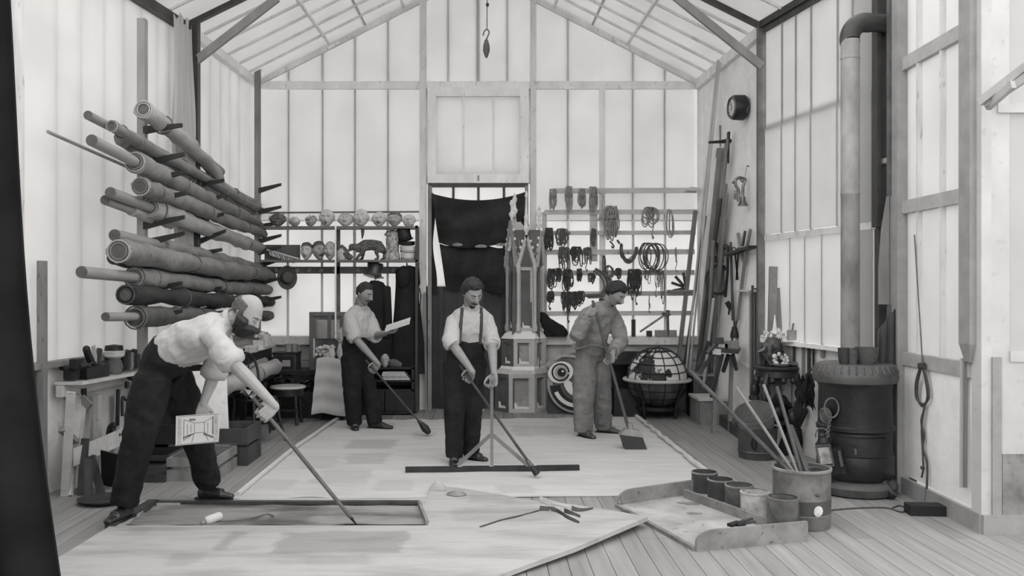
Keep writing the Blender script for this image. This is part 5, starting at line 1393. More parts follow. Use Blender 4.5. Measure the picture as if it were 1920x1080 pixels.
# broom and boards standing behind the stool, against the first window frame
for i, (a, b, w, lb, n_) in enumerate((((1450, 500), (1444, 640), .04, 'tall brown board standing first behind the plant stool', 'leaning_board'), ((1456, 540), (1455, 640), .03, 'short pale board standing second behind the plant stool', 'leaning_board'), ((1462, 540), (1465, 640), .012, 'thin rod standing third behind the plant stool', 'thin_rod'))):
 solo(n_, MB().beam(at(b[0], b[1] + 120, 8.95), at(*a, 9.1), w * 2, .03, (0, 1, 0)), WOODM if i == 0 else POLEG, lb, 'board', at(b[0], b[1] + 120, 8.95))
# ---- little work bench with a box and tools ----
bt = thing('folding_bench', 'small dark folding bench with crossed legs and a shallow tray top, against the plaster', 'bench', fl(1352, 800))
by = 9.9
B_ = lambda px, py, dy=0: at(px, py, by + dy)
part(bt, 'tray', MB().hexa([B_(1337, 660, -.1), B_(1384, 664, -.1), B_(1389, 656, .3), B_(1345, 652, .3)], [B_(1337, 653, -.1), B_(1384, 657, -.1), B_(1389, 650, .3), B_(1345, 646, .3)]), WOODD)
part(bt, 'tray_front', MB().hexa([B_(1336, 664, -.14), B_(1352, 666, -.14), B_(1352, 666, -.1), B_(1336, 664, -.1)], [B_(1336, 653, -.14), B_(1352, 655, -.14), B_(1352, 655, -.1), B_(1336, 653, -.1)]), PAPER, 'white paper label pasted on the front of the tray')
for a, b in (((1354, 664), (1334, 745)), ((1366, 665), (1356, 697)), ((1374, 665), (1381, 693)), ((1340, 662), (1310, 700)), ((1328, 640), (1311, 685))):
 part(bt, 'leg', MB().beam(B_(*a), B_(b[0], b[1], .1), .03, .04), WOODD)
part(bt, 'leg', MB().beam(B_(1372, 665, .2), V((B_(1368, 700, .2).x, by + .2, 0)), .04, .04), WOODM)
part(bt, 'leg', MB().beam(B_(1345, 660, .1), V((B_(1338, 700, .1).x, by + .1, 0)), .04, .04), WOODM)
solo('wooden_box', MB().span(B_(1359, 654, .05), B_(1379, 639, .2)), WOODM, 'small wooden box on the tray of the folding bench', 'box', B_(1369, 654, .1))
solo('pale_box', MB().span(B_(1348, 653, .05), B_(1358, 643, .2)), RAILM, 'smaller pale box beside the wooden one on the folding bench', 'box', B_(1353, 653, .1))
solo('mallet', MB().tube([B_(1326, 662, -.15), B_(1349, 638, -.15)], .025, 8).box(B_(1348, 639, -.15), (.09, .06, .07)), WOODD, 'dark mallet leaning against the end of the folding bench tray', 'mallet', B_(1326, 662, -.15))
solo('try_square', MB().beam(B_(1316, 662, -.1), B_(1345, 662, -.1), .02, .03, (0, 1, 0)), WOODB, 'black straight bar jutting out from the folding bench', 'bar', B_(1330, 662, -.1))
# step, crates and clutter on the floor of the corner
st = thing('box_step', 'two low wooden box steps standing under the leaning poles', 'step', fl(1340, 784))
part(st, 'lower_step', MB().span((2.52, 10.6, 0), (2.84, 11.1, .28)), WOODM)
part(st, 'lower_tread', MB().span((2.50, 10.58, .28), (2.84, 11.12, .31)), RAILM)
part(st, 'upper_step', MB().span((2.56, 11.1, 0), (2.84, 11.5, .52)), WOODD)
part(st, 'upper_tread', MB().span((2.54, 11.08, .52), (2.84, 11.52, .55)), WOODM)
solo('timber_beam', MB().beam(fl(1334, 780) + V((0, 0, .06)), fl(1392, 822) + V((0, 0, .06)), .10, .12, (0, 0, 1)), WOODD, 'heavy squared timber lying on the floor in front of the box steps', 'timber', fl(1362, 800))
for i, (px, py, h, r, lb, mt) in enumerate(((1357, 797, .24, .045, 'white paint bottle with a thin neck standing behind the squared timber', PAPER), (1364, 797, .34, .04, 'grey bottle standing between white and black ones', STONE), (1376, 795, .30, .05, 'black bottle standing beside the grey one', BLACKP))):
 b = fl(px, py - 8)
 t = thing('paint_bottle', lb, 'bottle', b, 'bottles behind the squared timber')
 part(t, 'bottle_body', MB().lathe([(0, 0), (r, 0), (r, h * .6), (r * .4, h * .75), (r * .35, h), (0, h)], b, 12), mt)
 part(t, 'stopper', MB().lathe([(r * .3, h * .98), (r * .3, h * 1.07), (0, h * 1.07)], b, 8), WOODD)
t = thing('white_mask', 'white mask head dropped on the floor beside the iron pot', 'mask', fl(1385, 790))
hb = fl(1385, 790)
fr = head_frame(hb + V((0, 0, .26)), (-.3, -1, .3), (-.4, .2, 1), 1.0)
vs, fs, ds = head_grid({}, 28, 20)
part(t, 'face', MB().add([fr @ p for p in vs], fs), EYEW, ang=80)
part(t, 'hollow_eye', MB().ell(fr @ V((.03, .09, .01)), (.02,) * 3, 8, 6), BLACKP); part(t, 'hollow_eye', MB().ell(fr @ V((-.03, .09, .01)), (.02,) * 3, 8, 6), BLACKP)
part(t, 'hollow_mouth', MB().ell(fr @ V((0, .085, -.065)), (.03, .02, .012), 8, 6), BLACKP)
part(t, 'cloth', MB().sheet(lambda u, v: hb + V((-.1 + .3 * u, -.08 + .2 * v, .15 * (1 - abs(2 * u - 1)) + .02 * sin(9 * u + 7 * v))), 8, 8, .006), CLOTHD)
# ---- carved plant stool with a feathered thing on it ----
SY = 8.9; sc = at(1457, 690, SY); SX = sc.x
ST = M('carved_black_wood', .022, .45, .5, 12, bump=.4, bscale=30, spec=.5)
stl = thing('carved_plant_stool', 'round topped carved black plant stool with curved pierced legs, left of the stove', 'stool', (SX, SY, 0))
stl['label'] = 'round topped carved black plant stool with curved pierced legs, near the stove'
zt_ = at(0, 688, SY).z
part(stl, 'top', MB().lathe([(.0, -.03), (.19, -.03), (.215, -.02), (.22, 0), (.205, .012), (.0, .012)], (SX, SY, zt_), 30), ST)
part(stl, 'top_rail', MB().lathe([(.18, -.10), (.205, -.09), (.20, -.03), (.18, -.03)], (SX, SY, zt_), 30), ST)
for k in range(12):
 a = 2 * pi * k / 12
 part(stl, 'carved_drop', MB().ell((SX + cos(a) * .2, SY + sin(a) * .2, zt_ - .12), (.03, .03, .035), 8, 6), ST)
for k in range(4):
 a = pi / 4 + k * pi / 2; d = V((cos(a), sin(a), 0)); o = V((SX, SY, 0))
 lg = part(stl, 'leg', MB().tube(bez([o + d * .18 + V((0, 0, zt_ - .08)), o + d * .25 + V((0, 0, zt_ - .22)), o + d * .21 + V((0, 0, zt_ - .42)), o + d * .14 + V((0, 0, .26)), o + d * .20 + V((0, 0, .10)), o + d * .25 + V((0, 0, .02))], 5), [(.03 + .02 * abs(cos(i * .33)), .03) for i in range(26)], 8, round_=1), ST)
 part(lg, 'leg_carving', MB().ell(o + d * .235 + V((0, 0, zt_ - .24)), (.05, .05, .07), 10, 8), ST)
 part(lg, 'leg_carving', MB().ell(o + d * .16 + V((0, 0, .33)), (.05, .05, .09), 10, 8), ST)
part(stl, 'stretcher_shelf', MB().lathe([(0, 0), (.15, 0), (.15, .03), (0, .03)], (SX, SY, .28), 20), ST)
part(stl, 'carved_figure', remeshed(MB().ell((SX, SY, .38), (.09, .08, .1), 12, 10).ell((SX + .03, SY - .05, .5), (.06, .06, .06), 12, 10).tube([(SX - .08, SY, .4), (SX - .02, SY - .08, .55), (SX + .1, SY - .04, .45)], .04, 8, round_=1), .015, 2), ST)
bd = thing('feathered_puppet', 'dark feathered bird puppet with a white crest, perched on the carved stool', 'stuffed bird', (SX - .02, SY, zt_ + .012))
BD = at(1447, 657, SY)
part(bd, 'body', remeshed(MB().ell(BD + V((0, 0, 0)), (.09, .085, .14), 14, 12).ell(BD + V((.02, 0, .11)), (.07, .065, .07), 12, 10).tube([BD + V((0, 0, -.1)), V((BD.x + .0, SY, zt_ + .013))], [.05, .03], 8), .012, 1), FURD)
f1, f2 = MB(), MB()
for k in range(110):
 z = rnd(-.9, 1); q = rnd(0, 2 * pi); d = V((cos(q) * sqrt(1 - z * z), sin(q) * sqrt(1 - z * z), z)); p = BD + V((d.x * .085, d.y * .08, d.z * .13))
 if z > .45:
  p += V((.02, 0, .06)); f2.tube([p, p + d * .05 + V((0, 0, -.01)), p + d * .06 + V((0, 0, -.05))], [.012, .014, .003], 5)
 else:
  f1.tube([p, p + d * .02 + V((0, 0, -.04)), p + d * .025 + V((0, 0, -.09))], [.012, .016, .003], 5)
part(bd, 'dark_feathers', f1, M('black_feathers', .03, .8, .5, 20), kind='stuff'); part(bd, 'white_crest', f2, M('white_feathers', .68, .8, .15, 20), kind='stuff')
part(bd, 'crest_spike', MB().lathe([(.05, 0), (.02, .08), (.006, .2), (0, .22)], BD + V((.03, .0, .14)), 10), _mats['white_feathers'])
part(bd, 'beak', MB().tube([BD + V((-.06, -.03, .02)), BD + V((-.12, -.04, .0)), BD + V((-.155, -.04, -.015))], [.025, .014, .003], 7), WOODM)
part(bd, 'leg', MB().tube([BD + V((-.03, 0, -.1)), BD + V((.0, 0, -.14)), V((BD.x - .01, SY - .05, zt_ + .013))], .014, 6), WOODD)
t = thing('porcelain_ornament', 'small crumpled pale ornament of flowers at the foot of the bird puppet', 'ornament', (SX, SY - .1, zt_ + .012))
m = MB()
for k in range(16):
 m.ell((SX + rnd(-.07, .07), SY - .1 + rnd(-.04, .04), zt_ + .02 + rnd(.01, .12)), (rnd(.015, .028),) * 3, 8, 6)
part(t, 'flowers', m, MASKP, kind='stuff'); part(t, 'dish', MB().lathe([(.05, 0), (.09, .02), (.1, .035), (.08, .03), (0, .02)], (SX, SY - .1, zt_ + .012), 18), MASKM)
solo('clay_lump', MB().ell((SX + .13, SY - .08, zt_ + .035), (.06, .05, .026), 12, 8), MASKD, 'flat dark lump of clay on the edge of the carved stool', 'lump', (SX + .13, SY - .08, zt_ + .012))
t = thing('dark_spike', 'dark wooden tool leaning on the stool top against the bird puppet', 'tool', (SX - .12, SY - .05, zt_ + .012))
part(t, 'blade', MB().beam((SX - .09, SY - .09, zt_ + .02), at(1431, 662, SY - .09), .04, .02), WOODD)
# ---- things hung on the low wall between stool and stove ----
def onwall(px, py, off=.03):
 p = on_line(px, RW[1], RW[2]); v = at(px, py, p.y); d = V((-.99, -.13, 0)) * off
 return v + d
for i, (px, a, b, w, lb) in enumerate(((1494, 652, 682, .012, 'short dark iron tool, first of the row hung between stool and stove'), (1511, 651, 718, .014, 'long pale twisted rod, second of the row hung by the stove'), (1522, 652, 705, .016, 'dark double rod, third of the row hung by the stove'), (1531, 658, 700, .012, 'black straight poker, fourth of the row hung by the stove'), (1548, 650, 668, .02, 'small pale hook, fifth of the row hung by the stove'))):
 t = thing('hanging_tool', lb, 'tool', onwall(px, b), 'tools hung on the low wall by the stove')
 part(t, 'rod', MB().tube([onwall(px, a), onwall(px, b)], w, 6, round_=1), (IRON, POLEG, IRON, BLACKP, POLEG)[i])
 part(t, 'loop', MB().tube([onwall(px, a) + V((0, cos(q) * .018, sin(q) * .022)) for q in [k * pi / 5 for k in range(10)]], .005, 5, closed=True), IRON)
t = thing('small_shelf', 'tiny pale shelf on the window sill with a pot on it', 'shelf', onwall(1487, 640))
part(t, 'board', MB().hexa([onwall(1475, 643, .0), onwall(1503, 641, .0), onwall(1503, 641, .12), onwall(1475, 643, .12)], [onwall(1475, 640, .0), onwall(1503, 638, .0), onwall(1503, 638, .12), onwall(1475, 640, .12)]), WOODP)
t = thing('glue_brush_pot', 'small grey pot with a brush standing on the tiny shelf', 'pot', onwall(1496, 638, .06))
part(t, 'pot', MB().lathe([(0, 0), (.045, 0), (.05, .1), (.043, .1), (.04, .02)], onwall(1496, 638.5, .06), 12), STONE); part(t, 'brush', MB().tube([onwall(1495, 628, .06), onwall(1497, 606, .05)], .01, 5), POLEG)
t = thing('whip_cord', 'thin wire hook dangling below the row of hung tools', 'wire', onwall(1494, 760), None)
part(t, 'wire', MB().tube(bez([onwall(1518, 700), onwall(1519, 730), onwall(1516, 760), onwall(1520, 772), onwall(1514, 765)], 5), .007, 5), IRON)
for px in (1491, 1512):
 pts = bez([onwall(px, 700), onwall(px - 1, 735), onwall(px, 760), onwall(px + 4, 762), onwall(px + 4, 752)], 5)
 solo('wire_hook', MB().tube(pts, .006, 5), IRONG, 'bent wire hook hanging %s' % ('below the pale twisted rod' if px == 1512 else 'below the short iron tool'), 'hook', onwall(px, 760), 'wire hooks on the low wall')
t = thing('hand_broom', 'dark hand broom standing on its bristles against the low wall', 'broom', onwall(1512, 830, .1))
part(t, 'handle', MB().tube([onwall(1519, 770, .05), onwall(1511, 802, .08)], [.03, .022], 8, round_=1), BLACKP); part(t, 'bristles', MB().tube([onwall(1511, 802, .08), onwall(1507, 826, .12), onwall(1505, 848, .14)], [(.04, .03), (.11, .06), (.12, .06)], 10), CLOTHD)
t = thing('feather_duster', 'drooping dark feather duster hanging by the stove', 'duster', onwall(1540, 720, .15))
f = MB()
for k in range(60):
 p = onwall(1541 + rnd(-6, 6), 700 + rnd(0, 30), .16 + rnd(-.05, .05)); f.tube([p, p + V((rnd(-.03, .03), rnd(-.03, .03), -.08)), p + V((rnd(-.05, .05), rnd(-.03, .03), -.2))], [.012, .012, .003], 4)
part(t, 'feathers', f, CLOTHD, kind='stuff'); part(t, 'handle', MB().tube([onwall(1541, 690, .1), onwall(1541, 705, .16)], .012, 6), WOODB)
# ================================================================ the stove
VY = 7.05; vc = fl(1603, 933); vc.y = VY + .08; VX = (1603 - CX) * vc.y / FPX; VS = FPX / vc.y
vz = lambda py: EYE - (py - CY) * vc.y / FPX
STV = M('stove_iron', .012, .42, .5, 8, bump=.25, bscale=30, spec=.5)
STVG = M('stove_top_iron', .075, .5, .35, 8, bump=.4, bscale=50, spec=.5)
sv = thing('cast_iron_stove', 'tall round cast iron stove with a wide ornamented lid and flared feet', 'stove', (VX, vc.y, 0))
part(sv, 'barrel', MB().lathe([(.26, vz(895)), (.285, vz(885)), (.285, vz(850)), (.27, vz(840)), (.275, vz(790)), (.27, vz(725)), (.28, vz(718))], (VX, vc.y, 0), 40), STV)
part(sv, 'lid', MB().lathe([(.28, vz(718)), (.31, vz(714)), (.32, vz(704)), (.315, vz(698)), (.285, vz(682)), (.27, vz(680)), (0, vz(680))], (VX, vc.y, 0), 44), STVG)
for k in range(36):
 a = 2 * pi * k / 36
 part(sv, 'lid_rib', MB().tube([(VX + cos(a) * .285, vc.y + sin(a) * .285, vz(684)), (VX + cos(a) * .309, vc.y + sin(a) * .309, vz(695))], .010, 5, round_=1), STVG)
part(sv, 'belt', MB().lathe([(.27, vz(806)), (.29, vz(802)), (.29, vz(796)), (.27, vz(792))], (VX, vc.y, 0), 40), STV)
part(sv, 'base_ring', MB().lathe([(.25, vz(925)), (.30, vz(918)), (.315, vz(905)), (.30, vz(898)), (.26, vz(893))], (VX, vc.y, 0), 40), STVG)
for k in range(4):
 a = pi / 4 + k * pi / 2 - .25
 d = V((cos(a), sin(a), 0)); o = V((VX, vc.y, 0))
 part(sv, 'foot', MB().tube([o + d * .24 + V((0, 0, .12)), o + d * .30 + V((0, 0, .06)), o + d * .33 + V((0, 0, .015))], [(.045, .04), (.035, .03), (.05, .016)], 10, round_=.6), STV)
dr_ = part(sv, 'fire_door', MB().lathe([(.28, vz(848)), (.297, vz(846)), (.297, vz(812)), (.28, vz(810))], (VX, vc.y, 0), 14, a0=pi * 1.2, a1=pi * 1.65), STV)
part(dr_, 'door_handle', MB().tube([(VX - .12, vc.y - .29, vz(830)), (VX - .13, vc.y - .33, vz(830)), (VX - .13, vc.y - .33, vz(838))], .009, 6), IRONG)
part(sv, 'wire_grille', MB().lathe([(.0, 0), (.06, .0), (.065, .01), (.05, .015), (.045, .005), (.03, .012), (0, .01)], (VX - .27, vc.y - .12, vz(775)), 18, (-.9, -.4, 0)), IRONG)
# pipe: up, round an elbow, across into the wall bay
SP = METALP
px_ = 1594; pY = 7.32; pr = 17 * pY / FPX
pX = (px_ - CX) * pY / FPX
pzz = lambda py: EYE - (py - CY) * pY / FPX
pp_ = thing('stovepipe', 'tall mottled iron stovepipe rising from the stove and elbowing into the wall', 'pipe', (pX, pY, vz(680)))
part(pp_, 'lower_length', MB().lathe([(pr, vz(681)), (pr * .99, pzz(367)), (pr * 1.03, pzz(366)), (pr * 1.03, pzz(362)), (pr, pzz(361)), (pr, pzz(112)), (pr * 1.05, pzz(111)), (pr * 1.05, pzz(106)), (pr, pzz(105)), (pr, pzz(75))], (pX, pY, 0), 26), SP)
top = pzz(32)
c0 = V((pX + .13, pY + .01, pzz(75)))
el = [c0 + V((-.13 * cos(a), .02 * sin(a), .13 * 1.15 * sin(a))) for a in [k * pi / 2 / 10 for k in range(11)]]
hz = el[-1]
part(pp_, 'elbow', MB().tube([V((pX, pY, pzz(80)))] + el + [hz + V((.05, .005, 0))], pr * 1.06, 24, hint=(0, 1, 0)), IRON)
part(pp_, 'cross_length', MB().tube([hz + V((.03, 0, 0)), hz + V((.50, .07, 0))], pr * 1.0, 24), IRON)
part(pp_, 'pipe_collar', MB().tube([hz + V((.27, .04, 0)), hz + V((.33, .05, 0))], pr * 1.08, 24), IRON)
# second pipe standing behind
solo('soot_door_board', MB().beam(on_line(1657, RW[1], RW[2]) + V((-.06, 0, 2.1)), on_line(1657, RW[1], RW[2]) + V((-.06, 0, 4.3)), .11, .03, (1, 0, 0)), IRON, 'dark sheet iron guard board behind the bend of the stovepipe', 'guard', on_line(1657, RW[1], RW[2]) + V((-.06, 0, 2.1)))
# bowls on the stove lid
for i, (px, r, h, mt, lb) in enumerate(((1571, .045, .12, IRON, 'narrow dark jar with a lip at the rim of the stove lid'), (1586, .05, .115, STVG, 'small grey pot beside the stovepipe on the stove lid'), (1613, .088, .125, STVG, 'wide grey bowl on the stove lid in front of the guard'))):
 x = (px - CX) / VS; z = vz(680) + .0
 t = thing('stove_bowl', lb, 'bowl', (x, vc.y - .12, z), 'pots on the stove lid')
 m = MB().lathe([(0, 0), (r * .75, 0), (r * .95, h * .5), (r, h), (r * .9, h), (r * .8, h * .5), (0, h * .15)], (x, vc.y - .12, z), 20)
 part(t, 'bowl', m, mt)
 part(t, 'rim', MB().lathe([(r * .97, h * .95), (r * 1.04, h), (r * .97, h * 1.03)], (x, vc.y - .12, z), 20), mt)
# curved corrugated heat screen behind
def screen(u, v):
 px = 1640 + 52 * u
 p = on_line(1664, RW[1], RW[2])
 zb_, zt2 = .02, at(0, 566, p.y).z - (.24 * (1 - u) ** 2.5)
 b = V((p.x - .20 + .30 * u, p.y - .30 + .02 * abs(sin(u * 16)), 0)); b.z = zb_ + (zt2 - zb_) * v
 return b
hs = thing('heat_screen', 'fluted sheet iron heat screen with a rounded top standing behind the stove', 'screen', on_line(1664, RW[1], RW[2]))
SCR = M('galvanised_iron', .17, .5, .3, 6, spec=.5, stretch=(1, 1, .3))
part(hs, 'sheet', MB().sheet(screen, 26, 12, .01), M('dark_sheet_iron', .05, .55, .4, 4, spec=.4), ang=60)  # sheet toned darker than the upper plate
p = on_line(1664, RW[1], RW[2])
q0 = [on_line(a, RW[1], RW[2]) for a in (1643, 1690)]
m = MB().prism([(-.12, 0), (.14, 0), (.14, .86), (-.06, .86), (-.10, .6), (-.12, .3)], (p.x - .04, p.y - .22, at(0, 570, p.y).z), (.93, -.36, 0), (0, 0, 1), -.02)
part(hs, 'upper_plate', m, SCR)
# ---- lantern hung on the side of the stove ----
LYp = vc.y - .2
t = thing('hand_lantern', 'square tin lantern with a glass pane hanging tilted against the stove', 'lantern', at(1546, 880, LYp))
rot = Matrix.Rotation(-.2, 3, 'Y') @ Matrix.Rotation(-.5, 3, 'Z')
lc = at(1548, 852, LYp)
def LQ(m): m.v = [rot @ p + lc for p in m.v]; return m
part(t, 'tin_body', LQ(MB().box((.0, .02, 0), (.11, .10, .19))), BLACKP)
part(t, 'glass_pane', LQ(MB().box((0, -.034, .0), (.085, .004, .13))), M('lantern_glass', .42, .15, .5, 12, spec=.8))
for a, b in (((-.05, -.04, -.08), (.05, -.04, -.08)), ((-.05, -.04, .08), (.05, -.04, .08)), ((-.05, -.04, -.08), (-.05, -.04, .08)), ((.05, -.04, -.08), (.05, -.04, .08))):
 part(t, 'pane_frame', LQ(MB().beam(a, b, .012, .012)), IRONG)
part(t, 'chimney', LQ(MB().lathe([(.05, 0), (.03, .04), (.035, .05), (.02, .07), (0, .075)], (0, .02, .095), 12)), BLACKP)
part(t, 'bail', LQ(MB().tube([(cos(q) * .05, .02, .13 + sin(q) * .07) for q in [k * pi / 8 for k in range(9)]], .005, 5)), IRONG)
lc = at(1571, 862, LYp - .02)
t = thing('dark_tin_box', 'black tin box hanging beside the square lantern', 'tin box', at(1571, 890, LYp))
part(t, 'box_body', LQ(MB().box((0, 0, 0), (.10, .10, .20))), STV); part(t, 'clasp', LQ(MB().box((0.03, -.055, .02), (.02, .01, .12))), IRONG)
t = thing('chain', 'iron chain with a ring hanging down the side of the stove to the lantern', 'chain', at(1556, 800, LYp))
for k in range(9):
 p = at(1556 - k * .9, 786 + k * 5, LYp); rr = Matrix.Rotation((k % 2) * pi / 2, 3, 'Z')
 part(t, 'chain_link', MB().tube([p + rr @ V((cos(q) * .012, 0, sin(q) * .017)) for q in [j * pi / 5 for j in range(10)]], .004, 5, closed=True), IRONG)
part(t, 'ring', MB().tube([at(1559, 765, LYp) + V((cos(q) * .055, 0, sin(q) * .075)) for q in [j * pi / 9 for j in range(18)]], .007, 6, closed=True), IRONG)
# ================================================================ pots, drum of sticks, mixing tray with paint cans
POT = M('iron_pot', .055, .5, .4, 6, bump=.2, spec=.5)
POTIN = M('iron_pot_inside', .20, .6, .3, 5)
pb = fl(1420, 858); PY = pb.y; PS = FPX / PY
pt = thing('iron_pot', 'large iron cooking pot with a ring handle and bail, standing before the carved stool', 'pot', pb)
r1 = 36 / PS
hz_ = (858 - 800) / PS
part(pt, 'pot_body', MB().lathe([(0, 0), (r1 * .94, 0), (r1 * .96, .05), (r1, hz_ * .9), (r1 * 1.04, hz_), (r1 * .95, hz_), (r1 * .9, .05), (0, .04)], pb, 32), POT)
part(pt, 'pot_belt', MB().lathe([(r1 * .97, .06), (r1 * 1.01, .065), (r1 * .97, .08)], pb, 32), POT)
part(pt, 'bail', MB().tube(bez([pb + V((-r1 * 1.02, -.02, hz_)), pb + V((-r1 * 1.2, -.05, hz_ + .05)), pb + V((-r1 * .6, -r1 * .8, hz_ + .02)), pb + V((r1 * .3, -r1, hz_ - .0))], 6), .008, 6), IRON)
part(pt, 'ring_handle', MB().tube([pb + V((-r1 * .45, -r1 * .95, hz_ * .55)) + V((cos(q) * .022, 0, sin(q) * .05)) for q in [j * pi / 8 for j in range(16)]], .009, 6, closed=True), BLACKP)
t = thing('tilted_bucket', 'grey bucket lying tilted in the mouth of the iron pot', 'bucket', pb + V((.03, .03, hz_)))
ax = V((-.25, -.42, .87)).normalized(); cb = pb + V((.02, .06, hz_ - .09))
part(t, 'bucket_body', MB().lathe([(0, 0), (.15, 0), (.185, .26), (.178, .26), (.145, .012), (0, .012)], cb, 30, ax), [POTIN])
part(t, 'rim', MB().lathe([(.178, .252), (.192, .258), (.19, .268), (.178, .266)], cb, 30, ax), IRONG)
# drum
DRUM = M('dented_tin', .12, .5, .5, 7, bump=.25, bscale=9, spots=.3, spec=.5)
DRUML = M('tin_rim', .22, .5, .4, 8, spec=.5)
db = fl(1503, 984); DS = FPX / db.y; dr1 = 52 / DS; dh = (984 - 876) / DS
dm = thing('tin_drum', 'big dented tin drum holding five sticks, with a round pale splash on its side', 'drum', db)
part(dm, 'drum_body', MB().lathe([(0, 0), (dr1 * .98, 0), (dr1, .02), (dr1, dh * .22), (dr1 * 1.02, dh * .24), (dr1, dh * .26), (dr1 * 1.0, dh), (dr1 * .95, dh), (dr1 * .95, .02), (0, .02)], db, 40), DRUM)
part(dm, 'tar_band', MB().lathe([(dr1 * 1.006, dh * .245), (dr1 * 1.006, dh * .50)], db, 40), POT, 'dark tarry band round the lower half')
part(dm, 'rim', MB().lathe([(dr1 * .96, dh - .015), (dr1 * 1.03, dh - .012), (dr1 * 1.04, dh + .004), (dr1 * .97, dh + .006)], db, 40), DRUML)
part(dm, 'pale_splash', MB().lathe([(0, .004), (.028, .004), (.036, .001)], db + V((.045, -dr1 * .985, .135)), 12, V((.3, -.95, 0))), MASKP, 'round pale splash of paint')
part(dm, 'paint_water', MB().lathe([(0, dh * .35), (dr1 * .94, dh * .35)], db, 30), BLACKP)
part(dm, 'bail_loop', MB().tube([db + V((.04 + cos(q) * .04, -dr1 * .7, dh + .01 + sin(q) * .015)) for q in [j * pi / 6 for j in range(7)]], .008, 6), IRON)
STK = M('pale_stick', .2, .6, .2, 8)
SIN = 'sticks standing in the tin drum'
def stick(tx, ty, bx, by, r, mat, lb, Y0=None, Y1=None):
 a = at(tx, ty, Y0 or db.y + .3); b = at(bx, by, Y1 or db.y)
 d = (b - a).normalized(); b2 = a + d * ((a.z - .06) / -d.z) if d.z < 0 else b
 k = (a.z - (dh * .6)) / (a.z - b2.z); b2 = a.lerp(b2, min(1, k))
 t = thing('long_stick', lb, 'stick', b2, SIN)
 part(t, 'shaft', MB().tube([a, a.lerp(b2, .5), b2], r, 8, round_=.5), mat)
 return t, a, b2
stick(1294, 696, 1478, 882, .015, M('wet_stick', .06, .5, .4, 8), 'longest dark stick slanting out of the drum towards the globe', db.y + .7)
stick(1381, 726, 1483, 878, .011, STK, 'pale stick slanting over the iron pot')
stick(1432, 722, 1492, 878, .011, STK, 'pale stick second from the stove side, leaning across the pot')
stick(1457, 726, 1500, 878, .013, POLEK, 'grey stick with a hooked end leaning in front of the stool')
stick(1482, 800, 1512, 880, .022, POLEK, 'thick dark paddle, shortest of the sticks in the drum')
# mixing tray
tr = [fl(1158, 952), fl(1300, 1032), fl(1511, 1015), fl(1290, 922)]
A0, B0, C0, D0 = fl(1157, 951), fl(1303, 1033), fl(1511, 1013), fl(1296, 930)
tv = thing('mixing_tray', 'wide shallow wooden paint tray with raised rounded side boards, on the floor before the drum', 'tray', (A0 + C0) / 2)
TW = M('paint_stained_tray', .20, .7, .4, 5, spots=.45)
TWB = M('paint_coated_board', .36, .6, .35, 3, spots=.3)
zt = .012
part(tv, 'tray_bottom', MB().hexa([A0, B0, C0, fl(1344, 921)], [p + V((0, 0, .02)) for p in (A0, B0, C0, fl(1344, 921))]), TWB)
dip = lambda a, b, h0, h1, rnd_end=True: None
def sideboard(a, b, h, mat, name='side_board', round0=True):
 d = b - a; ln = d.length; d.normalize()
 o = [(0, 0), (ln, 0), (ln, h)]
 o += [(.16 * (1 - sin(k * pi / 2 / 6)) + 0, h - .0 - (h - .05) * (1 - cos(k * pi / 2 / 6))) if False else (.14 - .14 * sin(q), h * .45 + h * .55 * cos(q)) for k, q in enumerate([i * pi / 2 / 6 for i in range(7)])]
 return part(tv, name, MB().prism(o, a, d, (0, 0, 1), .022), mat)
sideboard(B0, C0, .125, TW); sideboard(A0, D0, .125, TW)
part(tv, 'back_board', MB().beam(fl(1284, 938) + V((0, 0, .05)), fl(1466, 1006) + V((0, 0, .05)), .022, .066, (0, 0, 1)), TW)
part(tv, 'front_lip', MB().beam(A0 + V((0, 0, .012)), B0 + V((0, 0, .012)), .03, .024, (0, 0, 1)), TW)
m = MB()
for k, (u, v, r) in enumerate(((.75, .8, .09), (.55, .6, .05))):
 c = A0.lerp(B0, 1 - v).lerp(D0.lerp(C0, 1 - v), u)
 m.prism([(cos(q) * r * (1 + .3 * sin(3 * q + k)), sin(q) * r * .6) for q in [i * pi / 9 for i in range(18)]], c + V((0, 0, .0205)), (1, 0, 0), (0, 1, 0), .002)
part(tv, 'dried_paint', m, TW)
for i, (px, py, r, h, mt, lb) in enumerate(((1321, 926, 24, 36, POT, 'darkest paint can, furthest from the lens on the tray edge'), (1351, 941, 24, 37, POT, 'dark paint can, second along the tray edge'), (1386, 957, 26, 42, DRUM, 'dented middle paint can of the five'), (1416, 975, 27, 47, M('white_splashed_tin', .50, .6, .5, 6, spots=.55), 'paint can heavily splashed with white, fourth along the tray edge'), (1468, 1002, 28, 63, DRUM, 'paint can with a wire bail, nearest to the tin drum'))):
 b = fl(px, py); b.z = 0; s = FPX / b.y; r /= s; h = h / s
 if i == 4:
  b.y += .0
 t = thing('paint_can', lb, 'paint can', b, 'paint cans along the mixing tray')
 part(t, 'can_body', MB().lathe([(0, .02), (r * .97, .02), (r, .03), (r * 1.0, h + .02), (r * .93, h + .02), (r * .92, .05), (0, .05)], b, 26), mt)
 part(t, 'rim', MB().lathe([(r * .94, h + .012), (r * 1.04, h + .015), (r * 1.04, h + .024), (r * .94, h + .026)], b, 26), DRUML if i < 3 else mt)
 part(t, 'paint', MB().lathe([(0, h * .4), (r * .93, h * .4)], b, 22), MASKP if i == 3 else BLACKP)
 if i in (2, 4):
  part(t, 'wire_bail', MB().tube([b + V((cos(q) * r * 1.03, -sin(q) * r * 1.05, h * (.9 - .55 * sin(q)))) for q in [j * pi / 10 for j in range(11)]], .004, 5), IRON)
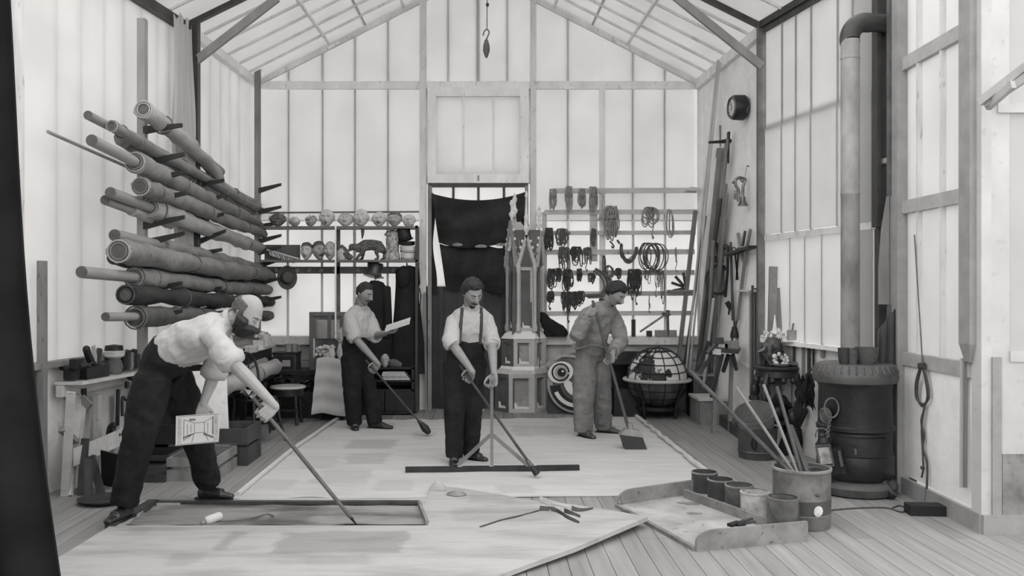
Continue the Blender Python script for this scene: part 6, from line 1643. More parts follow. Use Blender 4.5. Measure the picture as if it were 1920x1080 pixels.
for i, (a, b, lb) in enumerate((((1368, 985), (1410, 972), 'flat dark brush lying on the tray end board'), ((1380, 984), (1416, 978), 'second flat brush crossed with the first on the tray end board'))):
 p, q = fl(*a, .13), fl(*b, .14)
 t = thing('flat_brush', lb, 'brush', p, 'brushes on the mixing tray')
 part(t, 'handle', MB().beam(p.lerp(q, .4), q, .022, .012), WOODD); part(t, 'bristles', MB().beam(p, p.lerp(q, .42), .04, .018), BLACKP)
# ================================================================ near wall: coil of cord, slats, block and floor cord
def onp(px, py, off=.02):
 p = on_line(px, RW[2], RW[3]); return at(px, py, p.y) + V((-off, 0, 0))
rc = thing('hung_rope_loop', 'dark cord in a long loop with a trailing tail, nailed to the white panel', 'cord', onp(1741, 680))
part(rc, 'nail', MB().tube([onp(1741, 682, 0), onp(1741, 682, .07)], .008, 6), IRON)
m = MB()
for k in range(3):
 m.tube(bez([onp(1741, 682, .05), onp(1731 - k * 1.5, 715, .04), onp(1729 - k, 745, .035), onp(1738, 762 - k * 2, .03), onp(1748 + k, 745, .035), onp(1746 + k, 712, .04), onp(1741, 682, .05)], 5), .009, 6)
part(rc, 'loop', m, ROPED)
part(rc, 'wrap', MB().tube([onp(1741 + 5 * cos(k * 1.1), 682 + k * .35, .05 + .015 * sin(k * 1.1)) for k in range(22)], .009, 6), ROPED)
part(rc, 'tail', MB().tube(bez([onp(1740, 758, .03), onp(1741, 765, .03), onp(1735, 790, .03), onp(1740, 815, .03), onp(1738, 840, .03), onp(1746, 870, .03), onp(1745, 920, .03), onp(1742, 945, .03)], 5), .008, 6), ROPED)
part(rc, 'second_tail', MB().tube(bez([onp(1742, 765, .035), onp(1737, 800, .035), onp(1739, 850, .035), onp(1740, 878, .035), onp(1737, 895, .035)], 5), .008, 6), ROPED)
part(rc, 'upper_line', MB().tube([onp(1722, 440, .03), onp(1740, 680, .04)], .005, 5), ROPEM)
part(rc, 'knot', MB().ell(onp(1740, 877, .04), (.018, .018, .016), 8, 6), ROPED)
for i, (px, lb) in enumerate(((1814, 'slim wooden slat, first of two leaning on the white panel by the corner'), (1821, 'slim wooden slat, second of two, touching the corner board'))):
 p = onp(px, 900 + i * 3, .04)
 solo('wooden_lath', MB().beam(V((p.x, p.y, at(0, 914, p.y).z)), V((p.x + .015, p.y + .02, at(0, 672, p.y).z)), .02, .02, (1, 0, 0)), POLEL if i == 0 else POLEG, lb, 'slat', V((p.x, p.y, .1)), 'slats on the white panel')
b = fl(1738, 966)
wb_ = thing('black_block', 'low black wooden block with a pale patch lying on the floor by the skirting', 'block', b)
part(wb_, 'block', MB().box(b + V((0, .03, .035)), (.24, .13, .07), Matrix.Rotation(-.08, 3, 'Z')), BLACKP); part(wb_, 'pale_patch', MB().box(b + V((.09, -.035, .05)), (.05, .008, .03)), PAPER, 'pale patch on the end of the block')
solo('loose_cable', MB().tube(bez([fl(1545, 958, .006), fl(1600, 953, .006), fl(1660, 952, .006), fl(1690, 960, .006), fl(1700, 953, .006), fl(1685, 948, .006), fl(1672, 953, .006)], 6), .006, 6), ROPED, 'thin dark cord trailing over the floorboards to the black block', 'cord', fl(1660, 952))
# ================================================================ long table with rolls under it, along the side wall
lt = thing('long_table', 'long dark table with a pale top edge along the side wall, behind the bending man', 'table', (-2.6, 10, 0))
TZ = .90
part(lt, 'table_top', MB().span((-2.98, 8.7, TZ - .035), (-2.62, 11.4, TZ)), M('table_top_pale', .52, .5, .15, 5, spots=.2))
part(lt, 'apron', MB().span((-2.95, 8.75, TZ - .16), (-2.66, 11.35, TZ - .037)), WOODB)
part(lt, 'lower_shelf', MB().span((-2.96, 8.8, .48), (-2.6, 11.35, .51)), WOODB)
for y in (8.8, 10.0, 11.3):
 for x in (-2.93, -2.66):
  part(lt, 'leg', MB().span((x - .03, y - .03, 0), (x + .03, y + .03, TZ - .16)), WOODB)
part(lt, 'back_panel', MB().span((-2.97, 8.8, .05), (-2.95, 11.35, .78)), WOODB)
roll(V((-2.56, 8.6, .62)), V((-2.50, 11.1, .66)), .085, 'pale cloth roll lying on the lower shelf of the long table, outer one', 0, taper=.95, ties=(.6,), group='cloth rolls on the long table shelf')
roll(V((-2.74, 8.7, .66)), V((-2.70, 11.2, .70)), .085, 'pale cloth roll lying on the lower shelf of the long table, inner one', 0, taper=.95, ties=(.5,), group='cloth rolls on the long table shelf')
def tbox(px, py0, py1, w, Y, mat, label, name='tin_box', cat='box', group='small things on the long table'):
 c = at(px, 0, Y); hw = w * Y / FPX / 2; h = (py0 - py1) * Y / FPX
 t = thing(name, label, cat, (c.x, Y, TZ), group)
 part(t, 'box_body', MB().span((c.x - hw, Y - hw, TZ), (c.x + hw, Y + hw, TZ + h * .8)), mat)
 part(t, 'lid', MB().span((c.x - hw * 1.05, Y - hw * 1.05, TZ + h * .8), (c.x + hw * 1.05, Y + hw * 1.05, TZ + h)), MASKP)
 return t
tbox(486, 644, 626, 18, 10.3, MASKP, 'pale square box with a lid standing on the long table')
tbox(472, 645, 633, 20, 9.9, MASKM, 'flat grey box in front of the pale one on the long table')
t = thing('cord_heap', 'small heap of white string on top of the pale box', 'string', at(482, 622, 10.3) + V((0, 0, -.02)), 'small things on the long table')
m = MB()
for k in range(12):
 m.ell(at(486, 629, 10.3) + V((rnd(-.04, .04), rnd(-.05, .05), rnd(-.035, .03))), (.025, .025, .02), 8, 6)
part(t, 'string', m, CLOTHW, kind='stuff')
for px, Y, r, h, lb in ((495, 10.9, .06, .17, 'glass jar with a pale lid at the far end of the long table'), (501, 11.2, .05, .13, 'lower jar standing last on the long table')):
 c = V((at(px, 0, Y).x, Y, TZ)); t = thing('glass_jar', lb, 'jar', c, 'small things on the long table')
 part(t, 'jar_body', MB().lathe([(0, 0), (r, 0), (r, h * .75), (r * .8, h * .85), (r * .8, h * .9)], c, 14), STONEL); part(t, 'lid', MB().lathe([(r * .9, h * .88), (r * .9, h), (0, h)], c, 14), MASKM)
solo('loose_paper', MB().hexa([V((-2.85, 9.0, TZ + .002)), V((-2.64, 9.0, TZ + .002)), V((-2.66, 9.5, TZ + .002)), V((-2.88, 9.5, TZ + .002))], [V((-2.85, 9.0, TZ + .006)), V((-2.64, 9.0, TZ + .03)), V((-2.66, 9.5, TZ + .02)), V((-2.88, 9.5, TZ + .006))]), PAPER, 'white sheet of paper curling on the long table near the bald man', 'paper', (-2.75, 9.2, TZ), 'small things on the long table')
t = thing('hand_tool', 'dark pincers lying on the edge of the long table', 'tool', (-2.68, 9.7, TZ), 'small things on the long table')
part(t, 'jaws', MB().tube([(-2.7, 9.6, TZ + .02), (-2.66, 9.8, TZ + .02)], .02, 6, round_=1), BLACKP); part(t, 'grip', MB().tube([(-2.66, 9.8, TZ + .02), (-2.64, 10.0, TZ + .02)], .012, 6), BLACKP)
# ---- chair with cloth, dark stool, heap, drawer box ----
def bent_chair(c, rz, label, sz=.46, mat=WOODB, seat=.21, back=True):
 t = thing('bentwood_chair', label, 'chair', c)
 t.rotation_euler = (0, 0, 0)
 rt = Matrix.Rotation(rz, 3, 'Z')
 Q = lambda m: (setattr(m, 'v', [rt @ p + V(c) for p in m.v]), m)[1]
 part(t, 'seat', Q(MB().lathe([(0, sz - .03), (seat * .95, sz - .03), (seat, sz - .015), (seat * .97, sz), (0, sz - .006)], (0, 0, 0), 24)), mat)
 for x in (-1, 1):
  part(t, 'leg', Q(MB().tube(bez([(x * seat * .7, -seat * .7, sz - .03), (x * seat * .78, -seat * .82, sz * .5), (x * seat * .98, -seat * 1.05, 0)], 4), [.02, .02, .019, .018, .017, .016, .015, .014, .013], 8)), mat)
  part(t, 'leg', Q(MB().tube(bez([(x * seat * .8, seat * .7, sz), (x * seat * .8, seat * .85, sz * .5), (x * seat * .95, seat * 1.15, 0)], 4), [.018] * 9, 8)), mat)
 part(t, 'stretcher', Q(MB().tube([(cos(q) * seat * .8, sin(q) * seat * .8, sz * .45) for q in [k * pi / 10 for k in range(20)]], .010, 6, closed=True)), mat)
 if back:
  part(t, 'back_hoop', Q(MB().tube(bez([(-seat * .8, seat * .8, sz), (-seat * .85, seat * 1.0, sz + .25), (-seat * .5, seat * 1.15, sz + .43), (seat * .5, seat * 1.15, sz + .43), (seat * .85, seat * 1.0, sz + .25), (seat * .8, seat * .8, sz)], 5), .014, 8)), mat)
  for x in (-.3, .3):
   part(t, 'back_slat', Q(MB().tube([(x * seat, seat * .85, sz), (x * seat, seat * 1.12, sz + .42)], .010, 6)), mat)
 return t
ch = fl(474, 832); ch.y += .15
bent_chair((ch.x, ch.y, 0), .9, 'dark wooden chair with curved legs behind the bald man, a cloth thrown over it')
def clothfn(u, v):
 p = V((ch.x - .05 + .34 * u, ch.y - .22 + .26 * v, .47))
 k = max(0, u - .45) / .55
 p.z += .05 * sin(v * 8 + u * 5) * .3 + .09 * sin(min(1, u * 1.6) * pi) - 0.34 * k ** 1.5
 p.x -= .10 * k * k
 p.y += .02 * sin(u * 14)
 return p
solo('draped_jacket', MB().sheet(clothfn, 18, 14, .012), CLOTHD, 'dark jacket thrown over the seat of the curved leg chair', 'jacket', (ch.x, ch.y, .47))
solo('white_rag', MB().sheet(lambda u, v: V((ch.x - .12 + .16 * u, ch.y - .2 + .16 * v, .50 + .05 * sin(u * 6) * cos(v * 5) + .03)), 8, 8, .01), CLOTHW, 'crumpled white rag on the seat of the curved leg chair', 'rag', (ch.x - .05, ch.y - .1, .48))
s2 = fl(538, 796); s2.y += .05
t = thing('dark_stool', 'dark stool with a worn pale round top standing before the drawer box', 'stool', s2)
part(t, 'seat', MB().lathe([(0, .42), (.2, .42), (.21, .435), (.2, .45), (0, .45)], s2, 24), M('worn_seat', .50, .3, .2, 5, spec=.6))
part(t, 'apron', MB().lathe([(.18, .34), (.185, .34), (.185, .42), (.18, .42)], s2, 24), WOODB)
for k in range(4):
 a = pi / 4 + k * pi / 2
 part(t, 'leg', MB().tube([s2 + V((cos(a) * .15, sin(a) * .15, .42)), s2 + V((cos(a) * .19, sin(a) * .19, 0))], .02, 8), WOODB)
for k, z in ((0, .18), (1, .2)):
 part(t, 'stretcher', MB().tube([s2 + V((-.16, -.16 + .32 * k, z)), s2 + V((.16, -.16 + .32 * k, z))], .012, 6), WOODB)
# heap of dark shiny scraps on the low bench
lb_ = thing('low_bench', 'low dark bench under the gable sill between long table and picture stand', 'bench', (-2.2, 11.6, 0))
part(lb_, 'bench_top', MB().span((-2.75, 11.35, .52), (-1.98, 11.9, .56)), WOODB)
for x in (-2.7, -2.02):
 part(lb_, 'leg', MB().span((x - .03, 11.4, 0), (x + .03, 11.9, .52)), WOODB)
part(lb_, 'under_shelf', MB().span((-2.72, 11.4, .16), (-2.0, 11.9, .19)), WOODB)
m = MB()
for k in range(150):
 x = rnd(-2.55, -1.80); p = V((x, rnd(11.18, 11.42), .30 + rnd(0, .17) + .05 * sin(x * 9)))
 q = Matrix.Rotation(rnd(0, 6.3), 3, 'Z') @ Matrix.Rotation(rnd(-.8, .8), 3, 'X')
 m.sheet(lambda u, v: p + q @ V(((u - .5) * .12, (v - .5) * .09, .02 * sin(u * 5 + k) * cos(v * 4))), 2, 2, .004)
hp_ = thing('scrap_crate', 'crate heaped with dark crumpled leather scraps under the gable sill', 'crate', (-2.17, 11.3, 0))
part(hp_, 'crate_side', MB().span((-2.6, 11.15, .02), (-1.76, 11.18, .32)), WOODB); part(hp_, 'crate_bottom', MB().span((-2.6, 11.15, 0), (-1.76, 11.34, .02)), WOODB)
for x in (-2.6, -1.79):
 part(hp_, 'crate_side', MB().span((x, 11.15, .02), (x + .03, 11.34, .32)), WOODB)
part(hp_, 'leather_scraps', m, M('shiny_leather', .05, .28, .6, 12, spec=.8), kind='stuff')
t = thing('drawer_box', 'dark wooden box with a label plate, standing on the low bench', 'box', (at(533, 0, 11.5).x, 11.6, .56))
x0, x1 = at(512, 0, 11.45).x, at(555, 0, 11.45).x
part(t, 'box_body', MB().span((x0, 11.45, .56), (x1, 11.75, .76)), WOODD); part(t, 'lid', MB().span((x0 - .01, 11.44, .76), (x1 + .01, 11.76, .785)), WOODB)
part(t, 'label_plate', MB().span((x0 + .12, 11.44, .61), (x0 + .22, 11.45, .69)), STONE); part(t, 'drawer_front', MB().span((x0 + .03, 11.442, .58), (x1 - .03, 11.45, .74)), WOODB)
for px, r, lb in ((541, .05, 'grey cup standing on the drawer box'), (552, .045, 'second, darker cup on the drawer box')):
 c = V((at(px, 0, 11.6).x, 11.6, .785)); t = thing('cup', lb, 'cup', c, 'cups on the drawer box'); mt = STONE if px == 541 else WOODM
 part(t, 'cup_body', MB().lathe([(0, 0), (r * .8, 0), (r, .1), (r * .9, .1), (r * .7, .01), (0, .01)], c, 14), mt); part(t, 'cup_handle', MB().tube([c + V((r + .005 + .02 * sin(q), 0, .05 + .03 * cos(q))) for q in [k * pi / 6 for k in range(7)]], .006, 5), mt)
# carved panel back of a settle
PN = M('varnished_panel', .13, .45, .25, 5, spec=.5, stretch=(1, 1, .3))
cb_ = thing('panelled_settle', 'high panelled wooden settle with a curved side arm, behind the man with the paper', 'settle', (at(612, 0, 11.5).x, 11.6, 0))
z0, z1 = .5, at(0, 585, 11.6).z; x0, x1 = at(580, 0, 11.6).x, at(648, 0, 11.6).x
part(cb_, 'back_board', MB().span((x0, 11.62, .04), (x1, 11.66, z1)), PN)
for a, b in (((x0, z1 - .05), (x1, z1)), ((x0, .46), (x1, .52))):
 part(cb_, 'rail', MB().span((a[0], 11.59, a[1]), (b[0], 11.62, b[1])), PN)
for xx in (x0, x0 + (x1 - x0) * .5, x1 - .05):
 part(cb_, 'stile', MB().span((xx, 11.592, .04), (xx + .05, 11.62, z1 - .05)), PN)
part(cb_, 'raised_panel', MB().hexa([V((x0 + .08, 11.62, .6)), V((x1 - .08, 11.62, .6)), V((x1 - .08, 11.62, z1 - .1)), V((x0 + .08, 11.62, z1 - .1))], [V((x0 + .12, 11.595, .66)), V((x1 - .12, 11.595, .66)), V((x1 - .12, 11.595, z1 - .15)), V((x0 + .12, 11.595, z1 - .15))]), STONE)
part(cb_, 'side_arm', MB().prism([(0, 0), (.14, 0), (.16, .25), (.13, .42), (.05, .48), (0, .5)], (x0 + .02, 11.6, .42), (1, 0, 0), (0, 0, 1), .04), PN)
part(cb_, 'seat', MB().span((x0, 11.3, .40), (x1, 11.62, .44)), PN)
for xx in (x0 + .02, x1 - .06):
 part(cb_, 'leg', MB().span((xx, 11.32, 0), (xx + .04, 11.36, .4)), PN)
# picture stand with flowers and a cloth hanging down its front
pk = at(622, 0, 11.0).x
t = thing('flower_crate', 'crate set on end carrying a framed picture, pots and dried flowers', 'crate', (pk, 11.05, 0))
x0, x1 = at(597, 0, 11.0).x, at(650, 0, 11.0).x
cz = at(0, 676, 11.0).z
part(t, 'crate_side', MB().span((x0 + .02, 10.95, .02), (x0 + .05, 11.25, cz)), WOODB); part(t, 'crate_side', MB().span((x1 - .05, 10.95, .02), (x1 - .02, 11.25, cz)), WOODB)
part(t, 'crate_top', MB().span((x0, 10.92, cz), (x1, 11.28, cz + .025)), WOODB); part(t, 'crate_back', MB().span((x0 + .02, 11.25, 0), (x1 - .02, 11.27, cz)), WOODB)
CR = M('creased_canvas', .50, .9, .10, 3, bump=.5, bscale=10)
def hang(u, v):
 w = .02 * sin(u * 9 + v * 3) * v + .012 * sin(v * 22)
 return V((x0 + .0 + (x1 - x0 + .03) * u - .05 * v * (1 - u), 10.91 - .10 * v - w, cz + .03 - v * (cz - .06) + .02 * sin(u * 5)))
solo('hanging_canvas', MB().sheet(hang, 16, 22, .006), CR, 'creased pale canvas hanging down the front of the flower crate', 'cloth', (pk, 10.9, cz), ang=70)
t = thing('framed_picture', 'small dark picture in a pale frame leaning behind the dried flowers', 'picture', (at(612, 0, 11.2).x, 11.2, cz + .025))
fx0, fx1, fz1 = at(591, 0, 11.2).x, at(640, 0, 11.2).x, at(0, 637, 11.2).z
part(t, 'picture_face', MB().span((fx0, 11.19, cz + .025), (fx1, 11.21, fz1)), M('dark_painting', .08, .6, .6, 8)); part(t, 'frame_strip', MB().span((fx0 - .02, 11.18, cz + .025), (fx0, 11.21, fz1 + .015)), MASKP)
part(t, 'frame_strip', MB().span((fx0, 11.18, fz1), (fx1, 11.21, fz1 + .015)), WOODD)
fl_ = thing('dried_flowers', 'bunch of pale dried flowers lying on the crate in front of the picture', 'flowers', (at(612, 0, 11.02).x, 11.02, cz + .03))
m = MB()
for k in range(60):
 c = at(612, 660, 11.02) + V((rnd(-.12, .1), rnd(-.06, .06), rnd(-.05, .07))); m.ell(c, (rnd(.012, .026),) * 3, 7, 5)
part(fl_, 'flower_heads', m, MASKP, kind='stuff')
for k in range(9):
 part(fl_, 'stem', MB().tube([at(612 + rnd(-8, 8), 660, 11.0), at(606 + k * 3.4, 678, 10.93)], .006, 5), MASKM)
for px, h, r, lb, mt in ((622, .13, .05, 'white jar beside the dried flowers', PAPER), (640, .18, .06, 'round bellied pale jug next to the white jar', MASKP)):
 c = V((at(px, 0, 10.98).x, 10.98, cz + .025)); t = thing('jar', lb, 'jar', c, 'pots on the flower crate')
 part(t, 'jar_body', MB().lathe([(0, 0), (r * .7, 0), (r, h * .4), (r * .7, h * .75), (r * .6, h), (r * .5, h), (0, h * .3)], c, 16), mt); part(t, 'rim', MB().lathe([(r * .55, h * .97), (r * .68, h), (r * .55, h * 1.03)], c, 16), mt)
t = thing('twig_bunch', 'spiky bunch of dry twigs sticking out behind the man with the paper', 'twigs', V((at(642, 0, 11.1).x, 11.1, cz + .026)))
part(t, 'holder', MB().lathe([(.03, 0), (.035, .2), (.03, .2)], (at(642, 0, 11.1).x, 11.1, cz + .026), 10), WOODM)
for k in range(14):
 a = V((at(642, 0, 11.1).x, 11.1, cz + .2)); part(t, 'twig', MB().tube([a, at(640 + rnd(-16, 8), 628 + rnd(-16, 14), 11.05)], [.007, .004], 5), MASKP)
# dark cabinet behind the second man with books and a mask
cab = thing('dark_cabinet', 'low black cabinet under the coats, with an open shelf of papers', 'cabinet', (at(745, 0, 11.4).x, 11.6, 0))
x0, x1 = at(665, 0, 11.4).x, at(776, 0, 11.4).x
for z in (.02, .30, .42, .58):
 part(cab, 'shelf_board', MB().span((x0, 11.4, z), (x1, 11.9, z + .025)), WOODB)
for xx in (x0, x1 - .03):
 part(cab, 'side_panel', MB().span((xx, 11.4, 0), (xx + .03, 11.9, .6)), WOODB)
part(cab, 'door', MB().span((x0 + .03, 11.405, .05), ((x0 + x1) / 2, 11.42, .30)), WOODB); part(cab, 'door', MB().span(((x0 + x1) / 2 + .01, 11.405, .05), (x1 - .03, 11.42, .30)), WOODB)
part(cab, 'back_panel', MB().span((x0, 11.88, 0), (x1, 11.9, .6)), WOODB)
px0, px1 = at(716, 0, 11.4).x, at(768, 0, 11.4).x
for k in range(4):
 solo('paper_bundle', MB().span((px0 + .01 * (k % 2), 11.395 - .005 * k, .445 + k * .026), (px1 - .02 * k, 11.7, .468 + k * .026)), (MASKP, MASKM, MASKP, STONEL)[k], ('lowest', 'second', 'third', 'topmost')[k] + ' bundle of papers in the open shelf of the black cabinet', 'papers', (px0, 11.5, .445 + k * .026), 'papers in the black cabinet')
for px, lb, hgt in ((722, 'small pale puppet head standing on the black cabinet', 24),):
 mask_head(px, 690, hgt, lb, dict(nose=.8, er=.016), MASKM, 16, Y=11.45, group=None, name='puppet_head', extra=('beard',), z0=.605)
solo('grey_shoe', MB().tube([V((-1.16, 11.45, .65)), V((-1.10, 11.42, .645)), V((-1.05, 11.41, .63))], [(.06, .05), (.05, .04), (.03, .02)], 10, round_=.8), STONED, 'dark grey shoe lying on the black cabinet beside the puppet head', 'shoe', (-1.1, 11.42, .605))
# ================================================================ tool bench and trestle along the near side wall
def wl_at(px, py, off=.15):
 p = on_line(px, LW[1], LW[2]); v = at(px, py, p.y); return v + V((off, 0, 0))
tr_ = thing('tool_rail', 'pale tool rail fixed along the side wall below the sill, near the black drape', 'tool rail', wl_at(170, 730))
def railseg(pa, pb, ya, yb, h, d, off0, name, mat):
 a0, b0 = wl_at(pa, ya, off0), wl_at(pb, yb, off0); u = V((0, 0, h))
 return part(tr_, name, MB().hexa([a0, b0, b0 + V((d, 0, 0)), a0 + V((d, 0, 0))], [a0 + u, b0 + u, b0 + V((d, 0, 0)) + u, a0 + V((d, 0, 0)) + u]), mat)
railseg(90, 275, 745, 705, .09, .05, .06, 'rail_board', RAILM)
railseg(92, 270, 722, 692, .025, .22, .04, 'shelf_board', RAILM)
for px in (122, 165, 205):
 a = wl_at(px, 740, .08); part(tr_, 'support', MB().beam(V((a.x, a.y, 0)), V((a.x, a.y, a.z)), .07, .04, (1, 0, 0)), RAILM)
TG = 'hand tools on the tool rail'
def toolshelf(px): 
 a = wl_at(px, 0, .14); t = (px - 92) / (270 - 92); z = wl_at(92, 722).z + .025; return V((a.x, a.y, z))
b = toolshelf(138)
t = thing('wooden_plane', 'long dark wooden jointer plane lying on the tool rail', 'plane', b, TG)
d = (toolshelf(160) - toolshelf(112)).normalized()
part(t, 'stock', MB().beam(toolshelf(114) + V((.03, 0, .05)), toolshelf(158) + V((.03, 0, .05)), .08, .10, (0, 0, 1)), WOODB)
part(t, 'tote', MB().tube(bez([b + V((.02, 0, .1)), b + V((.02, 0, .17)) - d * .06, b + V((.02, 0, .24)) - d * .10], 4), .03, 8, round_=1), WOODB)
part(t, 'blade', MB().beam(b + V((.02, 0, .1)) + d * .05, b + V((.02, 0, .26)) + d * .0, .05, .012), STONEL); part(t, 'wedge', MB().beam(b + V((.02, 0, .1)) + d * .06, b + V((.02, 0, .23)) + d * .10, .05, .03), WOODD)
b = toolshelf(101)
t = thing('small_vice', 'small dark iron vice at the drape end of the tool rail', 'vice', b, TG)
part(t, 'jaw', remeshed(MB().box(b + V((0, 0, .06)), (.1, .1, .1)).box(b + V((.05, -.02, .14)), (.07, .12, .08)).tube([b + V((-.08, 0, .1)), b + V((.14, 0, .12))], .022, 8, round_=1), .012, 1), BLACKP); part(t, 'screw_bar', MB().tube([b + V((.12, -.08, .12)), b + V((.14, .06, .14))], .008, 6), IRON)
b = toolshelf(183)
t = thing('oil_lamp', 'squat oil lamp with a pale collar standing on the tool rail', 'lamp', b, TG)
part(t, 'reservoir', MB().lathe([(0, 0), (.06, 0), (.075, .05), (.065, .1), (.05, .13)], b, 18), STONED); part(t, 'collar', MB().lathe([(.05, .13), (.085, .15), (.09, .19), (.06, .21), (.05, .13)], b, 18), MASKP); part(t, 'cap', MB().lathe([(.08, .19), (.07, .24), (0, .25)], b, 18), BLACKP)
lbls = ['dark stubby', 'dark broad', 'pale slim', 'black tall', 'grey narrow', 'pale wide', 'dark slender', 'black thick', 'grey blunt']
for k in range(9):
 px = 203 + k * 6.2; b = toolshelf(px); h = rnd(.13, .22)
 t = thing('chisel', '%s chisel handle, %s in the row counted from the oil lamp' % (lbls[k], ('first', 'second', 'third', 'fourth', 'fifth', 'sixth', 'seventh', 'eighth', 'ninth')[k]), 'chisel', b, 'chisels on the tool rail')
 part(t, 'handle', MB().lathe([(.016, .0), (.03, .04), (.028, h * .7), (.032, h), (0, h + .012)], b, 8), (WOODB, WOODD, POLEG)[k % 3]); part(t, 'ferrule', MB().lathe([(.02, 0), (.02, .03)], b, 8), IRONG)
# hung tools
t = thing('hand_brace', 'carpenter hand brace with a big crank hanging from the tool rail', 'brace', wl_at(206, 735, .2), TG)
H = lambda px, py, o=.22: wl_at(px, py, o)
part(t, 'crank', MB().tube(bez([H(200, 712), H(208, 718), H(212, 728), H(206, 745), H(200, 752), H(188, 750), H(181, 746), H(181, 780)], 5), .013, 7), BLACKP); part(t, 'grip', MB().ell(H(207, 732), (.05, .05, .07), 12, 8), WOODB); part(t, 'head', MB().lathe([(.02, 0), (.045, .02), (.03, .05), (0, .055)], H(199, 713), 12), WOODB)
t = thing('saw_frame', 'bow saw of thin crossed wires hanging at the end of the tool rail', 'saw', H(225, 760), TG)
for a, b in (((205, 740), (232, 795)), ((205, 745), (205, 770)), ((205, 768), (228, 792)), ((218, 735), (229, 770)), ((218, 752), (232, 735))):
 part(t, 'wire', MB().tube([H(*a), H(*b)], .006, 5), IRON)
part(t, 'cheek', MB().beam(H(222, 728), H(224, 775), .03, .02, (1, 0, 0)), WOODM)
for i, (a, b, w, mt, lb, n_) in enumerate((((173, 730), (171, 798), .04, BLACKP, 'broad black rasp hanging straight down from the tool rail', 'rasp'), ((190, 715), (190, 728), .05, BLACKP, 'small black square block hanging on the tool rail', 'square_block'), ((222, 728), (222, 750), .03, WOODM, 'short pale handle hanging beside the bow saw', 'file'))):
 solo(n_, MB().beam(H(*a), H(*b), w, .02, (1, 0, 0)), mt, lb, 'tool', H(*b), TG)
# trestle and leaning saw frames
TRS = M('trestle_wood', .34, .7, .3, 6, spots=.3)
ts = thing('sawhorse', 'rough pale sawhorse with a broad board, beside the bald man', 'sawhorse', fl(165, 925))
s0, s1 = fl(150, 930), fl(235, 900)
zt1, zt0 = at(0, 836, s0.y).z, at(0, 880, s0.y).z
part(ts, 'broad_board', MB().hexa([V((s0.x - .05, s0.y, zt0 + .02)), V((s1.x, s1.y + .2, zt0 + .1)), V((s1.x, s1.y + .23, zt0 + .1)), V((s0.x - .05, s0.y + .03, zt0 + .02))], [V((s0.x - .05, s0.y, zt1 - .02)), V((s1.x, s1.y + .2, zt1 + .06)), V((s1.x, s1.y + .23, zt1 + .06)), V((s0.x - .05, s0.y + .03, zt1 - .02))]), RAILM)
for a, b in (((172, 855), (190, 925)), ((166, 860), (166, 935)), ((205, 850), (197, 905)), ((160, 822), (152, 928))):
 q = fl(*b); part(ts, 'leg', MB().beam(at(*a, q.y + .1), q, .05, .04, (0, 1, 0)), WOODD)
part(ts, 'clamp', MB().tube(bez([at(203, 822, s1.y), at(206, 802, s1.y), at(214, 796, s1.y), at(212, 806, s1.y), at(222, 815, s1.y)], 5), .022, 7, round_=1), BLACKP)
fs_ = thing('frame_saw', 'tall wooden frame saw leaning on the tool rail, blade edge down', 'saw', fl(132, 925))
for a, b, w in (((147, 740), (128, 930), .06), ((168, 765), (150, 925), .035)):
 q = fl(*b); part(fs_, 'cheek', MB().beam(at(*a, q.y + .35), q, w, .04, (0, 1, 0)), RAILM if w > .05 else WOODM)
q = fl(140, 928)
part(fs_, 'crossbar', MB().beam(at(115, 804, q.y - .1), at(142, 828, q.y + .1), .05, .04, (0, 1, 0)), WOODM); part(fs_, 'crossbar', MB().beam(at(152, 745, q.y + .3), at(169, 762, q.y + .3), .06, .04, (0, 1, 0)), WOODM)
part(fs_, 'head', MB().box(at(146, 740, q.y + .33), (.12, .06, .10)), BLACKP)
solo('long_lath', MB().beam(fl(122, 930), at(133, 735, 6.9), .06, .03, (0, 1, 0)), RAILM, 'pale lath leaning upright between drape and frame saw', 'lath', fl(122, 930), 'laths against the tool rail')
solo('panel_saw', MB().beam(fl(207, 912), at(205, 848, 7.1), .14, .01, (0, 1, 0)), BLACKP, 'black saw blade standing on the floor behind the bald man', 'saw', fl(207, 912))
solo('floor_pan', MB().lathe([(0, .01), (.16, .01), (.19, .035), (.18, .035), (.15, .02), (0, .02)], fl(195, 942), 24), IRON, 'shallow black pan lying on the floor behind the foot of the bald man', 'pan', fl(195, 942))
# crates behind the legs of the bald man
def crate(x0, y0, x1, y1, h, lb, mat, w=.03, z=0, slots=2):
 t = thing('open_crate', lb, 'crate', ((x0 + x1) / 2, (y0 + y1) / 2, z), 'crates behind the bald man')
 for k in range(slots):
  a, b = z + .02 + k * (h / slots), z + (k + 1) * (h / slots)
  for (p, q) in (((x0, y0), (x1, y0 + w)), ((x0, y1 - w), (x1, y1)), ((x0, y0 + w), (x0 + w, y1 - w)), ((x1 - w, y0 + w), (x1, y1 - w))):
   part(t, 'slat', MB().span((p[0], p[1], a), (q[0], q[1], b - .008)), mat)
 part(t, 'crate_bottom', MB().span((x0, y0, z), (x1, y1, z + .02)), mat)
 return t
g1 = fl(300, 910)
crate(g1.x - .42, g1.y + .1, g1.x + .0, g1.y + .6, .14, 'low dark crate lying flat behind the bald man', WOODD)
crate(g1.x + .0, g1.y + .15, g1.x + .42, g1.y + .75, .2, 'pale slatted crate with wire across it, between the legs of the bald man', WOODM)
crate(g1.x + .05, g1.y + .8, g1.x + .50, g1.y + 1.3, .34, 'taller dark crate at the back of the group', WOODD)
crate(g1.x - .38, g1.y + .65, g1.x + .0, g1.y + 1.15, .40, 'dark crate heaped with black cloth behind the others', WOODB, slots=2)
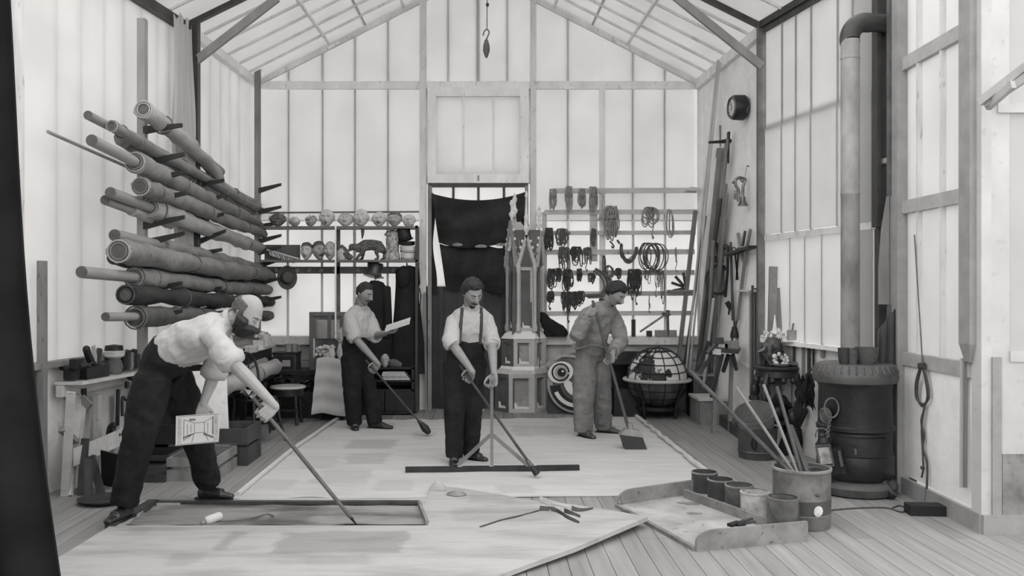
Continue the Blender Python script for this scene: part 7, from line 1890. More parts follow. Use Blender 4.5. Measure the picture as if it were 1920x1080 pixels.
solo('black_cloth_pile', MB().sheet(lambda u, v: V((g1.x - .42 + .5 * u, g1.y + .7 + .45 * v, .40 + .10 * sin(u * pi) * sin(v * pi) + .03 * sin(u * 12 + v * 7))), 14, 12, .015), CLOTHD, 'black cloth heaped on the dark crate', 'cloth', (g1.x - .2, g1.y + .9, .42))
m = MB()
for k in range(14):
 m.tube([V((g1.x + .02 + .03 * k, g1.y + .15, .215)), V((g1.x + .0 + .03 * k + .05, g1.y + .75, .215))], .002, 4)
 if k < 12:
  m.tube([V((g1.x + .0, g1.y + .18 + .05 * k, .215)), V((g1.x + .42, g1.y + .16 + .05 * k, .215))], .002, 4)
solo('wire_netting', m, IRONG, 'piece of wire netting spread on the slatted crate', 'wire netting', (g1.x + .2, g1.y + .45, .215))
# whitewashed sheet standing between the table and crates
solo('leaning_white_board', MB().beam(V((-2.62, 8.35, 0)), V((-2.7, 8.5, .82)), .55, .02, (0, 0, 1)), PLASTERD, 'whitewashed board leaning at the end of the long table', 'board', (-2.62, 8.4, 0))
for px, py in ((437, 846), (462, 846)):
 c = fl(px, py); solo('floor_ring', MB().tube([c + V((cos(q) * .09, sin(q) * .10, .008)) for q in [k * pi / 9 for k in range(18)]], .006, 5, closed=True), IRONG, 'thin wire ring lying flat on the floor, %s' % ('nearer the crates' if px == 437 else 'nearer the chair'), 'ring', c, 'wire rings on the floor')
# ================================================================ the big painted cloths on the floor
from mathutils.geometry import tessellate_polygon
def painted(name, base, rects, var=.08):
 """cloth with brushed-on scene paint: soft grey strokes plus named rectangles (x0, y0, x1, y1, tone) in metres on the cloth"""
 m = bpy.data.materials.new(name); m.use_nodes = True
 nt = m.node_tree; N, L = nt.nodes, nt.links; b = N['Principled BSDF']
 geo = N.new('ShaderNodeNewGeometry'); mp = N.new('ShaderNodeMapping'); mp.inputs['Scale'].default_value = (.8, 3.2, 1)
 L.new(geo.outputs['Position'], mp.inputs[0])
 nz = N.new('ShaderNodeTexNoise'); nz.inputs['Scale'].default_value = 1.5; nz.inputs['Detail'].default_value = 7; nz.inputs['Roughness'].default_value = .62; L.new(mp.outputs[0], nz.inputs['Vector'])
 rp = N.new('ShaderNodeValToRGB'); e = rp.color_ramp.elements
 e[0].position = .34; e[0].color = col(base * (1 - 2.6 * var)); e[1].position = .56; e[1].color = col(base)
 L.new(nz.outputs['Fac'], rp.inputs[0]); out = rp.outputs[0]
 n2 = N.new('ShaderNodeTexNoise'); n2.inputs['Scale'].default_value = 5; n2.inputs['Detail'].default_value = 4; L.new(geo.outputs['Position'], n2.inputs['Vector'])
 wb = N.new('ShaderNodeVectorMath'); wb.operation = 'MULTIPLY_ADD'; wb.inputs[1].default_value = (.22, .12, 0); L.new(n2.outputs['Color'], wb.inputs[0]); L.new(geo.outputs['Position'], wb.inputs[2])
 sp = N.new('ShaderNodeSeparateXYZ'); L.new(wb.outputs[0], sp.inputs[0])
 def math_(op, a, bb, c=None):
  n = N.new('ShaderNodeMath'); n.operation = op
  for i, x in enumerate((a, bb, c)):
   if x is None: continue
   if isinstance(x, (int, float)): n.inputs[i].default_value = x
   else: L.new(x, n.inputs[i])
  return n.outputs[0]
 for (x0, y0, x1, y1, tone) in rects:
  d = []
  for ax, a, c in (('X', x0, x1), ('Y', y0, y1)):
   h = abs(c - a) / 2; mid_ = (a + c) / 2 + (.11 if ax == 'X' else .06)
   k = math_('ABSOLUTE', math_('SUBTRACT', sp.outputs[ax], mid_), 0)
   mr = N.new('ShaderNodeMapRange'); mr.inputs['From Min'].default_value = h + .03; mr.inputs['From Max'].default_value = h - .02; L.new(k, mr.inputs['Value']); d.append(mr.outputs[0])
  f = math_('MULTIPLY', math_('MULTIPLY', d[0], d[1]), math_('MULTIPLY_ADD', nz.outputs['Fac'], .9, .35))
  mx = N.new('ShaderNodeMixRGB'); mx.blend_type = 'MULTIPLY'; L.new(f, mx.inputs[0]); L.new(out, mx.inputs[1]); mx.inputs[2].default_value = col(tone); out = mx.outputs[0]
 L.new(out, b.inputs['Base Color']); b.inputs['Roughness'].default_value = .9; b.inputs['Specular IOR Level'].default_value = .2
 n3 = N.new('ShaderNodeTexNoise'); n3.inputs['Scale'].default_value = 7; n3.inputs['Detail'].default_value = 5; L.new(mp.outputs[0], n3.inputs['Vector'])
 bp = N.new('ShaderNodeBump'); bp.inputs['Strength'].default_value = .35; bp.inputs['Distance'].default_value = .02; L.new(n3.outputs['Fac'], bp.inputs['Height']); L.new(bp.outputs[0], b.inputs['Normal'])
 return m
def RC_(px0, py0, px1, py1, tone):
 a, b = fl(px0, py1), fl(px1, py0)
 return (a.x, min(a.y, b.y), b.x, max(a.y, b.y), tone)
rects1 = [RC_(645, 826, 748, 843, .72), RC_(640, 852, 735, 872, .78), RC_(585, 884, 700, 908, .82), RC_(700, 902, 780, 922, .85), RC_(965, 799, 990, 820, .8), RC_(1000, 799, 1046, 817, .84), RC_(690, 795, 742, 806, .78), RC_(770, 810, 815, 826, .84), RC_(560, 858, 640, 880, .86), RC_(930, 912, 1000, 928, .84), RC_(470, 902, 560, 920, .86)]
CAN1 = painted('scenery_canvas_white', .53, rects1, .05)
QA, QB, QC, QD = fl(424, 939), fl(1372, 929), fl(1194, 785), fl(624, 791)
def cl(u, v):
 p = QA.lerp(QB, u).lerp(QD.lerp(QC, u), v)
 p.z = .010 + .006 * noise.noise(V((u * 9, v * 9, 0)))
 if v > .985: p.y += .04 * noise.noise(V((u * 14, 3, 1))); p.z += .008 * (1 + noise.noise(V((u * 20, 8, 1))))
 return p
c1 = thing('floor_canvas', 'large white painted canvas spread over the middle of the floor, its side edges rolled', 'canvas', (QA + QC) / 2)
part(c1, 'canvas_sheet', MB().sheet(cl, 60, 40, .006), CAN1, ang=80)
m = MB().tube([QD + V((.04, .06, .028)), QD.lerp(QA, .5) + V((.0, 0, .026)), QA + V((.06, .1, .026))], .022, 8)
part(c1, 'edge_pole', m, CANVAS); part(c1, 'pole_end', MB().tube([QD + V((.04, .06, .028)), QD + V((.06, .14, .03))], .026, 8), POLED)
pts = [QC.lerp(QB, k / 30) + V((noise.noise(V((k * .7, 1, 2))) * .03, 0, .028)) for k in range(31)]
part(c1, 'rolled_edge', MB().tube(pts, [.026 + .012 * noise.noise(V((k * 1.3, 5, 2))) for k in range(31)], 8), CANVAS, ang=80)
part(c1, 'roll_end', MB().tube([pts[0], pts[0] + (pts[0] - pts[1]).normalized() * .07], .03, 8), POLED)
# near flat: stiff painted cloth with a window opening cut in it
OUT = [(268, 939), (420, 936), (560, 934), (700, 933), (802, 933), (805, 914), (822, 910), (862, 915), (900, 921), (935, 926), (980, 935), (1010, 939), (1060, 944), (1090, 948), (1150, 957), (1214, 969), (1150, 996), (1080, 1026), (990, 1058), (900, 1092), (760, 1160), (300, 1160), (-60, 1160), (60, 1075), (205, 987)]
HOLE = [(226, 985), (290, 943), (560, 941), (783, 941), (791, 962), (803, 985), (500, 985)]
ZT = .034
lift = {(1214, 969): .04, (1150, 996): .035, (1080, 1026): .025, (1150, 957): .012, (990, 1058): .014}
o3 = [fl(a, b, ZT + lift.get((a, b), 0)) for a, b in OUT]; h3 = [fl(a, b, ZT) for a, b in HOLE]
tri = tessellate_polygon([[V((p.x, p.y, 0)) for p in o3], [V((p.x, p.y, 0)) for p in h3]])
allp = o3 + h3
m = MB()
def up(f):
 a, b, c = (allp[i] for i in f)
 return tuple(f) if (b - a).cross(c - a).z > 0 else tuple(reversed(f))
tri = [up(f) for f in tri]
n = len(allp)
lo = [p - V((0, 0, .028)) for p in allp]
wall_f = []
for ring, off in ((len(o3), 0), (len(h3), len(o3))):
 for i in range(ring):
  a, b = off + i, off + (i + 1) % ring
  wall_f.append((a, b, b + n, a + n))
m.add(allp + lo, tri + [tuple(i + n for i in reversed(f)) for f in tri] + wall_f)
rects2 = [RC_(505, 1012, 765, 1052, .68), RC_(400, 1010, 460, 1045, .72), RC_(225, 1000, 290, 1012, .86), RC_(560, 1056, 700, 1072, .8), RC_(640, 950, 790, 985, .8), RC_(850, 962, 1040, 990, .84), RC_(880, 930, 960, 952, .86), RC_(300, 1050, 380, 1075, .84)]
CAN2 = painted('scenery_canvas_near', .42, rects2, .10)
c2 = thing('painted_flat', 'near painted cloth flat with a dark window opening and a pointed corner reaching the tray', 'canvas', (0, 5.6, 0))
part(c2, 'flat_cloth', m, CAN2, ang=30)
# what shows through the opening: brushed grey cloth, a frame bar and a small roll
rects3 = [RC_(500, 950, 600, 985, .7), RC_(300, 946, 420, 960, .75)]
CAN3 = painted('scenery_canvas_grey', .27, rects3, .22)
def inner(u, v):
 p = fl(205, 988).lerp(fl(806, 988), u).lerp(fl(285, 938).lerp(fl(800, 938), u), v)
 p.z = .010 + .018 * (noise.noise(V((u * 4 + v * 3, v * 14 - u * 6, 2))) + .4)
 return p
c3 = solo('grey_painted_cloth', MB().sheet(inner, 60, 18, .003), CAN3, 'wrinkled grey brushed cloth showing through the opening of the near flat', 'cloth', fl(500, 965), ang=80)
fb = thing('stretcher_frame', 'dark wooden stretcher bars along the far and slanting sides of the opening', 'frame', fl(400, 943))
part(fb, 'bar', MB().beam(fl(286, 942, .03), fl(788, 942, .03), .02, .055, (0, 1, 0)), WOODD); part(fb, 'bar', MB().beam(fl(206, 988, .03), fl(288, 942, .03), .07, .045, (0, 0, 1)), WOODD)
part(fb, 'bar', MB().beam(fl(785, 943, .03), fl(801, 983, .03), .02, .05, (0, 0, 1)), WOODM)
b = fl(397, 984)
t = thing('paper_roll', 'small white paper plug lying in the opening of the near flat', 'paper roll', b)
part(t, 'roll_body', MB().tube([b + V((-.02, -.02, .035)), b + V((.035, .05, .045))], .03, 12, round_=.8), PAPER); part(t, 'roll_end', MB().tube([b + V((-.03, -.03, .03)), b + V((-.055, -.045, .02))], .016, 8), WOODM)
solo('wet_cord', MB().tube(bez([fl(412, 978, .03), fl(440, 976, .03), fl(470, 972, .03), fl(500, 964, .03), fl(514, 968, .03)], 6), .005, 5), ROPEM, 'thin curved cord lying on the grey cloth beside the paper plug', 'cord', fl(450, 974))
from mathutils.bvhtree import BVHTree
bvf = BVHTree.FromPolygons(allp, tri)
def onflat(px, py, h=.004):
 z = ZT
 for _ in range(3):
  p = fl(px, py, z); r = bvf.ray_cast(V((p.x, p.y, 1)), V((0, 0, -1)))[0]
  z = r.z if r is not None else z
 return fl(px, py, z + h)
# torn strips on the pointed corner; the dark ones paint in shadow lines
ts_ = thing('torn_strips', 'torn curling cloth and dark shadow strips on the pointed corner of the near flat', 'torn cloth', fl(1060, 955, ZT))
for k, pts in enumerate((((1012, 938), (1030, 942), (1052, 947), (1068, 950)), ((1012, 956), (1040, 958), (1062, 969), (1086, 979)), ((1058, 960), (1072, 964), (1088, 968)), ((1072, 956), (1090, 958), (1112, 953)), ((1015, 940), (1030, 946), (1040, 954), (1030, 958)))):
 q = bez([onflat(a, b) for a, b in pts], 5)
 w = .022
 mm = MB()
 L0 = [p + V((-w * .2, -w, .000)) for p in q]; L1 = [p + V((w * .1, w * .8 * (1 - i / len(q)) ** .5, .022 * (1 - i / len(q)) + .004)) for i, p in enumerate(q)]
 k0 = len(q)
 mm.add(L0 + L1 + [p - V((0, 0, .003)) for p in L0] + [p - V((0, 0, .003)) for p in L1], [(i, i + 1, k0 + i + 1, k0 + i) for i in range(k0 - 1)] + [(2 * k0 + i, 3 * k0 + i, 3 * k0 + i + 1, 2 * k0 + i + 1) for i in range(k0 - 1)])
 part(ts_, 'strip', mm, CAN2 if k in (0, 4) else WOODD)  # pale ones are cloth, dark ones stand for shadowed slits
q = [(690, 1005), (760, 990), (830, 985), (900, 975), (960, 965), (1010, 956)]
solo('crease_cord', MB().tube(bez([onflat(900, 988), onflat(940, 975), onflat(975, 967), onflat(1012, 957)], 5), .006, 5), ROPED, 'dark thread lying across the near flat towards the torn strips', 'thread', fl(975, 968, ZT))
t = thing('torn_edge_flap', 'curled torn corner standing up from the far edge of the near flat', 'torn cloth', fl(820, 913, ZT))
part(t, 'flap', MB().sheet(lambda u, v: fl(806 + 30 * u, 914 + 6 * v, ZT) + V((0, 0, .05 * (1 - v) * sin(u * 3.1))), 8, 4, .004), CAN2); part(t, 'edge_strip', MB().sheet(lambda u, v: fl(838 + 36 * u, 925 + 3 * v + 3 * sin(u * 3), ZT + .003) + V((0, 0, .03 * (1 - v) * sin(u * 3.1))), 8, 3, .004), WOODM)
Q = random.Random(3)
m = MB()
for k in range(42):
 px, py = 272 + Q.gauss(0, 13), 1048 + Q.gauss(0, 11)
 r = Q.uniform(.002, .006); c = fl(px, py, ZT + .0008)
 m.lathe([(r, 0), (r, .0006), (0, .0009)], c, 7)
c = fl(207, 1059, ZT + .001); m.lathe([(.014, 0), (.012, .002), (0, .003)], c, 9)
part(c2, 'paint_spatter', m, BLACKP, 'dark drops of paint', kind='stuff')
# ================================================================ the great straightedge
TS = thing('straightedge', 'long dark floor straightedge on a braced post, held by the man in suspenders', 'drawing tool', fl(921, 884))
BY = fl(921, 884).y
a, b = fl(760, 888), fl(1086, 884)
SE = M('inked_wood', .022, .5, .5, 8, spec=.4)
part(TS, 'rule', MB().beam(a + V((0, 0, .03)), b + V((0, 0, .03)), .035, .055, (0, 0, 1)), SE)
GT = M('worn_grey_timber', .17, .6, .3, 8, stretch=(1, 1, .2))
mid_ = a.lerp(b, .495)
POST_T = V((at(922, 0, BY).x, mid_.y, at(0, 712, BY).z))
part(TS, 'post', MB().beam(V((mid_.x, mid_.y, .05)), POST_T, .028, .024, (0, 1, 0)), GT)
part(TS, 'brace', MB().beam(at(919, 816, mid_.y), V((at(858, 0, mid_.y).x, mid_.y + .01, .06)), .032, .02, (0, 1, 0)), GT); part(TS, 'brace', MB().beam(at(924, 816, mid_.y), V((at(990, 0, mid_.y).x, mid_.y + .01, .06)), .032, .02, (0, 1, 0)), GT)
for px in (862, 921, 1003):
 part(TS, 'paint_spot', MB().box(V((at(px, 0, a.y).x, a.lerp(b, (px - 760) / 326).y - .012, .0595)), (.035, .012, .004)), MASKP, 'pale paint spot')
from mathutils.bvhtree import BVHTree
# ================================================================ people
SKIN = M('skin', .25, .55, .08, 20, spec=.35)
SKINL = M('skin_fair', .36, .55, .06, 20, spec=.35)
HAIRD = M('dark_hair', .022, .6, .5, 60, bump=.8, bscale=90, spec=.4, stretch=(1, .3, 1))
HAIRG = M('greying_hair', .09, .7, .5, 60, bump=.8, bscale=90)
SHIRTW = M('white_shirt', .47, .9, .06, 8, bump=.25, bscale=30)
SHIRTS = M('pale_striped_shirt', .42, .9, .10, 30, bump=.25, bscale=30, stretch=(3, 3, .1))
WORKG = M('grey_work_cloth', .22, .9, .22, 9, bump=.35, bscale=45, spots=.15)
WORKG2 = M('grey_work_trousers', .17, .9, .25, 8, bump=.35, bscale=45, spots=.2)
TROUS = M('black_trousers', .016, .85, .4, 10, bump=.2, bscale=40, spec=.2)
LEATHER = M('black_leather', .02, .35, .4, 8, spec=.6)
LEATHERB = M('worn_leather', .06, .35, .4, 8, spec=.6)
def hand(mb, w, fdir, pn, thumb, curl=.6, s=1.0):
 """palm and five separate fingers: w wrist, fdir finger direction, pn palm facing, thumb the side the thumb leaves"""
 f = V(fdir).normalized(); n = V(pn); n = (n - f * n.dot(f)).normalized(); a = V(thumb); a = (a - f * a.dot(f) - n * a.dot(n)).normalized()
 for k, o in enumerate((.028, .010, -.009, -.027)):
  mb.tube([w + a * o * .55 * s, w + f * .045 * s + a * o * .9 * s, w + f * (.088 - .004 * abs(k - 1)) * s + a * o * s], [.014 * s, .0145 * s, .0115 * s], 8, round_=1)
 for k, (o, l) in enumerate(((.029, .95), (.010, 1.08), (-.010, 1.0), (-.029, .78))):
  p = w + f * (.088 - .004 * abs(k - 1)) * s + a * o * s
  ang = 0; pts = [p]; 
  for seg, (ln, bend) in enumerate(((.040, .95), (.026, 1.15), (.021, .7))):
   ang += bend * curl
   p = p + (f * cos(ang) + n * sin(ang) + a * (.13 * (1.5 - k))) .normalized() * ln * l * s
   pts.append(p)
  mb.tube(pts, [.0100 * s, .0092 * s, .0082 * s, .0070 * s], 8, round_=1)
 t0 = w + f * .022 * s + a * .024 * s
 t1 = t0 + (a * .75 + f * .55 + n * .35).normalized() * .040 * s
 t2 = t1 + (f * .75 + n * (.35 + .5 * curl) + a * (.25 - .3 * curl)).normalized() * .030 * s
 t3 = t2 + (f * .55 + n * (.4 + .5 * curl) - a * .35 * curl).normalized() * .024 * s
 mb.tube([w + f * .01 * s + a * .012 * s, t0, t1, t2, t3], [.015 * s, .016 * s, .012 * s, .0105 * s, .008 * s], 8, round_=1)
def gripped(G, pole, fore, s=1.0, flip=False):
 """hand closed round a shaft: G point on the shaft, pole its direction (thumb end), fore the forearm direction -> wrist, finger dir, palm normal, thumb side"""
 p = V(pole).normalized(); f = V(fore); f = (f - p * f.dot(p)).normalized()
 n = f.cross(p) * (-1 if flip else 1)
 return V(G) - f * .075 * s - n * .028 * s, f, n, p
def person(label, J, shirt, trousers, skin=SKIN, hs=1.0, P=None, head=None, hands=(), cuff=.12, sleeve=(.075, .062, .06), hairmask=None, hairt=.014, hairmat=HAIRD, beard=None, beardmat=None, moustache=.0, belly=.13, chestw=.185, legr=(.105, .088, .082), shoe=LEATHER, group=None, suspenders=False, eyes_shut=True, folds=1.0, collar=True, hem_=.045):
 P = P or {}
 t = thing('person', label, 'person', V((J['pel'].x, J['pel'].y, 0)), group)
 sh = (J['shL'] - J['shR']); shn = sh.normalized(); hp = (J['hipL'] - J['hipR']).normalized()
 neck = J['neck']; fr = head_frame(J['head'], J['hf'], J['hu'], hs)
 # --- one continuous body ---
 b = MB()
 vs, fs, ds = head_grid(P, 52, 40)
 b.add([fr @ p for p in vs], fs)
 for sx in (-1, 1):
  b.ell(fr @ V((sx * .076, -.012, -.002)), (.009 * hs, .017 * hs, .031 * hs), 10, 8, (fr.to_3x3() @ Matrix.Rotation(sx * .35, 3, 'Z')).normalized())
 chin_back = fr @ V((0, -.03, -.07))
 b.tube([neck - (chin_back - neck) * .35, neck.lerp(chin_back, .5), chin_back], [.066 * hs, .057 * hs, .056 * hs], 12, round_=.5)
 b.tube([J['pel'], J['waist'], J['chest'], neck.lerp(J['chest'], .25)], [(.13, .09), (.12, .09), (.14, .10), (.10, .07)], 14, hint=shn, round_=.4)
 for s in 'RL':
  a, e, w = J['sh' + s], J['el' + s], J['wr' + s]
  b.tube([a, a.lerp(e, .5), e], [.052, .048, .042], 10, round_=1)
  b.tube([e, e.lerp(w, .3), e.lerp(w, .75), w], [.043, .045, .034, .027], 10, round_=1)
  b.tube([J['hip' + s], J['kn' + s], J['an' + s]], [.075, .055, .04], 10, round_=1)
 for (s, f, n, th, cu) in hands:
  hand(b, J['wr' + s], f, n, th, cu, 1.05 * hs)
 body = part(t, 'body', remeshed(b, .005, 1), skin, ang=80)
 # --- clothing ---
 wob = lambda p: folds * (.014 * (.35 - abs(noise.noise(V((p.x * 7 + p.z * 3, p.y * 7, p.z * 9 - p.x * 2))))) + .007 * (.3 - abs(noise.noise(V((p.x * 15 - p.z * 6, p.y * 15, p.z * 17))))))
 m = MB()
 top = neck.lerp(J['chest'], .12)
 mid_ = J['waist'].lerp(J['chest'], .55)
 m.tube([J['pel'].lerp(J['waist'], .7), J['waist'], mid_, J['chest'], neck.lerp(J['chest'], .35), top], [(.15, belly - .005), (.155, belly), (.172, belly + .008), (chestw, .128), (chestw * .78, .105), (.075, .07)], 20, hint=shn, round_=.3)
 for s in 'RL':
  a, e, w = J['sh' + s], J['el' + s], J['wr' + s]
  m.ell(a, (.064, .064, .064), 14, 10)
  m.tube([neck.lerp(J['chest'], .15), neck.lerp(a, .55) + V((0, 0, .01)), a], [.06, .062, .062], 12, round_=.4)
  m.tube([a.lerp(J['chest'], .4), a, a.lerp(e, .5), e], [.08, .068, sleeve[0], sleeve[1]], 14, round_=.6)
  if cuff > 0:
   m.tube([e, e.lerp(w, cuff * .5), e.lerp(w, cuff)], [sleeve[1], sleeve[1] * 1.02, sleeve[2]], 14, round_=.2)
 m = remeshed(m, .011, 2, wob)
 shv, shf = m.v, m.f
 part(t, 'shirt', m, shirt, ang=80)
 for s in 'RL':
  e, w = J['el' + s], J['wr' + s]
  if cuff >= 0:
   c = e.lerp(w, cuff); d = (w - e).normalized(); r = sleeve[2]
   part(t, 'cuff', MB().lathe([(r * .72, -.03), (r * 1.02, -.035), (r * 1.10, -.01), (r * 1.05, .022), (r * .75, .024), (r * .7, 0), (r * .72, -.03)], c, 18, d), shirt)
 if collar:
  d = (chin_back - neck).normalized()
  part(t, 'collar', MB().lathe([(.068 * hs, -.02), (.074 * hs, -.01), (.070 * hs, .020), (.064 * hs, .022), (.060 * hs, -.01), (.068 * hs, -.02)], neck + d * .018, 20, d), shirt)
 wob2 = lambda p: folds * (.012 * (.35 - abs(noise.noise(V((p.x * 6 + p.z * 2, p.y * 6, p.z * 8))))) + .006 * (.3 - abs(noise.noise(V((p.x * 14, p.y * 14, p.z * 18))))))
 m = MB()
 m.tube([J['waist'].lerp(J['pel'], -.05), J['waist'].lerp(J['pel'], .5), J['pel'], J['pel'] + (J['hipR'] + J['hipL'] - 2 * J['pel']) * .3], [(.158, belly + .006), (.17, belly + .012), (.178, .135), (.165, .125)], 20, hint=hp, round_=.2)
 for s in 'RL':
  h, k, a = J['hip' + s], J['kn' + s], J['an' + s]
  hem = a + (a - k).normalized() * hem_
  m.tube([h.lerp(J['pel'], .4), h, h.lerp(k, .5), k, k.lerp(hem, .5), hem], [.12, .125, (legr[0] + .012), legr[0] * .9 + .004, legr[1], legr[2]], 16, round_=.1)
 part(t, 'trousers', remeshed(m, .011, 2, wob2), trousers, ang=80)
 for s in 'RL':
  a, o = J['an' + s], J['to' + s]
  d = V((o.x - a.x, o.y - a.y, 0)); ln = max(.16, d.length); d.normalize()
  heel = V((a.x, a.y, .0)) - d * .05
  m = MB()
  z0 = J.get('z' + s, 0)
  m.tube([heel + V((0, 0, .045)), heel + d * .08 + V((0, 0, .05)), heel + d * .16 + V((0, 0, .042)), heel + d * (ln + .0) + V((0, 0, .032)), heel + d * (ln + .075) + V((0, 0, .026))], [(.038, .042), (.042, .046), (.044, .040), (.045, .030), (.030, .020)], 12, hint=d.cross(V((0, 0, 1))), round_=.8)
  m.tube([V((a.x, a.y, .05)), V((a.x, a.y, .13))], [.046, .044], 12)
  m.v = [V((p.x, p.y, max(p.z, .012) + z0)) for p in m.v]
  f = part(t, 'shoe', remeshed(m, .007, 2), shoe, ang=80)
  part(f, 'sole', MB().prism([(-.045, -.01), (-.04, -.035), (.05, -.036), (ln * .75, -.048), (ln + .06, -.03), (ln + .085, 0), (ln + .06, .03), (ln * .75, .048), (.05, .036), (-.04, .035)], heel + V((0, 0, z0)), d, V((0, 0, 1)).cross(d), .014), BLACKP)
 # --- face and hair ---
 if hairmask:
  part(t, 'hair', shell(P, hairmask, hairt, fr, rough=.006), hairmat, ang=80)
 if beard:
  part(t, 'beard', shell(P, beard, .034 if beardmat else .018, fr, rough=.010), beardmat or hairmat, ang=80)
 def sp(x, z, o=.003):
  d = V((x / .076, 0, z / .117)); d.y = sqrt(max(.05, 1 - d.x ** 2 - d.z ** 2)); q = head_point(d.normalized(), P); return fr @ (q + V((0, o, 0)))
 if moustache:
  k = moustache
  part(t, 'moustache', MB().tube([sp(-.034 * k, -.062, .002), sp(-.018, -.052, .006), sp(0, -.048, .007), sp(.018, -.052, .006), sp(.034 * k, -.062, .002)], [.003, .0085, .007, .0085, .003], 8, round_=1), hairmat)
 part(t, 'mouth', MB().tube([sp(-.018, -.068, .0), sp(0, -.067, .002), sp(.018, -.068, .0)], [.0025, .004, .0025], 6, round_=1), M('lips', .2, .6, .1, 10))
 for sx in (-1, 1):
  part(t, 'eyebrow', MB().tube([sp(sx * .012, .024, .0), sp(sx * .03, .030, .001), sp(sx * .048, .022, -.001)], [.0035, .0045, .002], 6, round_=1), hairmat)
  e = part(t, 'eye', MB().ell(sp(sx * .030, .006, -.004), (.0125 * hs,) * 3, 12, 8), EYEW)
  q = fr.to_3x3().normalized()
  part(e, 'eyelid', MB().ell(sp(sx * .030, .009, -.0035), (.0145 * hs, .0135 * hs, .0115 * hs), 12, 8, q), skin)
  part(e, 'lash_line', MB().tube([sp(sx * .019, .002, .006), sp(sx * .030, -.001, .009), sp(sx * .041, .002, .005)], .0018, 5), BLACKP)
 if suspenders:
  bv = BVHTree.FromPolygons(shv, shf)
  fwd = V((.12, -1, 0)).normalized()
  for q in (-1, 1):
   pts = []
   for k in range(15):
    u = k / 14
    p = (neck + shn * q * .085).lerp(J['waist'] + shn * q * .10 - V((0, 0, .03)), u)
    h = bv.ray_cast(p + fwd * .5 + V((0, 0, .25 * (1 - u) ** 3)), (-fwd - V((0, 0, .5 * (1 - u) ** 3))).normalized())[0]
    if h is not None:
     pts.append(h + fwd * .002)
   part(t, 'suspender', MB().tube(pts, [(.017, .006)] * len(pts), 8, hint=shn), M('brace_webbing', .05, .8, .3, 20))
 return t, fr
def crown(front=.55, side=-.08, nape=-.5):
 xs = (-1, -.5, 0, .3, .6, 1); zs = (nape, nape + .1, side - .05, .2, front, front + .04 * (1))
 def mask(d, p):
  a = d.y / max(1e-4, sqrt(d.x * d.x + d.y * d.y))
  for i in range(5):
   if a <= xs[i + 1]:
    break
  zt = zs[i] + (zs[i + 1] - zs[i]) * (a - xs[i]) / (xs[i + 1] - xs[i])
  return sm(d.z, zt - .12, zt + .30)
 return mask
# ---------------------------------------------------------------- the bald man bending with the long stick
a_ = at
J = dict(pel=a_(302, 694, 6.2), waist=a_(325, 656, 6.17), chest=a_(385, 628, 6.12), neck=a_(426, 603, 6.12), head=a_(463, 587, 6.10),
         hf=V((.74, -.22, -.64)), hu=V((.62, -.1, .78)), shR=a_(398, 632, 5.95), shL=a_(418, 624, 6.32), elR=a_(433, 676, 5.86), elL=a_(402, 700, 6.28),
         hipR=a_(288, 712, 6.12), hipL=a_(325, 706, 6.32), knR=a_(262, 812, 6.05), knL=a_(365, 806, 6.52), anR=a_(233, 948, 6.14), anL=a_(390, 916, 6.72))
J['anR'].z = .155; J['anL'].z = .155; J['zR'] = J['zL'] = .035
J['toR'] = V((J['anR'].x - .03, J['anR'].y - .13, .05)); J['toL'] = V((J['anL'].x + .16, J['anL'].y - .02, .05))
ST0, ST1 = a_(493, 768, 5.9), fl(668, 983, .03)
sd_ = (ST0 - ST1).normalized()
fore = (ST0 - J['elR'])
w, f, n, th = gripped(ST0 - sd_ * .03, sd_, fore)
J['wrR'] = w; hR = ('R', f, n, th, 1.0)
SHT = a_(375, 778, 6.20)
J['wrL'] = a_(381, 757, 6.24)
hL = ('L', V((-.1, -.1, -1)), V((-.2, .95, -.1)), V((.9, .2, -.2)), .35)
baldmask = lambda d, p: sm(-d.y + .15 - abs(d.x) * -.35, .28, .42) * sm(d.z, -.35, -.15) * (1 - sm(d.z, .42, .56))
beardmask = lambda d, p: max(sm(-d.z + d.y * .25, .42, .56) * sm(d.y, -.15, .1), sm(abs(d.x), .55, .75) * sm(d.y, -.2, .05) * (1 - sm(d.y, .5, .7)) * sm(-d.z, .0, .2))
tA, frA = person('bald bearded man in white shirt and black trousers, bending with a stick and drawing', J, SHIRTW, TROUS, SKINL, 1.10, dict(nose=.9, jawn=.2), hands=(hR, hL), cuff=-1, sleeve=(.085, .085, .08), hairmask=baldmask, hairt=.012, hairmat=HAIRG, beard=beardmask, moustache=1.1, beardmat=HAIRD, belly=.145, chestw=.20, legr=(.115, .098, .092), folds=1.6, hem_=.0)
tA.children[0]['label'] = 'bare head, forearms and hands'
t = thing('marking_stick', 'long dark marking stick held by the bald man, its tip on the grey cloth', 'stick', ST1)
part(t, 'shaft', MB().tube([ST0 + sd_ * .10, ST0.lerp(ST1, .5), ST1 + sd_ * .06], [.013, .014, .013], 8), M('stick_wood', .10, .5, .3, 10))
part(t, 'charcoal_tip', MB().tube([ST1 + sd_ * .07, ST1], [.012, .005], 8), BLACKP)
# the rolled sleeves of the bald man
for s in 'RL':
 e = J['el' + s]; d = (J['wr' + s] - e).normalized(); up_ = (e - J['sh' + s]).normalized()
 m = MB().lathe([(.05, -.07), (.085, -.06), (.095, -.02), (.085, .02), (.06, .03), (.05, 0), (.05, -.07)], e - up_ * .02 + d * .03, 18, (up_ + d).normalized())
 m.v = [p + V((noise.noise(p * 20), noise.noise(p * 20 + V((4, 4, 4))), noise.noise(p * 20 + V((8, 8, 8))))) * .012 for p in m.v]
 part(tA, 'rolled_sleeve', m, SHIRTW, ang=80)
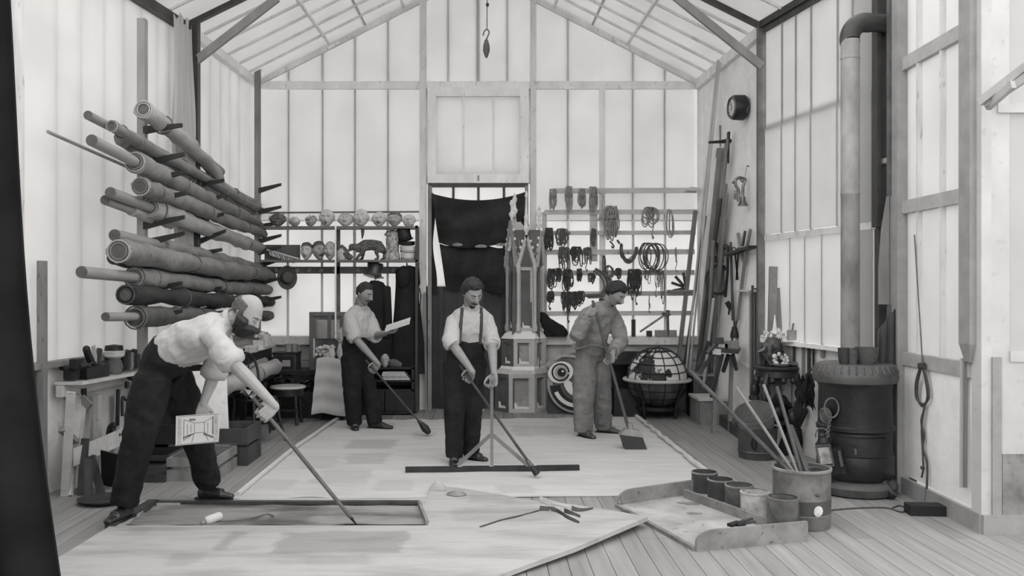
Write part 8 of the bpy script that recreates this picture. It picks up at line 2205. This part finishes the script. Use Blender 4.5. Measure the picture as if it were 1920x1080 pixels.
# drawing in his hand
q = [a_(330, 780, 6.13), a_(413, 774, 6.22), a_(410, 829, 6.2), a_(329, 836, 6.11)]
ux = (q[1] - q[0]); uy = (q[3] - q[0]); nn = ux.cross(uy).normalized()
if nn.y > 0: nn = -nn
t = thing('perspective_drawing', 'white sheet with a perspective drawing of a room, held by the bald man', 'drawing', q[2])
part(t, 'sheet', MB().hexa([q[3] - nn * .0, q[2], q[2] - nn * .003, q[3] - nn * .003], [q[0], q[1], q[1] - nn * .003, q[0] - nn * .003]), PAPER)
INK = M('ink_wash', .16, .8, .5, 30); INKL = M('ink_wash_light', .42, .8, .3, 20)
D_ = lambda u, v, o=.0008: q[0] + ux * u + uy * v + nn * o
def patch(name, pts, mat, o=.0012):
 v = [D_(u, w_, o) for u, w_ in pts]; k = len(v)
 f_ = tuple(range(k)); m = MB().add(v + [p - nn * .001 for p in v], [f_, tuple(reversed([i + k for i in f_]))]); 
 part(t, name, m, mat)
patch('ink_wash', [(.04, .08), (.13, .08), (.13, .92), (.04, .95)], INKL); patch('ink_wash', [(.87, .06), (.95, .06), (.95, .9), (.87, .93)], INKL)
patch('ink_wash', [(.82, .1), (.85, .1), (.85, .72), (.82, .7)], INK); patch('ink_wash', [(.16, .72), (.40, .62), (.40, .66), (.17, .80)], INK); patch('ink_wash', [(.62, .64), (.86, .78), (.84, .84), (.62, .70)], INK)
patch('ink_wash', [(.30, .12), (.44, .14), (.44, .2), (.30, .2)], INK)
for a, b in (((.18, .15), (.42, .28)), ((.42, .28), (.42, .62)), ((.42, .62), (.18, .85)), ((.42, .28), (.64, .28)), ((.64, .28), (.64, .62)), ((.64, .28), (.84, .12)), ((.64, .62), (.85, .84)), ((.42, .62), (.64, .62)), ((.18, .15), (.18, .85)), ((.42, .62), (.36, .92)), ((.64, .62), (.74, .92)), ((.26, .3), (.26, .66)), ((.34, .34), (.34, .6)), ((.72, .3), (.72, .66)), ((.02, .03), (.98, .03)), ((.02, .97), (.98, .97))):
 part(t, 'ink_line', MB().beam(D_(*a), D_(*b), .0035, .0008, nn), INK)
# ---------------------------------------------------------------- the man in suspenders holding the straightedge
J = dict(pel=a_(872, 672, 8.33), waist=a_(877, 638, 8.30), chest=a_(881, 600, 8.26), neck=a_(884, 578, 8.24), head=a_(886, 549, 8.14),
         hf=V((.40, -.78, -.55)), hu=V((.14, -.50, .85)), shR=a_(851, 602, 8.25), shL=a_(912, 600, 8.30), elR=a_(845, 641, 8.10), elL=a_(922, 642, 8.26),
         hipR=a_(856, 682, 8.32), hipL=a_(889, 682, 8.36), knR=a_(852, 770, 8.24), knL=a_(885, 768, 8.36), anR=a_(852, 858, 8.24), anL=a_(883, 850, 8.42))
J['anR'].z = .11; J['anL'].z = .11
J['toR'] = V((J['anR'].x - .0, J['anR'].y - .16, .05)); J['toL'] = V((J['anL'].x + .12, J['anL'].y - .10, .05))
BP0, BP1 = a_(876, 704, 8.05), fl(1007, 889, .04)
bd_ = (BP0 - BP1).normalized()
w, f, n, th = gripped(BP0 - bd_ * .02, bd_, BP0 - J['elR'], .95, True)
J['wrR'] = w; hR = ('R', f, n, th, 1.05)
PT = POST_T - V((0, 0, .03))
w, f, n, th = gripped(PT, V((0, 0, 1)), V((-.15, -.5, -.6)) if False else (PT - J['elL']) + V((.1, -.1, 0)), .95)
J['wrL'] = PT + V((.02, .03, .09)); hL = ('L', V((-.05, -.1, -1)), V((-.55, -.8, 0)), V((-.8, .4, 0)), .9)
tB, frB = person('dark haired man in pale shirt and suspenders, looking down at the straightedge', J, SHIRTS, TROUS, SKIN, 1.06, dict(nose=1.1), hands=(hR, hL), cuff=.05, sleeve=(.078, .078, .072), hairmask=crown(.55), hairt=.022, beard=lambda d, p: sm(-d.z, .80, .92) * sm(d.y, .1, .3), moustache=1.1, suspenders=True, folds=1.1, legr=(.10, .085, .078))
t = thing('long_brush', 'long handled brush of the man in suspenders, slanting down to the end of the straightedge', 'brush', BP1)
part(t, 'shaft', MB().tube([BP0 + bd_ * .12, BP1 + bd_ * .12], [.011, .013], 8), M('brush_pole', .045, .5, .3, 10)); part(t, 'ferrule', MB().tube([BP1 + bd_ * .14, BP1 + bd_ * .07], [.018, .022], 10), IRONG); part(t, 'bristles', MB().tube([BP1 + bd_ * .08, BP1 + bd_ * .0], [.022, .03], 10), BLACKP)
# ---------------------------------------------------------------- the man reading a paper, with a long brush
J = dict(pel=a_(666, 664, 10.3), waist=a_(668, 632, 10.28), chest=a_(672, 596, 10.27), neck=a_(676, 576, 10.26), head=a_(684, 550, 10.18),
         hf=V((.78, -.50, -.36)), hu=V((.30, -.18, .92)), shR=a_(655, 594, 10.12), shL=a_(690, 592, 10.38), elR=a_(664, 632, 10.02), elL=a_(703, 630, 10.26),
         hipR=a_(660, 672, 10.2), hipL=a_(674, 672, 10.36), knR=a_(660, 735, 10.15), knL=a_(691, 732, 10.34), anR=a_(664, 793, 10.25), anL=a_(702, 790, 10.30))
J['anR'].z = .11; J['anL'].z = .11
J['toR'] = V((J['anR'].x + .04, J['anR'].y - .15, .05)); J['toL'] = V((J['anL'].x + .18, J['anL'].y - .06, .05))
CP0, CP1 = a_(697, 688, 9.95), fl(804, 811, .05)
cd_ = (CP0 - CP1).normalized()
w, f, n, th = gripped(CP0 - cd_ * .03, cd_, CP0 - J['elR'], .95, True)
J['wrR'] = w; hR = ('R', f, n, th, 1.05)
J['wrL'] = a_(724, 624, 10.02); hL = ('L', V((.9, -.3, .12)), V((-.1, .1, 1)), V((.2, -.9, .1)), .55)
tC, frC = person('man with cropped hair and a moustache reading a paper, black trousers and rolled sleeves', J, SHIRTS, TROUS, SKIN, 1.04, dict(nose=1.1), hands=(hR, hL), cuff=.02, sleeve=(.085, .085, .074), hairmask=crown(.52), hairt=.010, moustache=1.15, folds=1.1, legr=(.105, .092, .086), belly=.14)
pq = a_(730, 618, 9.97)
t = thing('folded_paper', 'narrow white folded paper held up by the man with cropped hair', 'paper', pq)
p0, p1 = a_(722, 621, 9.95), a_(768, 606, 9.82)
part(t, 'sheet', MB().hexa([p0, p1, p1 + V((0, .13, .05)), p0 + V((0, .13, .05))], [p0 + V((0, 0, .008)), p1 + V((0, 0, .008)), p1 + V((0, .13, .06)), p0 + V((0, .13, .06))]), PAPER)
part(t, 'fold', MB().hexa([p0 + V((0, -.004, -.01)), p1 + V((0, -.004, -.01)), p1 + V((0, .0, .0)), p0], [p0 + V((0, -.004, .03)), p1 + V((0, -.004, .035)), p1 + V((0, .0, .035)), p0 + V((0, 0, .03))]), PAPER)
t = thing('long_brush', 'long handled round brush of the man reading, its dark head on the white canvas', 'brush', CP1)
part(t, 'shaft', MB().tube([CP0 + cd_ * .1, CP1 + cd_ * .14], .012, 8), _mats['brush_pole']); part(t, 'ferrule', MB().tube([CP1 + cd_ * .17, CP1 + cd_ * .11], [.02, .028], 10), IRON); part(t, 'bristles', MB().tube([CP1 + cd_ * .12, CP1 + cd_ * .06, CP1], [.03, .044, .03], 12, round_=.5), BLACKP)
# ---------------------------------------------------------------- the man in grey working clothes with the broad brush
J = dict(pel=a_(1107, 668, 9.85), waist=a_(1110, 634, 9.82), chest=a_(1122, 596, 9.74), neck=a_(1135, 570, 9.66), head=a_(1155, 551, 9.56),
         hf=V((.62, -.52, -.58)), hu=V((.44, -.28, .85)), shR=a_(1102, 588, 9.66), shL=a_(1153, 594, 9.86), elR=a_(1082, 630, 9.48), elL=a_(1164, 640, 9.72),
         hipR=a_(1098, 680, 9.80), hipL=a_(1120, 680, 9.92), knR=a_(1094, 748, 9.70), knL=a_(1127, 742, 9.92), anR=a_(1094, 812, 9.72), anL=a_(1131, 803, 10.0))
J['anR'].z = .11; J['anL'].z = .11
J['toR'] = V((J['anR'].x + .08, J['anR'].y - .16, .05)); J['toL'] = V((J['anL'].x + .16, J['anL'].y - .10, .05))
DP0, DP1 = a_(1117, 584, 9.42), fl(1181, 812, .16)
dd_ = (DP0 - DP1).normalized()
w, f, n, th = gripped(DP0, dd_, V((.9, .1, .55)), .95, True)
w = DP0 + V((-.085, -.015, -.02)); J['wrR'] = w; hR = ('R', V((.95, .1, .25)), V((.1, 1, .1)) * 1.0, V((-.2, 0, .95)), 1.1)
DG = DP0.lerp(DP1, .43)
J['wrL'] = DG + V((.03, .05, .085)); hL = ('L', V((-.15, -.3, -.95)), V((-.8, -.55, .2)), V((-.7, .7, .1)), 1.0)
tD, frD = person('young man in grey smock and grey trousers, stooping over a broad brush', J, WORKG, WORKG2, SKIN, 1.04, dict(nose=1.15), hands=(hR, hL), cuff=.80, sleeve=(.086, .078, .056), hairmask=crown(.50), hairt=.026, moustache=.9, folds=1.7, legr=(.118, .104, .098), shoe=LEATHERB, belly=.15, collar=False)
part(tD, 'neck_cord', MB().tube([J['neck'] + V((cos(q_) * .072 + .01, sin(q_) * .068, .018 - .02 * sin(q_) - .03 * cos(q_))) for q_ in [k * pi / 10 for k in range(20)]], .008, 6, closed=True), BLACKP, 'dark cord round the neck')
part(tD, 'smock_hem', MB().tube([J['pel'].lerp(J['waist'], .55) + V((cos(q_) * .185, sin(q_) * .165, .02 * sin(q_ * 3))) for q_ in [k * pi / 14 for k in range(28)]], [(.014, .03)] * 28, 8, closed=True), WORKG, ang=80)
t = thing('broad_broom', 'broad wooden headed brush with dark bristles held by the man in grey', 'brush', DP1)
part(t, 'shaft', MB().tube([DP0 + dd_ * .12, DP0.lerp(DP1, .6), DP1], [.015, .016, .016], 8), M('broom_pole', .06, .5, .3, 10))
r3 = Matrix.Rotation(.12, 3, 'Y')
part(t, 'socket', MB().tube([DP1 + V((0, 0, .10)), DP1 + V((.01, 0, .02))], [.022, .035], 10), WOODM)
part(t, 'wooden_head', MB().hexa([DP1 + r3 @ V(p) for p in ((-.105, -.06, -.02), (.125, -.06, -.02), (.125, .06, -.02), (-.105, .06, -.02))], [DP1 + r3 @ V(p) for p in ((-.06, -.04, .04), (.09, -.04, .04), (.09, .04, .04), (-.06, .04, .04))]), WOODM)
part(t, 'bristles', MB().hexa([V((DP1.x - .06, DP1.y - .085, .015)), V((DP1.x + .155, DP1.y - .085, .015)), V((DP1.x + .155, DP1.y + .06, .015)), V((DP1.x - .06, DP1.y + .06, .015))], [DP1 + r3 @ V(p) for p in ((-.10, -.058, -.02), (.122, -.058, -.02), (.122, .058, -.02), (-.10, .058, -.02))]), BLACKP)
